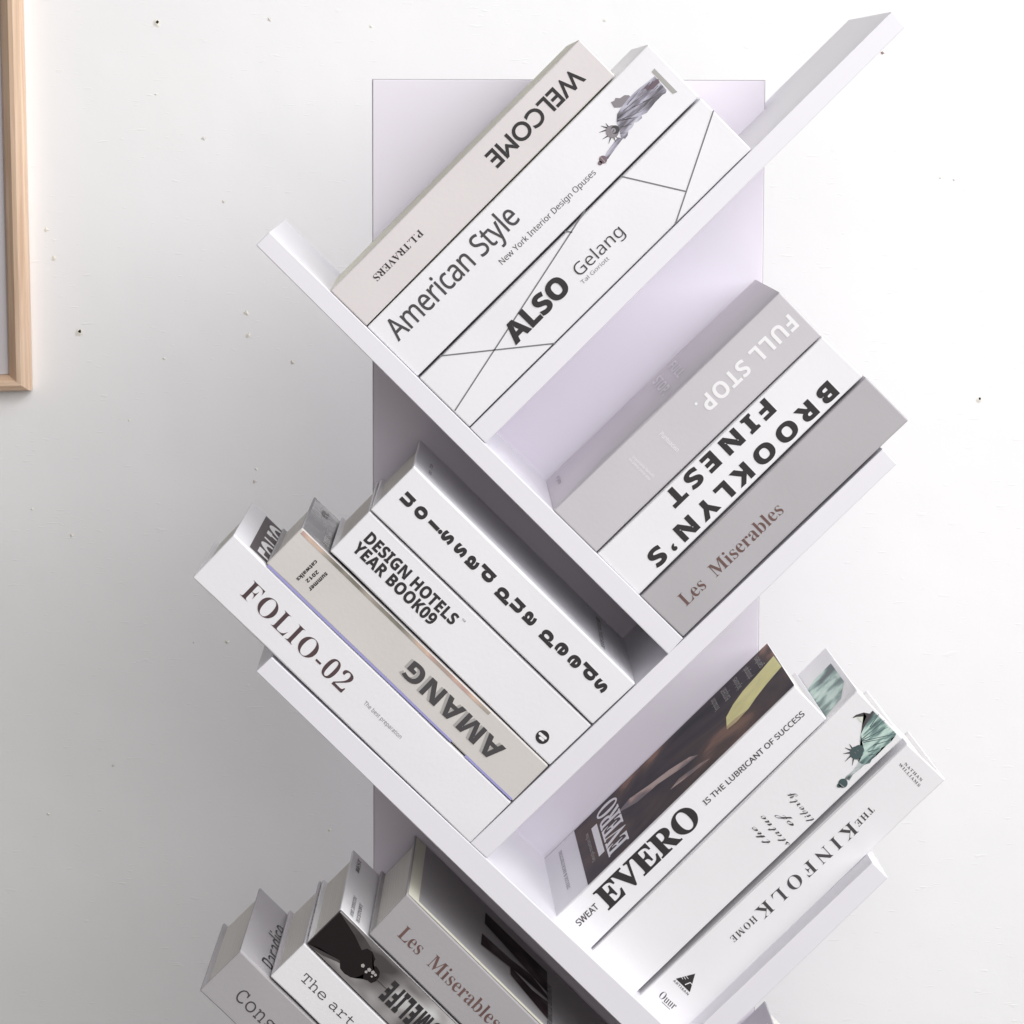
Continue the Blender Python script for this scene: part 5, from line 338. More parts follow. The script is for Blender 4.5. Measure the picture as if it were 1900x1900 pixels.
"y":[569,[162,-240,110,-240,93,-240,79,-239,67,-238,54,-236,43,-234,34,-232,34,-193,34,-153,34,-114,41,-115,50,-117,61,-118,71,-119,82,-120,93,-120,124,-120,149,-111,168,-92,186,-72,199,-50,208,-23,211,-14,214,-5,217,4,145,185,72,365,0,546,54,546,109,546,163,546,197,444,232,341,266,239,271,224,275,209,278,194,281,178,283,161,284,144,285,144,286,144,287,144,289,161,292,178,296,194,299,209,303,224,308,239,342,341,375,444,409,546,462,546,516,546,569,546,492,341,415,135,338,-70,317,-127,287,-169,248,-198,208,-226]],
"\u2019":[219,[59,451,59,445,133,467,173,524,173,598,173,649,147,691,106,691,72,691,46,670,46,630,46,598,67,575,99,571,101,531,100,499,59,464,59,458]],
" ":[278]},"ss":{"A":[639,[30,0,0,0,93,239,186,478,279,717,306,717,333,717,360,717,453,478,545,239,638,0,607,0,576,0,545,0,516,74,488,147,459,221,365,221,270,221,176,221,148,147,119,74,91,0,61,0],[233,373,206,301,281,301,357,301,432,301,405,373,379,445,352,517,350,522,347,532,342,546,337,560,333,575,329,590,324,605,321,616,318,624,313,603,308,583,302,564,296,544,291,528,287,517,260,445]],
"B":[650,[181,0,97,0,97,238,97,476,97,714,165,714,233,714,301,714,390,714,458,701,504,675,549,648,572,602,572,537,572,495,560,460,537,433,514,405,480,387,436,379,436,377,436,376,436,374,466,369,493,361,518,348,542,335,561,317,575,294,589,271,596,240,596,203,596,138,574,88,530,53,485,18,425,0,348,0,264,0],[187,486,187,410,231,410,275,410,319,410,380,410,422,420,445,440,468,459,479,488,479,527,479,566,465,595,438,612,410,629,366,637,305,637,266,637,226,637,187,637,187,561],[187,162,187,76,235,76,283,76,331,76,394,76,438,88,463,113,488,138,500,170,500,210,500,247,487,278,462,301,436,324,390,335,324,335,278,335,233,335,187,335,187,249]],
"C":[632,[428,-10,389,-10,316,-10,256,5,207,35,158,65,122,108,98,163,73,218,61,283,61,358,61,430,74,493,101,549,127,604,166,646,217,678,268,709,331,724,404,724,479,724,545,710,601,682,589,657,577,631,565,606,543,616,519,625,492,633,465,641,435,645,403,645,326,645,266,619,222,568,178,517,156,446,156,357,156,268,177,198,218,147,259,95,320,69,402,69,433,69,463,72,491,77,519,82,546,89,573,97,573,71,573,45,573,19,546,9,519,2,491,-3,462,-8]],
"D":[730,[163,0,97,0,97,238,97,476,97,714,170,714,244,714,317,714,389,714,451,701,504,674,557,647,597,608,626,557,655,505,669,441,669,364,669,243,636,153,571,92,505,31,413,0,296,0,230,0],[187,264,187,77,219,77,252,77,284,77,477,77,574,172,574,361,574,456,550,526,504,571,457,615,390,637,304,637,265,637,226,637,187,637,187,450]],
"E":[556,[230,0,97,0,97,238,97,476,97,714,230,714,363,714,496,714,496,688,496,661,496,635,393,635,290,635,187,635,187,561,187,486,187,412,284,412,381,412,478,412,478,386,478,360,478,334,381,334,284,334,187,334,187,249,187,164,187,79,290,79,393,79,496,79,496,53,496,26,496,0,363,0]],
"F":[519,[127,0,97,0,97,238,97,476,97,714,230,714,363,714,496,714,496,688,496,661,496,635,393,635,290,635,187,635,187,551,187,466,187,382,284,382,380,382,477,382,477,356,477,329,477,303,380,303,284,303,187,303,187,202,187,101,187,0,157,0]],
"G":[728,[453,-10,403,-10,329,-10,267,5,216,35,165,64,127,107,101,162,74,216,61,282,61,357,61,432,76,496,105,551,134,606,177,648,232,679,287,709,353,724,431,724,471,724,509,720,545,713,580,706,613,695,644,682,633,656,621,630,610,604,585,615,556,625,525,633,493,641,460,645,426,645,341,645,274,619,227,568,179,517,155,446,155,357,155,300,164,250,183,207,201,163,230,129,269,105,308,80,360,68,424,68,455,68,482,70,504,73,526,76,546,80,564,85,564,156,564,226,564,297,512,297,459,297,407,297,407,324,407,350,407,377,489,377,572,377,654,377,654,260,654,144,654,27,615,14,576,5,537,-1,498,-7]],
"H":[741,[127,0,97,0,97,238,97,476,97,714,127,714,157,714,187,714,187,613,187,513,187,412,309,412,431,412,553,412,553,513,553,613,553,714,583,714,613,714,643,714,643,476,643,238,643,0,613,0,583,0,553,0,553,111,553,222,553,333,431,333,309,333,187,333,187,222,187,111,187,0,157,0]],
"I":[339,[126,0,40,0,40,17,40,35,40,52,68,58,96,65,124,71,124,261,124,452,124,642,96,649,68,655,40,662,40,679,40,697,40,714,126,714,212,714,298,714,298,697,298,679,298,662,270,655,242,649,214,642,214,452,214,261,214,71,242,65,270,58,298,52,298,35,298,17,298,0,212,0]],
"J":[273,[52,-190,-4,-190,-20,-190,-34,-189,-46,-187,-58,-184,-69,-181,-78,-177,-78,-152,-78,-126,-78,-101,-67,-104,-56,-106,-44,-108,-32,-110,-19,-111,-6,-111,11,-111,26,-108,42,-101,57,-94,69,-83,78,-66,87,-49,92,-26,92,4,92,241,92,477,92,714,122,714,152,714,182,714,182,480,182,245,182,11,182,-58,165,-108,131,-141,97,-174]],
"K":[619,[127,0,97,0,97,238,97,476,97,714,127,714,157,714,187,714,187,597,187,479,187,362,207,385,227,407,248,430,269,453,289,475,310,498,374,570,439,642,503,714,538,714,573,714,608,714,514,610,419,507,325,403,423,269,521,134,619,0,584,0,548,0,513,0,429,114,344,227,260,341,236,320,211,298,187,277,187,185,187,92,187,0,157,0]],
"L":[524,[231,0,97,0,97,238,97,476,97,714,127,714,157,714,187,714,187,503,187,291,187,80,291,80,395,80,499,80,499,53,499,27,499,0,365,0]],
"M":[907,[125,0,97,0,97,238,97,476,97,714,141,714,186,714,230,714,303,519,377,324,450,129,451,129,453,129,454,129,529,324,603,519,678,714,722,714,766,714,810,714,810,476,810,238,810,0,780,0,751,0,721,0,721,146,721,293,721,439,721,474,722,508,724,542,725,576,727,604,728,625,727,625,725,625,724,625,645,417,565,208,486,0,461,0,437,0,412,0,334,209,255,417,177,626,176,626,174,626,173,626,175,605,177,578,178,543,179,507,180,471,180,433,180,289,180,144,180,0,152,0]],
"N":[760,[125,0,97,0,97,238,97,476,97,714,132,714,166,714,201,714,328,517,455,320,582,123,583,123,585,123,586,123,585,134,585,150,584,171,583,192,581,216,581,241,580,266,579,290,579,311,579,445,579,580,579,714,607,714,635,714,663,714,663,476,663,238,663,0,628,0,593,0,558,0,431,198,303,395,176,593,175,593,173,593,172,593,173,570,175,541,177,506,179,471,180,436,180,399,180,266,180,133,180,0,152,0]],
"O":[781,[463,-10,391,-10,317,-10,255,5,207,36,158,67,121,110,97,165,73,220,61,285,61,359,61,432,73,496,97,551,121,606,158,648,207,679,255,710,317,725,392,725,463,725,523,710,572,680,621,649,658,606,683,552,707,497,720,432,720,358,720,284,707,220,683,165,658,110,621,67,572,36,523,5],[310,68,391,68,472,68,532,94,569,146,606,197,625,268,625,358,625,448,606,519,569,570,532,621,473,646,392,646,311,646,252,621,214,570,175,519,156,448,156,358,156,268,175,197,213,146,251,94]],
"P":[605,[127,0,97,0,97,238,97,476,97,714,160,714,223,714,286,714,379,714,447,696,490,659,533,622,554,571,554,504,554,465,545,428,528,394,510,359,480,331,439,310,397,289,340,278,269,278,242,278,214,278,187,278,187,185,187,93,187,0,157,0],[187,449,187,355,211,355,235,355,259,355,327,355,378,366,411,388,444,410,461,447,461,500,461,546,446,580,417,603,388,626,341,637,278,637,248,637,217,637,187,637,187,543]],
"Q":[781,[597,-170,554,-170,508,-116,462,-63,416,-9,408,-10,403,-10,401,-10,398,-10,395,-10,391,-10,317,-10,255,5,207,36,158,67,121,110,97,165,73,220,61,285,61,359,61,432,73,496,97,551,121,606,158,648,207,679,255,710,317,725,392,725,463,725,523,710,572,680,621,649,658,606,683,552,707,497,720,432,720,358,720,271,703,196,668,135,632,74,581,31,512,8,569,-51,626,-111,683,-170,640,-170],[310,68,391,68,472,68,532,94,569,146,606,197,625,268,625,358,625,448,606,519,569,570,532,621,473,646,392,646,311,646,252,621,214,570,175,519,156,448,156,358,156,268,175,197,213,146,251,94]],
"R":[622,[127,0,97,0,97,238,97,476,97,714,163,714,228,714,294,714,383,714,448,697,491,664,533,630,554,579,554,511,554,473,547,441,533,416,519,391,501,371,480,356,458,340,435,329,411,320,476,213,542,107,607,0,572,0,537,0,502,0,444,98,387,197,329,295,282,295,234,295,187,295,187,197,187,98,187,0,157,0],[187,459,187,371,223,371,258,371,294,371,352,371,394,382,421,406,448,429,461,462,461,507,461,554,447,587,419,607,391,626,348,636,289,636,255,636,221,636,187,636,187,548]],
"S":[549,[325,-10,247,-10,207,-10,170,-7,136,-1,102,5,74,13,51,24,51,53,51,81,51,110,75,99,105,90,141,81,176,72,213,68,251,68,304,68,345,78,372,99,399,120,412,148,412,183,412,206,407,226,397,242,387,258,370,273,346,287,321,300,287,314,244,330,183,352,138,379,107,411,76,443,60,487,60,542,60,580,70,613,89,640,108,667,135,687,170,702,204,717,243,724,288,724,327,724,363,720,396,713,429,706,458,696,485,684,476,658,466,633,457,607,432,618,406,627,377,634,347,641,317,645,286,645,241,645,208,636,185,617,162,598,151,572,151,541,151,517,156,497,166,481,176,465,192,451,215,438,238,425,268,411,307,397,349,382,385,365,414,348,443,330,465,309,480,284,495,259,502,228,502,191,502,128,479,78,433,43,387,8]],
"T":[556,[263,0,233,0,233,212,233,423,233,635,159,635,84,635,10,635,10,661,10,688,10,714,188,714,367,714,545,714,545,688,545,661,545,635,471,635,397,635,323,635,323,423,323,212,323,0,293,0]],
"U":[731,[425,-10,362,-10,273,-10,206,14,160,62,113,111,90,175,90,254,90,407,90,561,90,714,120,714,150,714,180,714,180,560,180,405,180,251,180,193,196,148,227,116,258,84,304,68,367,68,432,68,479,85,508,120,537,154,551,198,551,252,551,406,551,560,551,714,581,714,610,714,640,714,640,560,640,406,640,252,640,203,630,158,610,119,590,79,560,48,519,25,478,2]],
"V":[600,[285,0,255,0,170,238,85,476,0,714,31,714,63,714,94,714,148,561,201,409,255,256,266,227,275,199,282,174,289,148,295,123,300,100,305,123,311,148,318,174,325,200,334,228,345,258,398,410,452,562,505,714,537,714,568,714,600,714,515,476,430,238,345,0,315,0]],
"W":[930,[231,0,201,0,138,238,75,476,12,714,43,714,75,714,106,714,143,569,180,423,217,278,225,247,232,218,238,189,243,160,248,133,251,108,254,134,259,162,266,193,273,224,280,254,289,283,331,427,373,570,415,714,446,714,477,714,508,714,552,569,595,425,639,280,648,249,656,219,663,189,670,158,675,131,678,108,681,133,686,160,692,189,698,218,705,248,713,279,750,424,786,569,823,714,854,714,886,714,917,714,854,476,790,238,727,0,697,0,666,0,636,0,590,156,543,312,497,468,492,487,486,507,481,526,476,545,471,562,468,578,465,593,462,603,461,609,460,600,457,582,451,553,444,525,436,496,427,465,382,310,337,155,292,0,262,0]],
"X":[586,[36,0,4,0,83,124,162,248,241,372,167,486,93,600,19,714,52,714,86,714,119,714,177,621,236,527,294,434,353,527,411,621,470,714,502,714,533,714,565,714,491,601,418,487,344,374,423,249,503,125,582,0,548,0,514,0,480,0,417,103,354,207,291,310,227,207,163,103,99,0,67,0]],
"Y":[566,[268,0,238,0,238,91,238,182,238,273,159,420,79,567,0,714,33,714,65,714,98,714,160,597,221,480,283,363,345,480,407,597,469,714,501,714,534,714,566,714,487,568,407,423,328,277,328,185,328,92,328,0,298,0]],
"Z":[572,[203,0,38,0,38,23,38,45,38,68,163,257,289,445,414,634,293,634,171,634,50,634,50,661,50,687,50,714,208,714,365,714,523,714,523,691,523,669,523,646,398,457,272,269,147,80,276,80,404,80,533,80,533,53,533,27,533,0,368,0]],
"a":[561,[260,-10,215,-10,166,-10,126,3,94,29,62,54,46,94,46,149,46,202,67,244,109,273,151,301,216,317,303,320,333,321,364,322,394,323,394,334,394,344,394,355,394,400,384,431,365,448,346,465,318,474,283,474,255,474,228,470,203,462,178,453,154,444,132,433,123,455,114,477,105,499,128,512,156,523,188,532,220,540,253,545,288,545,353,545,402,531,433,502,464,473,480,428,480,365,480,243,480,122,480,0,459,0,437,0,416,0,410,25,405,51,399,76,398,76,396,76,395,76,372,47,347,25,322,11,296,-3],[206,61,235,61,280,61,318,73,348,99,378,124,393,162,393,214,393,230,393,246,393,262,367,261,340,260,314,259,247,256,201,246,176,227,150,208,137,182,137,148,137,118,146,96,165,82,183,68]],
"b":[615,[405,-10,339,-10,297,-10,263,-2,236,13,209,28,188,47,173,68,171,68,168,68,166,68,160,45,154,23,148,0,127,0,106,0,85,0,85,253,85,507,85,760,114,760,144,760,173,760,173,698,173,637,173,575,173,552,173,531,172,512,170,492,169,476,168,465,170,465,171,465,173,465,188,488,209,507,236,522,263,537,297,545,339,545,406,545,459,522,500,476,540,429,560,360,560,268,560,176,540,107,499,60,458,13],[267,63,326,63,374,63,410,81,434,116,457,151,469,202,469,269,469,404,421,472,324,472,267,472,228,456,206,423,184,390,173,340,173,271,173,270,173,268,173,267,173,201,184,151,206,116,227,80]],
"c":[480,[331,-10,300,-10,253,-10,211,0,174,19,137,38,108,68,87,109,65,150,55,202,55,265,55,331,66,385,88,426,110,467,140,498,178,517,215,536,258,546,306,546,333,546,360,543,385,538,410,532,431,525,447,517,438,493,429,468,420,444,404,450,385,456,364,461,343,466,323,469,304,469,199,469,146,401,146,266,146,201,159,152,185,118,210,83,248,66,299,66,328,66,354,69,377,75,399,81,419,88,438,97,438,71,438,45,438,19,420,10,400,2,379,-3,357,-8]],
"d":[615,[317,-10,275,-10,208,-10,155,13,115,60,75,106,55,175,55,267,55,359,75,429,116,476,156,522,209,546,276,546,317,546,351,538,378,523,404,508,425,489,442,467,444,467,446,467,448,467,447,476,446,489,445,506,443,523,442,536,442,546,442,617,442,689,442,760,471,760,501,760,530,760,530,507,530,253,530,0,506,0,483,0,459,0,455,24,450,48,446,72,445,72,443,72,442,72,426,49,405,30,378,14,351,-2],[241,63,289,63,346,63,386,79,409,110,432,141,443,187,443,250,443,255,443,261,443,266,443,333,432,384,410,420,388,455,347,473,288,473,241,473,205,454,182,417,158,379,146,328,146,265,146,201,158,151,182,116,205,81]],
"e":[564,[350,-10,313,-10,262,-10,218,0,179,21,140,42,109,73,88,114,66,155,55,205,55,264,55,323,65,373,85,415,104,457,132,489,168,512,203,535,245,546,292,546,338,546,378,536,411,516,444,496,469,468,487,432,504,395,513,353,513,304,513,286,513,269,513,251,391,251,268,251,146,251,147,190,163,144,193,113,222,81,264,65,317,65,351,65,381,68,408,75,434,81,461,90,489,102,489,76,489,51,489,25,462,13,435,4,408,-2,381,-7],[153,369,148,321,239,321,330,321,421,321,420,366,410,403,389,432,368,460,336,474,291,474,249,474,216,461,192,434,167,407]],
"f":[344,[138,0,109,0,109,156,109,312,109,468,78,468,46,468,15,468,15,482,15,495,15,509,46,519,78,529,109,539,109,549,109,560,109,570,109,639,124,689,155,720,186,750,228,765,283,765,304,765,324,763,342,760,359,756,374,752,387,747,379,724,372,701,364,678,353,681,341,685,327,688,313,691,299,693,284,693,255,693,233,683,219,664,204,644,197,613,197,571,197,559,197,548,197,536,242,536,287,536,332,536,332,513,332,491,332,468,287,468,242,468,197,468,197,312,197,156,197,0,168,0]],
"g":[615,[372,-240,290,-240,211,-240,147,-229,97,-206,97,-179,97,-152,97,-125,150,-153,216,-167,295,-167,341,-167,377,-154,404,-127,430,-99,443,-63,443,-16,443,-9,443,-2,443,5,443,13,443,25,444,40,445,55,445,65,446,71,445,71,443,71,442,71,406,17,351,-10,276,-10,207,-10,153,14,114,63,75,112,55,180,55,267,55,352,74,420,114,471,153,521,206,546,275,546,310,546,342,539,371,526,399,513,423,492,443,465,445,465,446,465,448,465,452,489,456,512,460,536,483,536,507,536,530,536,530,354,530,173,530,-9,530,-86,511,-143,472,-182,433,-221],[242,62,289,62,343,62,382,77,407,106,432,135,444,181,444,246,444,253,444,260,444,267,444,340,431,393,406,425,381,456,341,472,287,472,242,472,208,454,183,419,158,383,146,332,146,266,146,200,158,150,183,115,207,79]],
"h":[618,[114,0,85,0,85,253,85,507,85,760,114,760,144,760,173,760,173,686,173,611,173,537,173,510,171,485,168,462,170,462,172,462,174,462,191,489,215,510,245,524,274,538,306,545,341,545,406,545,455,530,488,499,521,467,537,418,537,349,537,233,537,116,537,0,508,0,479,0,450,0,450,114,450,229,450,343,450,429,410,472,330,472,270,472,229,455,207,422,184,388,173,340,173,277,173,185,173,92,173,0,144,0]],
"i":[258,[143,625,130,625,115,625,103,630,93,639,83,648,78,662,78,681,78,700,83,715,93,724,103,733,115,737,130,737,143,737,155,733,166,724,176,715,181,700,181,681,181,662,176,648,166,639,155,630],[114,0,85,0,85,179,85,357,85,536,114,536,144,536,173,536,173,357,173,179,173,0,144,0]],
"j":[258,[143,625,130,625,115,625,103,630,93,639,83,648,78,662,78,681,78,700,83,715,93,724,103,733,115,737,130,737,143,737,155,733,166,724,176,715,181,700,181,681,181,662,176,648,166,639,155,630],[75,-240,22,-240,5,-240,-9,-239,-22,-237,-35,-234,-46,-231,-55,-228,-55,-204,-55,-181,-55,-157,-45,-160,-35,-162,-24,-164,-13,-166,-2,-167,11,-167,32,-167,50,-161,64,-150,78,-138,85,-116,85,-83,85,123,85,330,85,536,114,536,144,536,173,536,173,331,173,125,173,-80,173,-130,161,-169,137,-198,113,-226]],
"k":[534,[114,0,85,0,85,253,85,507,85,760,114,760,143,760,172,760,172,628,172,495,172,363,172,352,172,339,171,324,170,309,169,293,168,276,169,276,171,276,172,276,176,281,182,289,190,299,198,309,206,319,215,330,223,340,230,348,236,355,293,415,350,476,407,536,441,536,476,536,510,536,438,460,365,383,293,307,370,205,448,102,525,0,490,0,454,0,419,0,357,83,295,167,233,250,213,232,192,215,172,197,172,131,172,66,172,0,143,0]],
"l":[258,[114,0,85,0,85,253,85,507,85,760,114,760,144,760,173,760,173,507,173,253,173,0,144,0]],
"m":[935,[114,0,85,0,85,179,85,357,85,536,109,536,132,536,156,536,160,512,165,487,169,463,171,463,172,463,174,463,191,491,213,512,242,525,270,539,300,546,332,546,416,546,471,516,496,456,498,456,499,456,501,456,519,487,544,509,575,524,606,539,638,546,673,546,734,546,779,530,809,500,839,469,854,418,854,349,854,233,854,116,854,0,825,0,796,0,767,0,767,115,767,230,767,345,767,430,731,472,658,472,606,472,569,457,547,427,524,397,513,353,513,296,513,197,513,99,513,0,484,0,455,0,426,0,426,115,426,230,426,345,426,430,389,472,316,472,262,472,225,455,204,422,183,389,173,341,173,278,173,185,173,93,173,0,144,0]],
"n":[618,[114,0,85,0,85,179,85,357,85,536,109,536,132,536,156,536,160,512,165,487,169,463,171,463,172,463,174,463,191,491,215,512,246,525,277,539,309,546,343,546,407,546,455,531,488,500,521,469,537,418,537,349,537,233,537,116,537,0,508,0,479,0,450,0,450,114,450,229,450,343,450,429,410,472,330,472,271,472,230,455,207,422,184,389,173,341,173,278,173,185,173,93,173,0,144,0]],
"o":[605,[378,-10,301,-10,254,-10,212,1,175,23,138,44,108,76,87,118,66,159,55,210,55,269,55,358,77,426,122,474,167,522,227,546,304,546,353,546,396,535,433,514,470,492,499,461,520,420,540,378,551,328,551,269,551,180,529,112,484,63,439,14],[248,63,303,63,357,63,397,81,422,119,447,156,460,206,460,269,460,332,447,382,422,418,397,454,357,472,302,472,247,472,208,454,183,418,158,382,146,332,146,269,146,206,159,156,184,119,209,82]],
"p":[615,[114,-240,85,-240,85,19,85,277,85,536,109,536,133,536,157,536,161,512,165,487,169,463,170,463,172,463,173,463,189,486,210,506,236,522,262,538,297,546,340,546,406,546,459,523,500,477,540,431,560,362,560,269,560,178,540,108,500,61,459,14,406,-10,339,-10,298,-10,264,-2,237,14,210,29,188,47,173,68,171,68,169,68,167,68,168,57,170,42,171,25,172,8,173,-7,173,-20,173,-93,173,-167,173,-240,144,-240],[267,63,326,63,359,63,386,72,407,90,428,108,443,132,454,164,464,195,469,230,469,270,469,331,457,380,434,417,410,454,373,472,324,472,269,472,231,457,209,426,186,395,174,349,173,286,173,280,173,275,173,269,173,203,184,152,206,117,227,81]],
"q":[615,[471,-240,442,-240,442,-164,442,-87,442,-11,442,1,442,15,443,31,444,47,445,61,447,72,445,72,443,72,441,72,426,49,405,30,378,14,351,-2,316,-10,273,-10,208,-10,156,13,116,60,75,106,55,175,55,267,55,359,75,429,117,476,158,522,211,546,276,546,318,546,352,538,379,522,406,506,427,486,443,463,444,463,446,463,447,463,451,487,456,512,460,536,483,536,507,536,530,536,530,277,530,19,530,-240,501,-240],[241,63,290,63,345,63,385,78,408,109,431,139,442,185,443,248,443,254,443,260,443,266,443,334,432,386,409,421,386,456,346,473,288,473,240,473,204,454,181,417,158,379,146,328,146,265,146,202,158,152,182,117,205,81]],
"r":[413,[114,0,85,0,85,179,85,357,85,536,109,536,133,536,157,536,160,503,164,471,167,438,168,438,170,438,171,438,188,467,211,493,238,514,265,535,298,546,335,546,345,546,356,546,368,545,379,544,389,542,398,540,394,513,391,486,387,459,378,461,369,463,359,464,348,465,338,466,329,466,302,466,276,458,252,444,228,429,209,408,195,381,180,354,173,322,173,286,173,191,173,95,173,0,144,0]],
"s":[479,[285,-10,220,-10,183,-10,150,-7,124,-1,97,5,73,13,52,24,52,51,52,77,52,104,73,93,99,84,130,75,160,65,191,61,222,61,267,61,299,68,319,83,339,97,349,116,349,140,349,153,345,165,338,176,331,187,318,197,299,208,280,219,252,230,217,244,182,257,153,271,128,284,103,297,84,313,71,332,58,351,51,375,51,404,51,449,70,484,107,509,144,534,192,546,252,546,285,546,315,543,344,537,372,530,398,521,423,510,413,487,403,463,393,440,370,449,347,457,322,464,297,471,272,474,246,474,210,474,183,468,164,457,145,445,135,429,135,409,135,394,139,382,148,372,157,361,171,351,192,342,212,332,239,320,273,307,307,294,336,281,360,268,384,255,402,239,415,220,428,201,434,177,434,148,434,96,415,57,376,30,337,3]],
"t":[361,[265,-10,249,-10,221,-10,195,-5,172,5,148,14,129,31,114,55,99,79,92,113,92,156,92,260,92,364,92,468,67,468,41,468,16,468,16,482,16,496,16,510,42,522,67,533,93,545,105,583,116,621,128,659,145,659,163,659,180,659,180,618,180,577,180,536,232,536,283,536,335,536,335,513,335,491,335,468,283,468,232,468,180,468,180,365,180,261,180,158,180,125,188,101,204,86,219,70,239,62,264,62,277,62,291,63,305,66,319,68,330,70,339,73,339,51,339,28,339,6,330,1,316,-3,299,-6,282,-9]],
"u":[618,[309,-10,274,-10,209,-10,161,6,128,37,95,68,79,117,79,185,79,302,79,419,79,536,109,536,138,536,168,536,168,421,168,306,168,191,168,106,208,63,287,63,346,63,388,80,411,113,434,146,445,194,445,257,445,350,445,443,445,536,474,536,504,536,533,536,533,357,533,179,533,0,509,0,485,0,461,0,457,24,452,47,448,71,447,71,445,71,444,71,427,43,403,23,372,10,341,-3]],
"v":[508,[237,0,203,0,135,179,68,357,0,536,31,536,63,536,94,536,132,431,170,325,208,220,213,205,219,189,225,171,231,153,236,136,241,120,246,103,249,89,251,78,252,78,254,78,255,78,258,89,262,103,267,120,272,137,277,154,284,172,290,190,295,206,300,220,338,325,376,431,414,536,445,536,477,536,508,536,440,357,372,179,304,0,270,0]],
"w":[786,[191,1,158,1,109,180,60,358,11,537,41,537,72,537,102,537,127,442,151,346,176,251,183,222,190,193,197,164,204,135,208,110,211,91,212,91,214,91,215,91,218,102,221,116,225,133,228,150,232,167,237,186,242,204,246,220,251,235,283,336,314,436,346,537,378,537,410,537,442,537,473,436,503,336,534,235,541,212,549,188,556,161,563,134,567,111,570,92,571,92,573,92,574,92,576,109,581,132,588,161,595,190,602,220,610,251,635,346,660,442,685,537,715,537,745,537,775,537,725,358,676,180,626,1,592,1,557,1,523,1,492,102,462,202,431,303,422,330,415,357,409,384,402,410,397,430,394,445,393,445,391,445,390,445,387,430,383,410,377,384,371,357,363,330,354,302,322,202,290,101,258,1,225,1]],
"x":[529,[51,0,18,0,83,91,147,183,212,274,150,361,89,449,27,536,60,536,94,536,127,536,173,469,219,401,265,334,311,401,356,469,402,536,435,536,468,536,501,536,439,449,378,361,316,274,381,183,446,91,511,0,478,0,444,0,411,0,362,71,314,143,265,214,216,143,166,71,117,0,84,0]],
"y":[510,[136,-240,84,-240,68,-240,54,-239,42,-238,30,-236,20,-234,11,-232,11,-209,11,-185,11,-162,18,-163,27,-165,38,-166,48,-167,59,-168,70,-168,101,-168,125,-159,145,-142,164,-125,178,-102,189,-73,198,-49,208,-26,217,-2,145,177,73,357,1,536,32,536,64,536,95,536,134,434,172,333,211,231,221,204,230,179,238,155,246,130,252,107,256,85,257,85,259,85,260,85,264,102,270,124,279,151,288,178,297,205,306,232,342,333,379,435,415,536,447,536,478,536,510,536,433,333,356,129,279,-74,260,-125,236,-165,207,-195,177,-225]],
"z":[470,[170,0,39,0,39,19,39,39,39,58,135,195,231,331,327,468,237,468,146,468,56,468,56,491,56,513,56,536,179,536,301,536,424,536,424,514,424,492,424,470,329,336,235,202,140,68,237,68,334,68,431,68,431,45,431,23,431,0,300,0]],
"\u00f3":[552,[414,458,273,458,139,458,36,358,36,229,36,91,135,-9,273,-9,417,-9,516,87,516,229,516,362],[188,378,272,378,361,378,425,315,425,228,425,131,366,71,272,71,186,71,127,134,127,229,127,315],[321,654,288,654,266,605,243,556,221,507,239,507,258,507,276,507,313,556,351,605,388,654,355,654]],
" ":[278]}}""")
_gc = {}
def _area(P): return sum(P[i - 1][0] * P[i][1] - P[i][0] * P[i - 1][1] for i in range(len(P)))
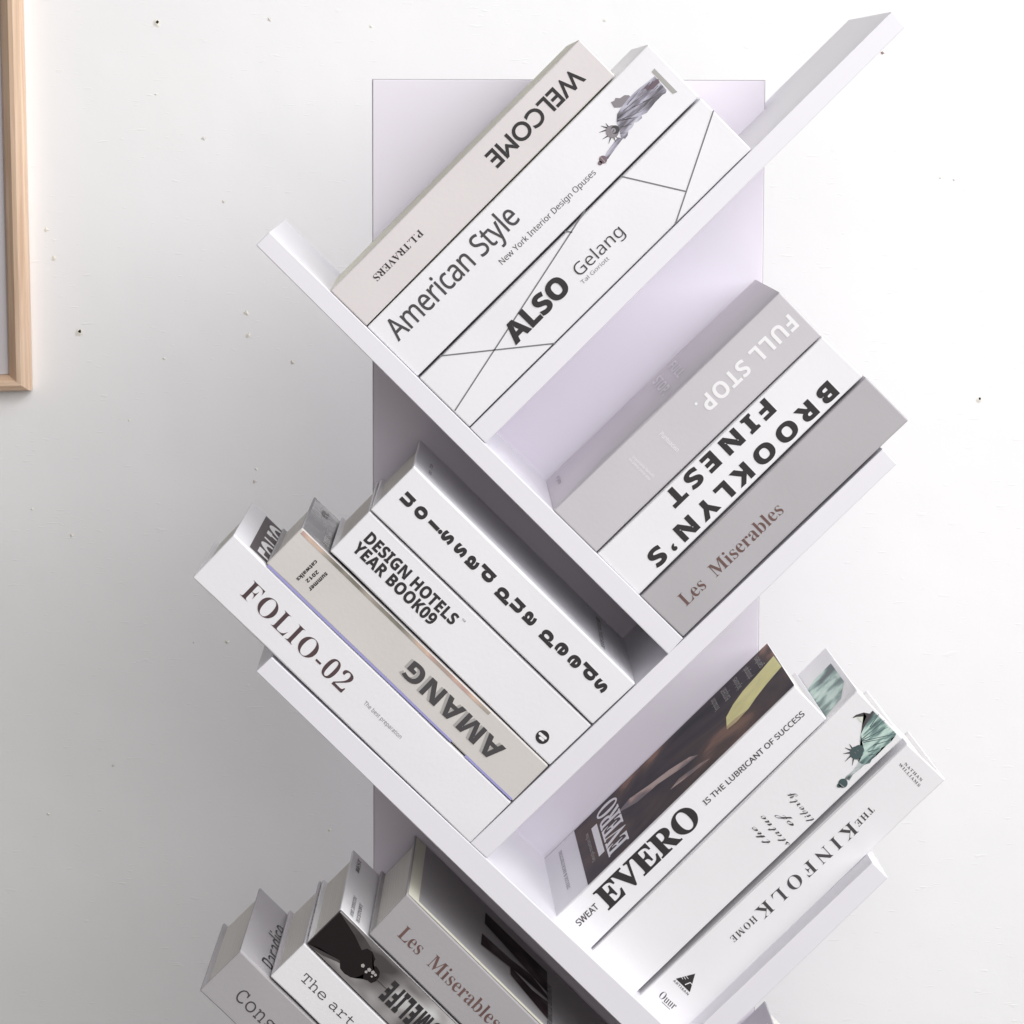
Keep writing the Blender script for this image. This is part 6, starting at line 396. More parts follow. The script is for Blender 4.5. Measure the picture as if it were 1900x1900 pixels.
def glyphmesh(tab, c, off, res):
    """verts and faces of one letter: flatten its bezier loops (1/1000 em), grow them by off, fill"""
    k = (id(tab), c, off, res)
    if k in _gc: return _gc[k]
    from mathutils.geometry import delaunay_2d_cdt
    loops = []; sg = None
    for lp in sorted(tab[c][1:], key=lambda l: -abs(_area([(l[i + 2], l[i + 3]) for i in range(0, len(l), 6)]))):
        if sg is None: sg = -1 if _area([(lp[i + 2], lp[i + 3]) for i in range(0, len(lp), 6)]) > 0 else 1
        n = len(lp) // 6; B = [[v / 1000 for v in lp[i * 6:i * 6 + 6]] for i in range(n)]; P = []
        for i in range(n):
            a, b = B[i], B[(i + 1) % n]; p0, p1, p2, p3 = a[2:4], a[4:6], b[0:2], b[2:4]
            L = math.dist(p0, p3) or 1e-9
            bend = max(abs((q[0] - p0[0]) * (p3[1] - p0[1]) - (q[1] - p0[1]) * (p3[0] - p0[0])) / L for q in (p1, p2))
            m = 1 if bend < .0025 else res
            for j in range(m):
                t = j / m; u = 1 - t
                P.append([u ** 3 * p0[d] + 3 * u * u * t * p1[d] + 3 * u * t * t * p2[d] + t ** 3 * p3[d] for d in (0, 1)])
        Q = []
        for q in P:
            if not Q or math.dist(q, Q[-1]) > .0015: Q.append(q)
        while len(Q) > 3 and math.dist(Q[0], Q[-1]) <= .0015: Q.pop()
        if off:
            n = len(Q); O = []
            for i in range(n):
                a, b, d = Q[i - 1], Q[i], Q[(i + 1) % n]
                e1 = Vector((b[0] - a[0], b[1] - a[1])).normalized(); e2 = Vector((d[0] - b[0], d[1] - b[1])).normalized()
                n1 = Vector((-e1.y, e1.x)); n2 = Vector((-e2.y, e2.x)); mm = n1 + n2
                if mm.length < .5: mm = n1
                mm.normalize(); kk = min(1 / max(mm.dot(n1), .1), 1.8)
                O.append([b[0] + mm.x * off * kk * sg, b[1] + mm.y * off * kk * sg])
            Q = O
        loops.append(Q)
    pts, eds = [], []
    for Q in loops:
        b = len(pts); pts += [Vector(q) for q in Q]; eds += [(b + i, b + (i + 1) % len(Q)) for i in range(len(Q))]
    V, _, F, _, _, _ = delaunay_2d_cdt(pts, eds, [], 0, 1e-6)
    def wind(x, y):
        w_ = 0
        for Q in loops:
            for i in range(len(Q)):
                (x0, y0), (x1, y1) = Q[i - 1], Q[i]
                if (y0 <= y) != (y1 <= y):
                    if x0 + (y - y0) / (y1 - y0) * (x1 - x0) > x: w_ += 1 if y1 > y0 else -1
        return w_
    fs = []
    for f in F:
        cx = sum(V[i].x for i in f) / 3; cy = sum(V[i].y for i in f) / 3
        if wind(cx, cy) % 2: fs.append(tuple(f))
    _gc[k] = ([(v.x, v.y, 0) for v in V], fs); return _gc[k]
def textmesh(s, font, off=0.0, space=1.0, res=5, shear=0.0):
    x = 0.0; T0 = GLY[font if font in GLY else 'n']; vs, fs = [], []
    for c in s:
        tab = T0 if c in T0 else GLY['n']
        if c not in tab: tab = GLY['sb']
        v, f = glyphmesh(tab, c, off, res); b = len(vs)
        vs += [(p[0] + x, p[1], 0) for p in v]; fs += [tuple(i + b for i in q) for q in f]
        x += tab[c][0] / 1000 + (space - 1) * .6
    me = bpy.data.meshes.new('m'); me.from_pydata(vs, [], fs); return me

# ------------------------------------------------------------------ wall
def wall():
    y = WALL
    me = bpy.data.meshes.new('m')
    me.from_pydata([(-3.5, y, -3.2), (4.5, y, -3.2), (4.5, y, 3.2), (-3.5, y, 3.2)], [], [(0, 1, 2, 3)])
    o = link('wall', me, M['wall']); o['kind'] = 'structure'
    def blob(px, py, r, k, yy, m, name, seed, sx=1):
        rr = random.Random(seed); n = 14; c = wp(px, py, y)
        pts = [(c.x, c.y - yy * 1.6, c.z)]
        for i in range(n):
            a = i * 2 * math.pi / n; q = r * K * (1 + rr.uniform(-k, k))
            pts.append((c.x + q * math.cos(a) * sx, c.y - yy * .3, c.z + q * math.sin(a)))
        b = bpy.data.meshes.new('m'); b.from_pydata(pts, [], [(0, 1 + i, 1 + (i + 1) % n) for i in range(n)])
        link(name, b, m, o)
    for i, (px, py, r) in enumerate([(292, 41, 4.2), (148, 615, 4.6), (1818, 740, 3.2)]):
        blob(px - 1, py + 2, r * 2.0, .25, .0006, M['chip'], 'chipped_rim', 10 + i)
        c = blob(px, py, r, .22, .0012, M['hole'], 'nail_hole', 30 + i)
    blob(1637, 98, 3.4, .5, .0008, mat('brown_chip', rgb(170, 140, 136), .8, .1), 'paint_chip', 77)
    for i, (px, py, r) in enumerate([(500, 36, 4), (689, 49, 3.5), (1122, 38, 3.5), (378, 257, 4), (86, 426, 4.5), (101, 479, 5.5), (415, 374, 3),
            (458, 581, 5.5), (461, 622, 5), (543, 672, 4.5), (290, 175, 2.5), (475, 870, 3), (473, 893, 4), (133, 993, 4), (422, 1191, 4), (360, 1192, 2),
            (305, 665, 3), (60, 945, 3), (210, 1420, 3), (90, 1510, 3), (1745, 330, 2.5), (1770, 334, 2.5), (612, 1540, 3), (240, 780, 2.5)]):
        blob(px, py, r, .45, .00055, M['chip'] if i % 3 else mat('old_filler', rgb(222, 218, 213), .9, .1), 'filled_hole', 50 + i, 1.15)
wall()

# ------------------------------------------------------------------ bookshelf
SH = wp(1055, 1900, 0.0)
shelf = empty('bookshelf', SH, 'white lacquered tree shaped bookshelf with slanting boards standing against the plaster wall', 'bookshelf')
def board(front, name='shelf_board', y0=0.0, y1=SKD, m='paint', bevel=.0007, lab=None):
    F = [wp(x, y, y0) for x, y in front]
    B = [Vector((p.x, y1, p.z)) for p in F]
    o = link(name, hexmesh(F + B, bevel), M[m], shelf, SH)
    if lab: o['label'] = lab
    return o
board([(500, 430), (475, 455), (1240, 1214.5), (1267.5, 1184.5)])
board([(872, 794.5), (1655, 21), (1680, 50), (901, 823)])
board([(872.7, 1564.6), (1638, 832.5), (1664, 861), (903, 1593)])
board([(504, 1219), (475, 1246), (1521, 2257), (1566, 2216)])
board([(1264, 1938), (1619, 1600), (1648, 1629), (1293, 1972)])
board([(1521, 2259), (780, 2960), (812, 2990), (1562, 2285)])
# upright carcass behind the boards
def panel():
    y0, y1 = .1935, SKD - .0008
    def X(px, py): return wp(px, py, y0)
    F = [X(691.5, 148), X(1419, 150), X(1386, 3000), X(697, 3000)]
    B = [Vector((p.x, y1, p.z)) for p in F]
    link('back_panel', hexmesh(F + B, .0006), M['panel'], shelf, SH)
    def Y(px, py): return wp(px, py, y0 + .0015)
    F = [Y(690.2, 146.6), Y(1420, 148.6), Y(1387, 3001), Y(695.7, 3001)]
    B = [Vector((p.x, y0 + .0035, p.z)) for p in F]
    link('shadow_outline', hexmesh(F + B, 0), mat('grey_shadow_outline', rgb(168, 163, 168), .6, .3), shelf, SH)  # grey plate added to draw the dark shadow-gap line round the panel
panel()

# ------------------------------------------------------------------ books
LABS = []
class Book:
    def __init__(s, T0, T1, B0, B1, label, m='white', cover=None, y0=0.0, dep=.186, skew=(0, 0), jit=.00034, back=None, pageinset=.004, bev=.0014):
        s.F = [wp(*B0, y0), wp(*B1, y0), wp(*T1, y0), wp(*T0, y0)]     # s=0 bottom, s=1 top; t=0 visible cover side
        s.dv = Vector((skew[0] * K, dep, -skew[1] * K)); s.dep = dep; s.y0 = y0
        s.L = (s.F[3] - s.F[0]).length; s.T = (s.F[1] - s.F[0]).length
        s.org = (s.F[0] + s.F[1]) / 2
        s.root = empty('book', s.org, label, 'book', 'books on the tree shelf')
        s.m = m; cm = cover or m
        th = .0022
        s.slab('spine', 0, 1, 0, 1, 0, th, M[m], bev, jit, 10)
        tt = .0023 / s.T
        c0 = s.slab('front_cover', 0, 1, 0, tt, th + .0002, dep, M[cm], .0006)
        s.slab('back_cover', 0, 1, 1 - tt, 1, th + .0002, dep, M[back or cm], .0006)
        e = pageinset / s.L
        ax = (s.F[1] - s.F[0]).normalized()
        s.slab('page_block', e, 1 - e, tt, 1 - tt, th + .0002, dep - .005, PM(ax), 0)
        up = (s.F[3] - s.F[0]).normalized()
        s.n0 = -ax    # outward from the visible cover
        s.up = up
    def P(s, a, t, d):
        b = s.F[0].lerp(s.F[1], t); c = s.F[3].lerp(s.F[2], t)
        return b.lerp(c, a) + s.dv * (d / s.dep)
    def slab(s, name, s0, s1, t0, t1, d0, d1, m, bev=.0008, jit=0, n=1):
        if n == 1:
            P = [s.P(s0, t0, d0), s.P(s0, t1, d0), s.P(s1, t1, d0), s.P(s1, t0, d0), s.P(s0, t0, d1), s.P(s0, t1, d1), s.P(s1, t1, d1), s.P(s1, t0, d1)]
            me = hexmesh(P, bev)
        else:
            bm = bmesh.new(); rings = []
            g0 = g1 = 0
            for i in range(n + 1):
                a = s0 + (s1 - s0) * i / n
                g0 = .6 * g0 + random.uniform(0, jit) ; g1 = .6 * g1 + random.uniform(0, jit)
                if i in (0, n): g0 = g1 = 0
                ta, tb = t0 + g0 / s.T, t1 - g1 / s.T
                rings.append([bm.verts.new(s.P(a, ta, d0)), bm.verts.new(s.P(a, tb, d0)), bm.verts.new(s.P(a, tb, d1)), bm.verts.new(s.P(a, ta, d1))])
            for r, q in zip(rings, rings[1:]):
                for j in range(4): bm.faces.new((r[j], r[(j + 1) % 4], q[(j + 1) % 4], q[j]))
            bm.faces.new(rings[0][::-1]); bm.faces.new(rings[-1])
            bmesh.ops.recalc_face_normals(bm, faces=bm.faces)
            es = [e for e in bm.edges if len(e.link_faces) == 2 and e.calc_face_angle() > .9]
            bmesh.ops.bevel(bm, geom=es, offset=bev, segments=2, affect='EDGES', profile=.5, clamp_overlap=True)
            me = bpy.data.meshes.new('m'); bm.to_mesh(me); bm.free()
        return link(name, me, m, s.root, s.org)
    def add(s, name, me, m, label=None):
        o = link(name, me, M[m] if isinstance(m, str) else m, s.root, s.org)
        if label: o['label'] = label
        return o
    # flat print on the spine -------------------------------------------------
    def text(s, txt, font, p0, p1, h, m='ink', off=0.0, space=1.0, lift=1, shear=0.0, name='lettering', res=5, hmax=None):
        me = textmesh(txt, font, off, space, res, shear)
        xs = [v.co.x for v in me.vertices]; ys = [v.co.y for v in me.vertices]
        x0, x1, yt = min(xs), max(xs), max(ys)
        A = wp(*p0, s.y0 - .00025 * lift); B = wp(*p1, s.y0 - .00025 * lift)
        d = (B - A); Lw = d.length; d.normalize(); u = Vector((-d.z, 0, d.x))
        sx = Lw / (x1 - x0); sy = h * K * (D + s.y0) / D / yt
        for v in me.vertices: v.co = A + d * ((v.co.x - x0) * sx) + u * (v.co.y * sy)
        return s.add(name, me, m)
    def glyph(s, ch, font, c, size, m='ink', d=(-.707, .707), off=0.0, name='letter', wide=1.0):
        me = textmesh(ch, font, off, 1, 6)
        xs = [v.co.x for v in me.vertices]; ys = [v.co.y for v in me.vertices]
        cx, cy = (min(xs) + max(xs)) / 2, (min(ys) + max(ys)) / 2
        Cc = wp(*c, s.y0 - .00025); dd = Vector((d[0], 0, -d[1])); u = Vector((-dd.z, 0, dd.x)); k = size * K
        for v in me.vertices: v.co = Cc + dd * ((v.co.x - cx) * k * wide) + u * ((v.co.y - cy) * k)
        return s.add(name, me, m)
    def poly(s, pts, m, lift=1.0, name='print'):
        me = bpy.data.meshes.new('m'); bm = bmesh.new()
        f = bm.faces.new([bm.verts.new(wp(x, y, s.y0 - .00025 * lift)) for x, y in pts])
        bmesh.ops.triangulate(bm, faces=[f]); bm.to_mesh(me); bm.free()
        return s.add(name, me, m)
    def strokes(s, segs, m, wpx, lift=1.0, name='print'):
        vs, fs = [], []
        for sg in segs:
            (xa, ya), (xb, yb) = sg[0], sg[1]; w0 = sg[2] if len(sg) > 2 else wpx; w1 = sg[3] if len(sg) > 3 else w0
            L = math.hypot(xb - xa, yb - ya) or 1; nx, ny = -(yb - ya) / L, (xb - xa) / L; b = len(vs)
            for x, y, q, sgn in ((xa, ya, w0, 1), (xb, yb, w1, 1), (xb, yb, w1, -1), (xa, ya, w0, -1)):
                vs.append(wp(x + nx * q / 2 * sgn, y + ny * q / 2 * sgn, s.y0 - .00025 * lift))
            fs.append((b, b + 1, b + 2, b + 3))
        me = bpy.data.meshes.new('m'); me.from_pydata(vs, [], fs); return s.add(name, me, m)
    def discs(s, ds, m, lift=1.0, name='print', n=28):
        vs, fs = [], []
        for x, y, r in ds:
            b = len(vs)
            for i in range(n):
                a = 2 * math.pi * i / n; vs.append(wp(x + r * math.cos(a), y + r * math.sin(a), s.y0 - .00025 * lift))
            fs.append(tuple(range(b, b + n)))
        me = bpy.data.meshes.new('m'); me.from_pydata(vs, [], fs); return s.add(name, me, m)
    # flat print on the visible cover: a = fraction from bottom, q = fraction of depth
    def CP(s, a, q, lift=1.0): return s.P(a, 0, q * s.dep) + s.n0 * (.00025 * lift)
    def cpoly(s, pts, m, lift=1.0, name='cover_print'):
        me = bpy.data.meshes.new('m'); bm = bmesh.new()
        f = bm.faces.new([bm.verts.new(s.CP(a, q, lift)) for a, q in pts]); bmesh.ops.triangulate(bm, faces=[f]); bm.to_mesh(me); bm.free()
        return s.add(name, me, m)
    def ctext(s, txt, font, a, q0, q1, h, m='ink', flip=1, off=0.0, lift=2.0, space=1.0, name='cover_lettering'):
        """text across the cover, from depth q0 to q1, baseline at a, letters h*flip high along the spine"""
        me = textmesh(txt, font, off, space, 4)
        xs = [v.co.x for v in me.vertices]; ys = [v.co.y for v in me.vertices]
        x0, x1, yt = min(xs), max(xs), max(ys)
        for v in me.vertices: v.co = s.CP(a + flip * h * v.co.y / yt, q0 + (q1 - q0) * (v.co.x - x0) / (x1 - x0), lift)
        return s.add(name, me, m)
_pm = {}
def PM(ax):
    k = 'a' if ax.z * ax.x > 0 else 'b'
    if k not in _pm: _pm[k] = pages_mat('page_edges_' + k, ax)
    return _pm[k]

# --- top tier: leaning on the long right board
b = Book((1075, 73), (1141, 140), (612.5, 540), (679.5, 605), 'pale pink-grey book with WELCOME on its spine, top left of the upper row', 'pinkish', 'cream', skew=(-4, 4))
b.text('WELCOME', 'n', (1064.3, 123.1), (899.1, 289.2), 34.4, 'ink', .020, 1.0)
b.text('P.L.TRAVERS', 'b', (777.5, 425), (690.7, 513.1), 13.7, 'ink', -.005)
b = Book((1203, 82), (1297.5, 179), (681.5, 606.5), (774.5, 698.5), 'white book titled American Style with a small robed statue printed at its top end', 'white', skew=(-2, 2), y0=.0016)
b.text('American Style', 'ss', (739.5, 634), (966.5, 407), 45, 'softink', .008, .97)
b.text('New York Interior Design Opuses', 'ss', (932.3, 491.5), (1106.6, 321.6), 12, 'softink')
FOLDG = ramp_mat('grey_statue_print', [(.36, rgb(84, 80, 88)), (.46, rgb(128, 124, 136)), (.56, rgb(176, 173, 190)), (.66, rgb(198, 200, 208))],
                 (1, 1, 6), (0, math.radians(43), 0), 42, 5)
def zz(pts, ox, oy, k): return [(ox + x / k, oy + y / k) for x, y in pts]
q = lambda *p: zz(p, 1100, 100, 9.5)
b.poly(q((1035, 315), (1085, 255), (1490, 670), (1465, 675), (1410, 705)), 'paleink', 1)
b.poly(q((1090, 390), (1300, 640), (1285, 690), (1230, 720), (1100, 850), (1040, 930), (950, 1040), (860, 1080), (868, 1130), (800, 1190), (730, 1212), (722, 1250), (690, 1300), (630, 1350),
         (612, 1440), (570, 1495), (500, 1480), (470, 1350), (420, 1190), (430, 1060), (490, 960), (560, 870), (640, 770), (720, 690), (800, 620), (880, 560)), FOLDG, 1.4, 'statue_print')
b.poly(q((320, 850), (380, 825), (400, 775), (480, 780), (560, 725), (640, 728), (665, 765), (600, 860), (540, 920), (470, 945), (375, 945)), 'dim', 1.2)
b.poly(q((440, 1470), (530, 1490), (330, 1760), (262, 1860), (210, 1810), (245, 1730)), FOLDG, 1.2, 'statue_print')
b.strokes([(*q((300, 1320), tp), 4, .6) for tp in ((228, 1222), (143, 1268), (112, 1384))] + [(*q((340, 1400), tp), 4, .6) for tp in ((172, 1502), (280, 1580), (402, 1552), (436, 1482))], 'softink', 2, 1.6)
b.discs([(*q((345, 1370))[0], 12.0)], 'dim', 1.9); b.discs([(*q((395, 1335))[0], 8.0)], 'softink', 2.2); b.discs([(*q((362, 1350))[0], 4.6)], mat('stone_grey_ink', rgb(150, 147, 154), .5, .3), 2.5)
b.strokes([(*q((372, 1330), (350, 1378)), 1.3)], 'softink', 1.2, 2.8)
b.strokes([(*q(p, r), 1.3, .5) for p, r in (((420, 1190), (730, 1130)), ((430, 1180), (860, 1010)), ((440, 1130), (830, 850)), ((540, 1000), (930, 690)), ((600, 900), (830, 630)),
            ((520, 1160), (800, 1110)), ((690, 950), (1080, 770)), ((880, 850), (1230, 690)), ((1000, 500), (900, 620)), ((1060, 480), (960, 650)), ((1150, 560), (1080, 640)), ((1200, 560), (1130, 640)), ((500, 1290), (690, 1240)), ((480, 1400), (610, 1390)))], 'softink', .8, 1.8)
b.poly(q((905, 600), (1150, 440), (1180, 500), (1060, 620), (960, 640)), mat('purple_shadow_ink', rgb(110, 94, 104), .5, .3), 1.7)
b.discs([(1119, 296, 7.5), (1113.5, 302.5, 4.2)], mat('plum_grey_print', rgb(122, 104, 112), .5, .3), 1.6); b.strokes([((1113, 290), (1125, 303), 1.2)], 'paleink', 1, 2.2)
b = Book((1300.5, 182), (1394, 277), (778, 702), (870.5, 792.5), 'white book lettered ALSO crossed by thin grey lines, lowest of the upper row', 'white', skew=(-2, 2))
b.strokes([((815.8, 660.5), (1031, 637)), ((844, 762), (1086, 390)), ((1048, 429), (1062, 431)), ((1152, 327), (1272, 355)), ((1324, 205), (1253, 416))], 'greyink', 2.6)
b.text('ALSO', 'sb', (956.6, 640), (1060.8, 534.2), 39, 'ink', .024, 1.0, 2)
b.text('Gelang', 'ss', (1076.3, 513.7), (1160, 432.6), 25, 'softink', -.004, 1, 2)
b.text('Tal Goriott', 'ss', (1082, 527.5), (1131.5, 480.5), 8, 'greyink', -.008, 1, 2)

# --- middle right tier
b = Book((1447, 542), (1524, 622.5), (1027, 947.5), (1106, 1025), 'light grey book lettered FULL STOP in white, first of its row on the right', 'ltgrey', 'ltgrey2', skew=(2, 3))
b.text('FULL STOP.', 'sb', (1462.4, 582.2), (1287.9, 749.6), 31, 'whiteink', .004, 1.02)
b.text('Puntuación', 'ss', (1222.9, 806.6), (1255.3, 839), 9, 'whiteink')
b.text('Importante llamado', 'ss', (1172.4, 848.7), (1211.8, 886.8), 5.5, 'whiteink'); b.text('en pleno para una', 'ss', (1165.8, 852.6), (1204, 890.8), 5.5, 'whiteink')
b.ctext('FULL', 'sb', .575, .88, .30, .035, 'whiteink', 1); b.ctext('STOP.', 'sb', .50, .88, .22, .040, 'whiteink', 1)
b.ctext('ar jane', 'ss', .045, .8, .55, .016, 'dim', 1)
b = Book((1526, 624.5), (1601.5, 698), (1108.5, 1027.5), (1185.5, 1103.5), 'white book with widely spaced bold BROOKLYN lettering between two grey books', 'white', skew=(2, 3), y0=.0014)
b.text("BROOKLYN\u2019S", 'sb', (1535.8, 705.8), (1197.5, 1031.9), 33.5, 'ink', .026, 1.30)
b.text('FINEST', 'sb', (1418.9, 738.4), (1230.3, 920.3), 33.5, 'ink', .026, 1.30)
b = Book((1607, 700), (1686, 780), (1189, 1107), (1267, 1182), 'silver-grey book with brown serif title lying on the second right board', 'midgrey', skew=(0, 2))
b.text('Les  Miserables', 'b', (1273.7, 1125.8), (1456, 949), 26, 'brownink', -.007, 1.0)

# --- middle left tier
b = Book((768, 865), (687, 946), (1179, 1269), (1099, 1344), 'white book with stacked black letters, uppermost of the left row under the big slanting board', 'white', skew=(10, 2))
cs = [('n', 756.8, 927.4), ('o', 781.3, 951.4), ('i', 808.2, 977.9), ('s', 830.3, 997.6), ('s', 854.3, 1021), ('a', 876.8, 1044.2), ('p', 902.9, 1064.7), ('d', 935.3, 1105), ('n', 960.5, 1124),
      ('a', 983.4, 1147.6), ('d', 1017.7, 1183.8), ('e', 1043, 1204), ('e', 1066.5, 1227), ('p', 1091.6, 1246.8), ('s', 1114.8, 1272.4)]
for ch, x, y in cs: b.glyph(ch, 'sb', (x, y), 40, 'ink', (-.715, .70), .026, wide=1.0)
b.ctext('art   os', 'mono', .93, .55, .2, .014, 'softink', 1); b.ctext('MAISON LUXE BOOK', 'mono', .135, .85, .1, .018, 'softink', 1)
b = Book((685.5, 948), (612, 1023), (1097, 1346), (1019.5, 1420), 'white book lettered DESIGN HOTELS YEAR BOOK with a black disc near its foot', 'white', skew=(6, 2), bev=.002, y0=.001)
b.text('DESIGN HOTELS', 'sb', (674, 1002), (838, 1160.7), 23, 'ink', .020, 1.02); b.text('YEAR BOOK09', 'sb', (652.1, 1019.2), (798.9, 1161.1), 23, 'ink', .020, 1.02)
b.text('TM', 'ss', (856, 1150), (862, 1155), 4, 'ink')
b.discs([(1006.5, 1367.6, 12.8)], 'ink'); b.strokes([((1002, 1361), (1012, 1369.5), 5.2), ((1002.5, 1369), (1007.5, 1373), 5.0)], 'whiteink', 4, 2)
b.discs([(1002, 1361, 2.6), (1012, 1369.5, 2.6), (1002.5, 1369, 2.5), (1007.5, 1373, 2.5)], 'whiteink', 2.4, n=14)
PHOTO = ramp_mat('grey_landscape_print', [(.34, rgb(84, 82, 86)), (.47, rgb(120, 120, 122)), (.56, rgb(158, 158, 160)), (.68, rgb(214, 216, 216))], (1, 1.2, 6), (0, math.radians(-45), 0), 16, 4, .2, .6)
FILM = ramp_mat('coloured_hinge_print', [(.38, rgb(120, 116, 106)), (.46, rgb(168, 160, 150)), (.53, rgb(214, 184, 166)), (.60, rgb(190, 158, 150)), (.7, rgb(150, 148, 136))], (1, 1, 1), (0, 0, 0), 14, 3, .2, .6)
b = Book((560, 979), (494, 1045.5), (1017.5, 1421), (951, 1487), 'beige magazine lettered AMANG with coloured edges, between two white books', 'beige', 'stone', skew=(6, 2), jit=.0003, bev=.0014)
b.cpoly([(.995, .03), (.995, .985), (.3, .985), (.3, .03)], PHOTO, name='cover_photo')
b.ctext('SY', 'bs', .93, .9, .70, .03, 'paleink', 1); b.ctext('SUMMER FASHION', 'b', .90, .12, .5, .022, 'whiteink', 1)
b.poly([(563, 984.5), (557.5, 989.5), (906, 1326.5), (911, 1322)], FILM, 1, 'coloured_edge'); b.poly([(498, 1047), (494.6, 1050.5), (836, 1377), (839, 1374)], 'violet', 1, 'coloured_edge')
b.poly([(865, 1400.5), (861.5, 1403.5), (948, 1485), (951, 1482)], 'violet', 1, 'coloured_edge')
b.text('AMANG', 'sb', (934.8, 1386.2), (764.9, 1221.5), 37, 'paleink', .012, 1.06, 1, name='lettering_shadow')
b.text('AMANG', 'sb', (939.3, 1389.7), (769.4, 1225), 37, 'softink', .012, 1.06, 2)
b.text('summer', 'sb', (604.2, 1061), (572, 1092), 6.5, 'ink', .02, 1.05); b.text('2012', 'sb', (587.9, 1057.4), (566.8, 1076.8), 7, 'ink', .02, 1.1); b.text('catwalks', 'sb', (585.3, 1038.4), (549.5, 1073.7), 8, 'ink', .02, 1.05)
b = Book((434, 991.5), (357, 1072), (948.5, 1489), (872, 1564.5), 'white book with plum FOLIO serif title, its top sticking out past the left board', 'white', skew=(8, 0))
b.text('FOLIO-02', 'b', (444.7, 1103.2), (632.9, 1286.2), 40, 'plumink', -.010, 1.04); b.text('The best preparation', 'ss', (674.2, 1305.3), (742, 1371), 8, 'greyink')
b.cpoly([(.947, .05), (.947, .975), (.5, .975), (.5, .05)], 'taupe', name='cover_panel'); b.ctext('FOLIO', 'ss', .80, .10, .93, .125, 'whiteink', 1, .02)

# --- lower right tier, set back from the board edge
YB = .026
b = Book((1475, 1272), (1534.5, 1334), (1031, 1703), (1094, 1762), 'white book lettered EVERO with a dark painting on its cover', 'white', y0=YB, dep=.164, skew=(-9, -9))
PAINT = ramp_mat('dark_painting_print', [(.33, rgb(60, 58, 64)), (.47, rgb(80, 75, 79)), (.58, rgb(102, 88, 85)), (.66, rgb(158, 126, 112))], (1, 1, 2.8), (0, math.radians(45), 0), 11, 7, .6, .12, .6)
b.cpoly([(.137, .01), (.137, .99), (.999, .99), (.999, .01)], PAINT, name='cover_painting')
b.cpoly([(.995, .70), (.998, .43), (.93, .39), (.88, .344), (.838, .287), (.785, .265), (.748, .29), (.755, .38), (.764, .477), (.803, .564), (.852, .622), (.914, .651)], 'yellow', 2, name='cover_painting')
BR = ramp_mat('brown_streak_print', [(.4, rgb(92, 82, 82)), (.5, rgb(150, 118, 106)), (.6, rgb(190, 168, 154))], (1, 1, 5), (0, math.radians(45), 0), 40, 6, .35, .5, .4)
b.cpoly([(.30, .62), (.38, .50), (.47, .47), (.57, .36), (.63, .33), (.60, .42), (.52, .52), (.44, .58), (.36, .66)], BR, 1.5, name='cover_painting')
b.cpoly([(.50, .22), (.58, .16), (.66, .12), (.62, .19), (.54, .26)], BR, 1.5, name='cover_painting')
b.cpoly([(.838, .287), (.785, .265), (.748, .29), (.752, .34), (.79, .33)], mat('ochre_print', rgb(206, 186, 132), .4, .4), 2.5, name='cover_painting')
b.ctext('EVERO', 'b', .315, .1, .93, .085, 'whiteink', -1, .012, 2); b.cpoly([(.200, .25), (.200, .76), (.224, .76), (.224, .25)], 'whiteink', 2)
b.ctext('Georgia mountain flow', 'ss', .185, .25, .75, .014, 'paleink', -1); b.ctext('DESIGN & ARCHITECTURE', 'mono', .075, .22, .88, .014, 'dim', -1)
for i, wd in enumerate(['Introduction', 'european', 'big business', 'photograph', 'garden']): b.ctext(wd, 'ss', .76 + i * .048, .70, .93, .022, 'paleink', -1, 0, 3)
b.text('SWEAT', 'ss', (1075, 1719), (1111.8, 1684), 12.5, 'softink', .018); b.text('EVERO', 'b', (1129, 1689), (1303.9, 1520.4), 44, 'ink', .016, .98, 1, res=8)
b.text('IS THE LUBRICANT OF SUCCESS', 'ss', (1310, 1494.5), (1494, 1326), 10.5, 'softink', .018)
b = Book((1591, 1281), (1676, 1370), (1097, 1767), (1173, 1849), 'white book with script title and a green statue printed by its top end', 'softwhite', y0=YB, dep=.164, skew=(-9, -9))
FOLDT = ramp_mat('green_statue_print', [(.36, rgb(74, 90, 92)), (.46, rgb(120, 146, 142)), (.54, rgb(184, 208, 200)), (.66, rgb(214, 226, 222))], (1, 1, 6), (0, math.radians(43), 0), 36, 5)
b.cpoly([(.86, .04), (.86, .60), (.92, .70), (.985, .70), (.985, .28), (.95, .10)], FOLDT, name='cover_photo')
q = lambda *p: zz(p, 1530, 1290, 9.5)
b.poly(q((850, 270), (1262, 680), (1250, 712), (1172, 765), (1172, 820), (1090, 885), (1000, 925), (985, 975), (912, 1030), (900, 1080), (835, 1130), (800, 1195), (700, 1225), (640, 1290), (600, 1185),
         (640, 1110), (690, 970), (622, 800), (640, 690), (720, 500), (735, 420), (790, 320)), FOLDT, 1.2, 'statue_print')
b.poly(q((495, 402), (505, 385), (555, 345), (690, 303), (800, 325), (850, 270), (870, 300), (790, 420), (700, 560), (640, 690), (660, 560), (740, 370), (570, 380)), 'softink', 1.6)
b.poly(q((575, 392), (735, 365), (700, 500), (620, 450)), mat('pale_lime_ink', rgb(214, 220, 206), .5, .3), 1.4)
b.poly(q((600, 1185), (690, 1225), (640, 1290), (500, 1400), (440, 1500), (350, 1475), (390, 1420), (500, 1330)), ramp_mat('arm_print', [(.4, rgb(70, 84, 84)), (.6, rgb(196, 202, 204))], (1, 1, 3), (0, .6, 0), 60, 3), 1.4, 'statue_print')
b.strokes([(*q((530, 1000), tp), 5, .6) for tp in ((438, 858), (362, 924), (326, 1030), (362, 1166), (490, 1238), (604, 1170))], 'softink', 2, 1.6)
TEAL = mat('deep_teal_ink', rgb(72, 88, 90), .5, .3)
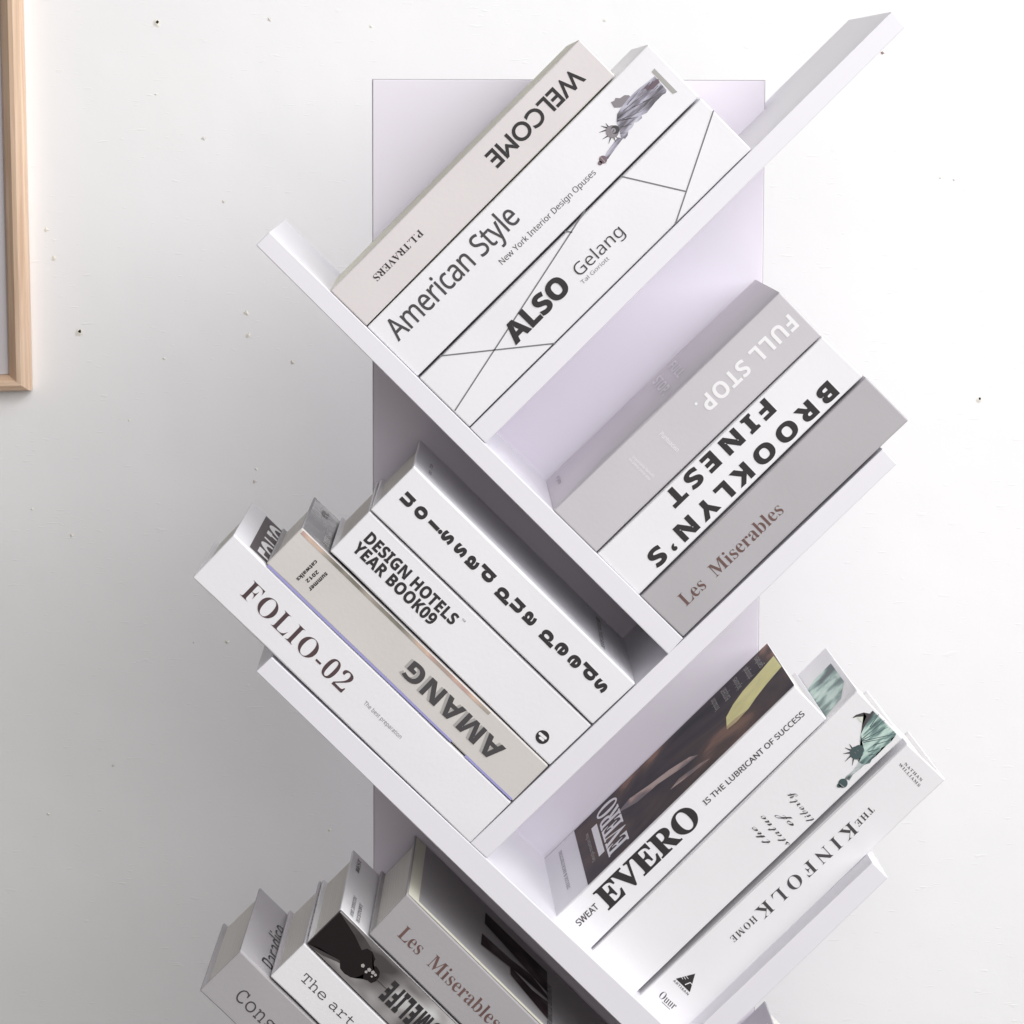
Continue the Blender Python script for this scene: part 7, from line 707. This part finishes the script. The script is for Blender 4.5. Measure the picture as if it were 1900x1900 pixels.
b.discs([(*q((560, 1015))[0], 12.2)], TEAL, 2.0); b.discs([(*q((610, 960))[0], 9)], TEAL, 2.3)
b.strokes([(*q((530, 1000), (560, 1040)), 2, .6), (*q((575, 965), (600, 985)), 1.2)], 'greyink', 1.5, 2.8)
b.discs([(*q((325, 1550))[0], 8.6), (*q((255, 1592))[0], 4)], TEAL, 1.8); b.strokes([(*q((262, 1560), (350, 1625)), 1.2)], 'paleink', 1, 2.4)
b.strokes([(*q(p, r), 1.8, .7) for p, r in (((640, 790), (1060, 440)), ((650, 800), (1120, 560)), ((660, 810), (1250, 680)), ((680, 830), (1080, 760)), ((760, 1000), (980, 940)), ((780, 1060), (900, 1030)), ((800, 560), (960, 330)), ((860, 880), (1160, 790)))], TEAL, 1.2, 1.7)
for tx, a, e, h in (('the', (1430, 1562), (1399, 1532), 9), ('statue', (1466, 1566), (1416, 1511), 9), ('of', (1474, 1530), (1446, 1504), 10), ('liberty', (1511, 1520), (1466, 1470), 10)):
    # baseline sits on the upper right side of each word
    b.text(tx, 'bs', a, e, h * 1.35, 'softink', -.006, .93)
b = Book((1684, 1380), (1754.5, 1447), (1178, 1857), (1253, 1929), 'white book with long serif title and black triangle emblem, lowest of its right row', 'softwhite', y0=YB, dep=.164, skew=(-6, -6))
b.text('THE', 'b', (1614.7, 1495.3), (1585, 1526), 12.5, 'softink', -.006, 1.2)
b.text('KINFOLK', 'b', (1577, 1524), (1399.3, 1689.4), 25.5, 'softink', -.007, 1.35)
b.text('HOME', 'b', (1398, 1698), (1353.5, 1740), 13, 'softink', -.007, 1.2)
b.text('NATHAN', 'b', (1677, 1418), (1709, 1450.5), 5.5, 'softink', 0, 1.2); b.text('WILLIAMS', 'b', (1667, 1419), (1704.5, 1460), 5.5, 'softink', 0, 1.2)
b.poly([(1254, 1816), (1290, 1806.5), (1280, 1841)], 'ink'); b.strokes([((1264, 1811.5), (1267, 1817), .9), ((1268, 1810.5), (1272, 1817), .9), ((1272, 1809.5), (1277, 1816), .9), ((1271, 1827), (1281, 1823), 1.6), ((1281, 1823), (1284, 1827), 1.3)], 'whiteink', 1, 2)
b.text('ARTISAN', 'ss', (1248.5, 1820), (1276, 1847), 4, 'ink', .02, 1.15); b.text('Ouur', 'b', (1221, 1849), (1249, 1874), 15, 'softink', -.012, 1)
b.strokes([((1228, 1859), (1243, 1873), .9)], 'softink', 1)

# --- lower left tier, running out of the bottom of the picture
b = Book((446, 1764), (370, 1838), (913, 2217), (837, 2291), 'grey book lettered Const, outermost of the lower left row', 'stone', 'midgrey', skew=(11, 0))
b.text('Const', 'mono', (434, 1851), (516, 1933), 26, 'softink', -.006, 1.0); b.ctext('Paradise', 'ss', .855, .12, .75, .075, 'ink', 1, -.01)
b = Book((564.5, 1750), (501, 1812), (1030, 2206), (967, 2268), 'white book lettered The art, second in the lower left row', 'softwhite', 'ltgrey', skew=(12, 0), back='ltgrey')
b.text('The art', 'mono', (556.4, 1817.4), (650, 1907), 19.5, 'softink', -.006, 1.0)
b.cpoly([(.995, .1), (.995, .95), (.95, .95), (.95, .1)], ramp_mat('small_type_print', [(.45, rgb(60, 58, 60)), (.5, rgb(190, 188, 188))], (1, 1, 1), (0, 0, 0), 260, 2), name='cover_print')
MIST = ramp_mat('misty_grey_print', [(.36, rgb(70, 66, 66)), (.48, rgb(122, 118, 118)), (.58, rgb(164, 162, 162)), (.68, rgb(212, 211, 212))], (1, 1, 2), (0, math.radians(-45), 0), 18, 2, .4, .4)
b = Book((632, 1688), (568.5, 1751), (1098, 2145), (1034.5, 2208), 'dark photo book with a black silhouette and HOME LIFE lettering', 'taupe', 'softwhite', skew=(12, 0))
b.poly([(633, 1690.5), (571, 1751), (1030, 2203), (1092, 2142)], MIST, 1, 'spine_photo')
q = lambda *p: zz(p, 560, 1680, 8.636)
b.poly(q((100, 615), (620, 115), (860, 350), (1010, 520), (1120, 700), (1000, 800), (700, 980), (560, 900), (330, 800), (170, 690)), mat('deep_shadow_print', rgb(78, 73, 74), .6, .12, 0, 1, .25, 60), 1.5, 'spine_photo')
b.poly(q((95, 612), (608, 105), (700, 250), (850, 480), (960, 715), (1050, 690), (1130, 740), (1180, 860), (1130, 970), (1200, 980), (1250, 1060), (1240, 1150), (1190, 1215), (1110, 1245), (1060, 1205), (985, 1180), (990, 1100),
         (850, 1165), (780, 1150), (680, 1090), (615, 1010), (610, 880), (540, 840), (280, 680)), mat('near_black_ink', rgb(34, 29, 30), .6, .12), 2, 'silhouette_print')
b.discs([(*q((978, 965))[0], 4), (*q((1080, 1032))[0], 4), (*q((1030, 1065))[0], 3), (*q((1140, 1075))[0], 4), (*q((1180, 1115))[0], 3), (*q((1120, 1140))[0], 2)], 'paleink', 3, n=5)
b.strokes([(*q((1180, 1170), (1400, 1380)), 1)], 'ink', 1, 3)
b.text('HOMELIFE', 'sb', (838, 1924), (731.4, 1819.9), 43, 'ink', .03, 1.08, 3)
b.ctext('BEST', 'b', .965, .72, .93, .014, 'softink', 1); b.ctext('HOME INTERIORS', 'mono', .955, .05, .35, .012, 'softink', 1); b.ctext('HISTORY', 'mono', .93, .05, .33, .012, 'softink', 1)
b = Book((755, 1658), (684, 1733.5), (1220, 2115), (1150, 2190), 'grey book with brown serif title and huge dark letters on its cover', 'stone', 'stone', skew=(13, 0))
b.text('Les  Miserables', 'b', (736.2, 1735.6), (916, 1911), 27, 'brownink', -.007)
b.cpoly([(.995, .01), (.995, .985), (.955, .985), (.955, .01)], 'cream', name='cover_strip'); b.cpoly([(.955, .01), (.955, .05), (.3, .05), (.3, .01)], 'cream', name='cover_strip')
DK = ramp_mat('dark_window_print', [(.36, rgb(36, 31, 35)), (.5, rgb(56, 42, 46)), (.68, rgb(92, 84, 84))], (1, 1, 1), (0, 0, 0), 26, 3, .6, .1)
for P_ in ([(.698, .85), (.436, .865), (.436, .554), (.699, .669)], [(.708, .482), (.588, .515), (.506, .578), (.435, .50), (.435, .455), (.56, .41), (.71, .303)], [(.59, .40), (.589, .285), (.437, .17), (.435, .42), (.50, .37)]):
    b.cpoly(P_, DK, 1.5, name='cover_lettering')
b.ctext('MANSIONS', 'mono', .42, .7, .1, .02, 'softink', 1)

# --- one more book peeping out under the third right board
b = Book((1467, 1990), (1530, 2052), (1010, 2440), (1073, 2500), 'grey-sided book peeping out below the third right board at the bottom edge', 'softwhite', 'midgrey', skew=(0, 0))
b.cpoly([(.99, .08), (.985, .72), (.94, .70), (.945, .08)], 'cream')

# ------------------------------------------------------------------ picture frame
def frame():
    yb = WALL - .0007
    def at(px, py): return wp(px, py, WALL - .018)
    O = [(56, 726), (25, -620), (-760, -602), (-729, 747)]
    I = [(13, 696), (-18, -590), (-728, -573), (-697, 714)]
    g = at(-300, 729)
    root = empty('picture_frame', g, 'pale oak picture frame hanging on the wall at the left edge', 'picture frame')
    prof = [(0, -.004), (.03, .010), (.12, .0135), (.42, .0195), (.62, .020), (.90, .0175), (1.0, .013), (1.0, 0)]
    for k in range(4):
        a0, a1, i0, i1 = at(*O[k]), at(*O[(k + 1) % 4]), at(*I[k]), at(*I[(k + 1) % 4])
        rings = []
        for A, B in ((i0, a0), (i1, a1)):
            rings.append([Vector((A.lerp(B, t).x, yb - max(h, 0), A.lerp(B, t).z)) for t, h in prof])
        bm = bmesh.new(); R = [[bm.verts.new(p) for p in r] for r in rings]
        n = len(prof)
        for j in range(n): bm.faces.new((R[0][j], R[0][(j + 1) % n], R[1][(j + 1) % n], R[1][j]))
        bm.faces.new(R[0]); bm.faces.new(R[1][::-1]); bmesh.ops.recalc_face_normals(bm, faces=bm.faces)
        me = bpy.data.meshes.new('m'); bm.to_mesh(me); bm.free()
        # own axes so the grain runs along the rail
        c = (a0 + a1) / 2; d = (a1 - a0).normalized(); rot = Vector((0, 0, 1)).rotation_difference(d)
        import mathutils
        me.transform(mathutils.Matrix.Translation(-c)); me.transform(rot.to_matrix().to_4x4().inverted())
        o = link('frame_rail', me, M['wood'], root); o.location = c - g; o.rotation_mode = 'QUATERNION'; o.rotation_quaternion = rot
    F = [Vector((at(*p).x, yb - .006, at(*p).z)) for p in I]; B = [Vector((p.x, yb - .001, p.z)) for p in F]
    link('picture_panel', hexmesh(F + B, 0), mat('grey_mount_board', rgb(206, 202, 206), .5, .4), root, g)
frame()
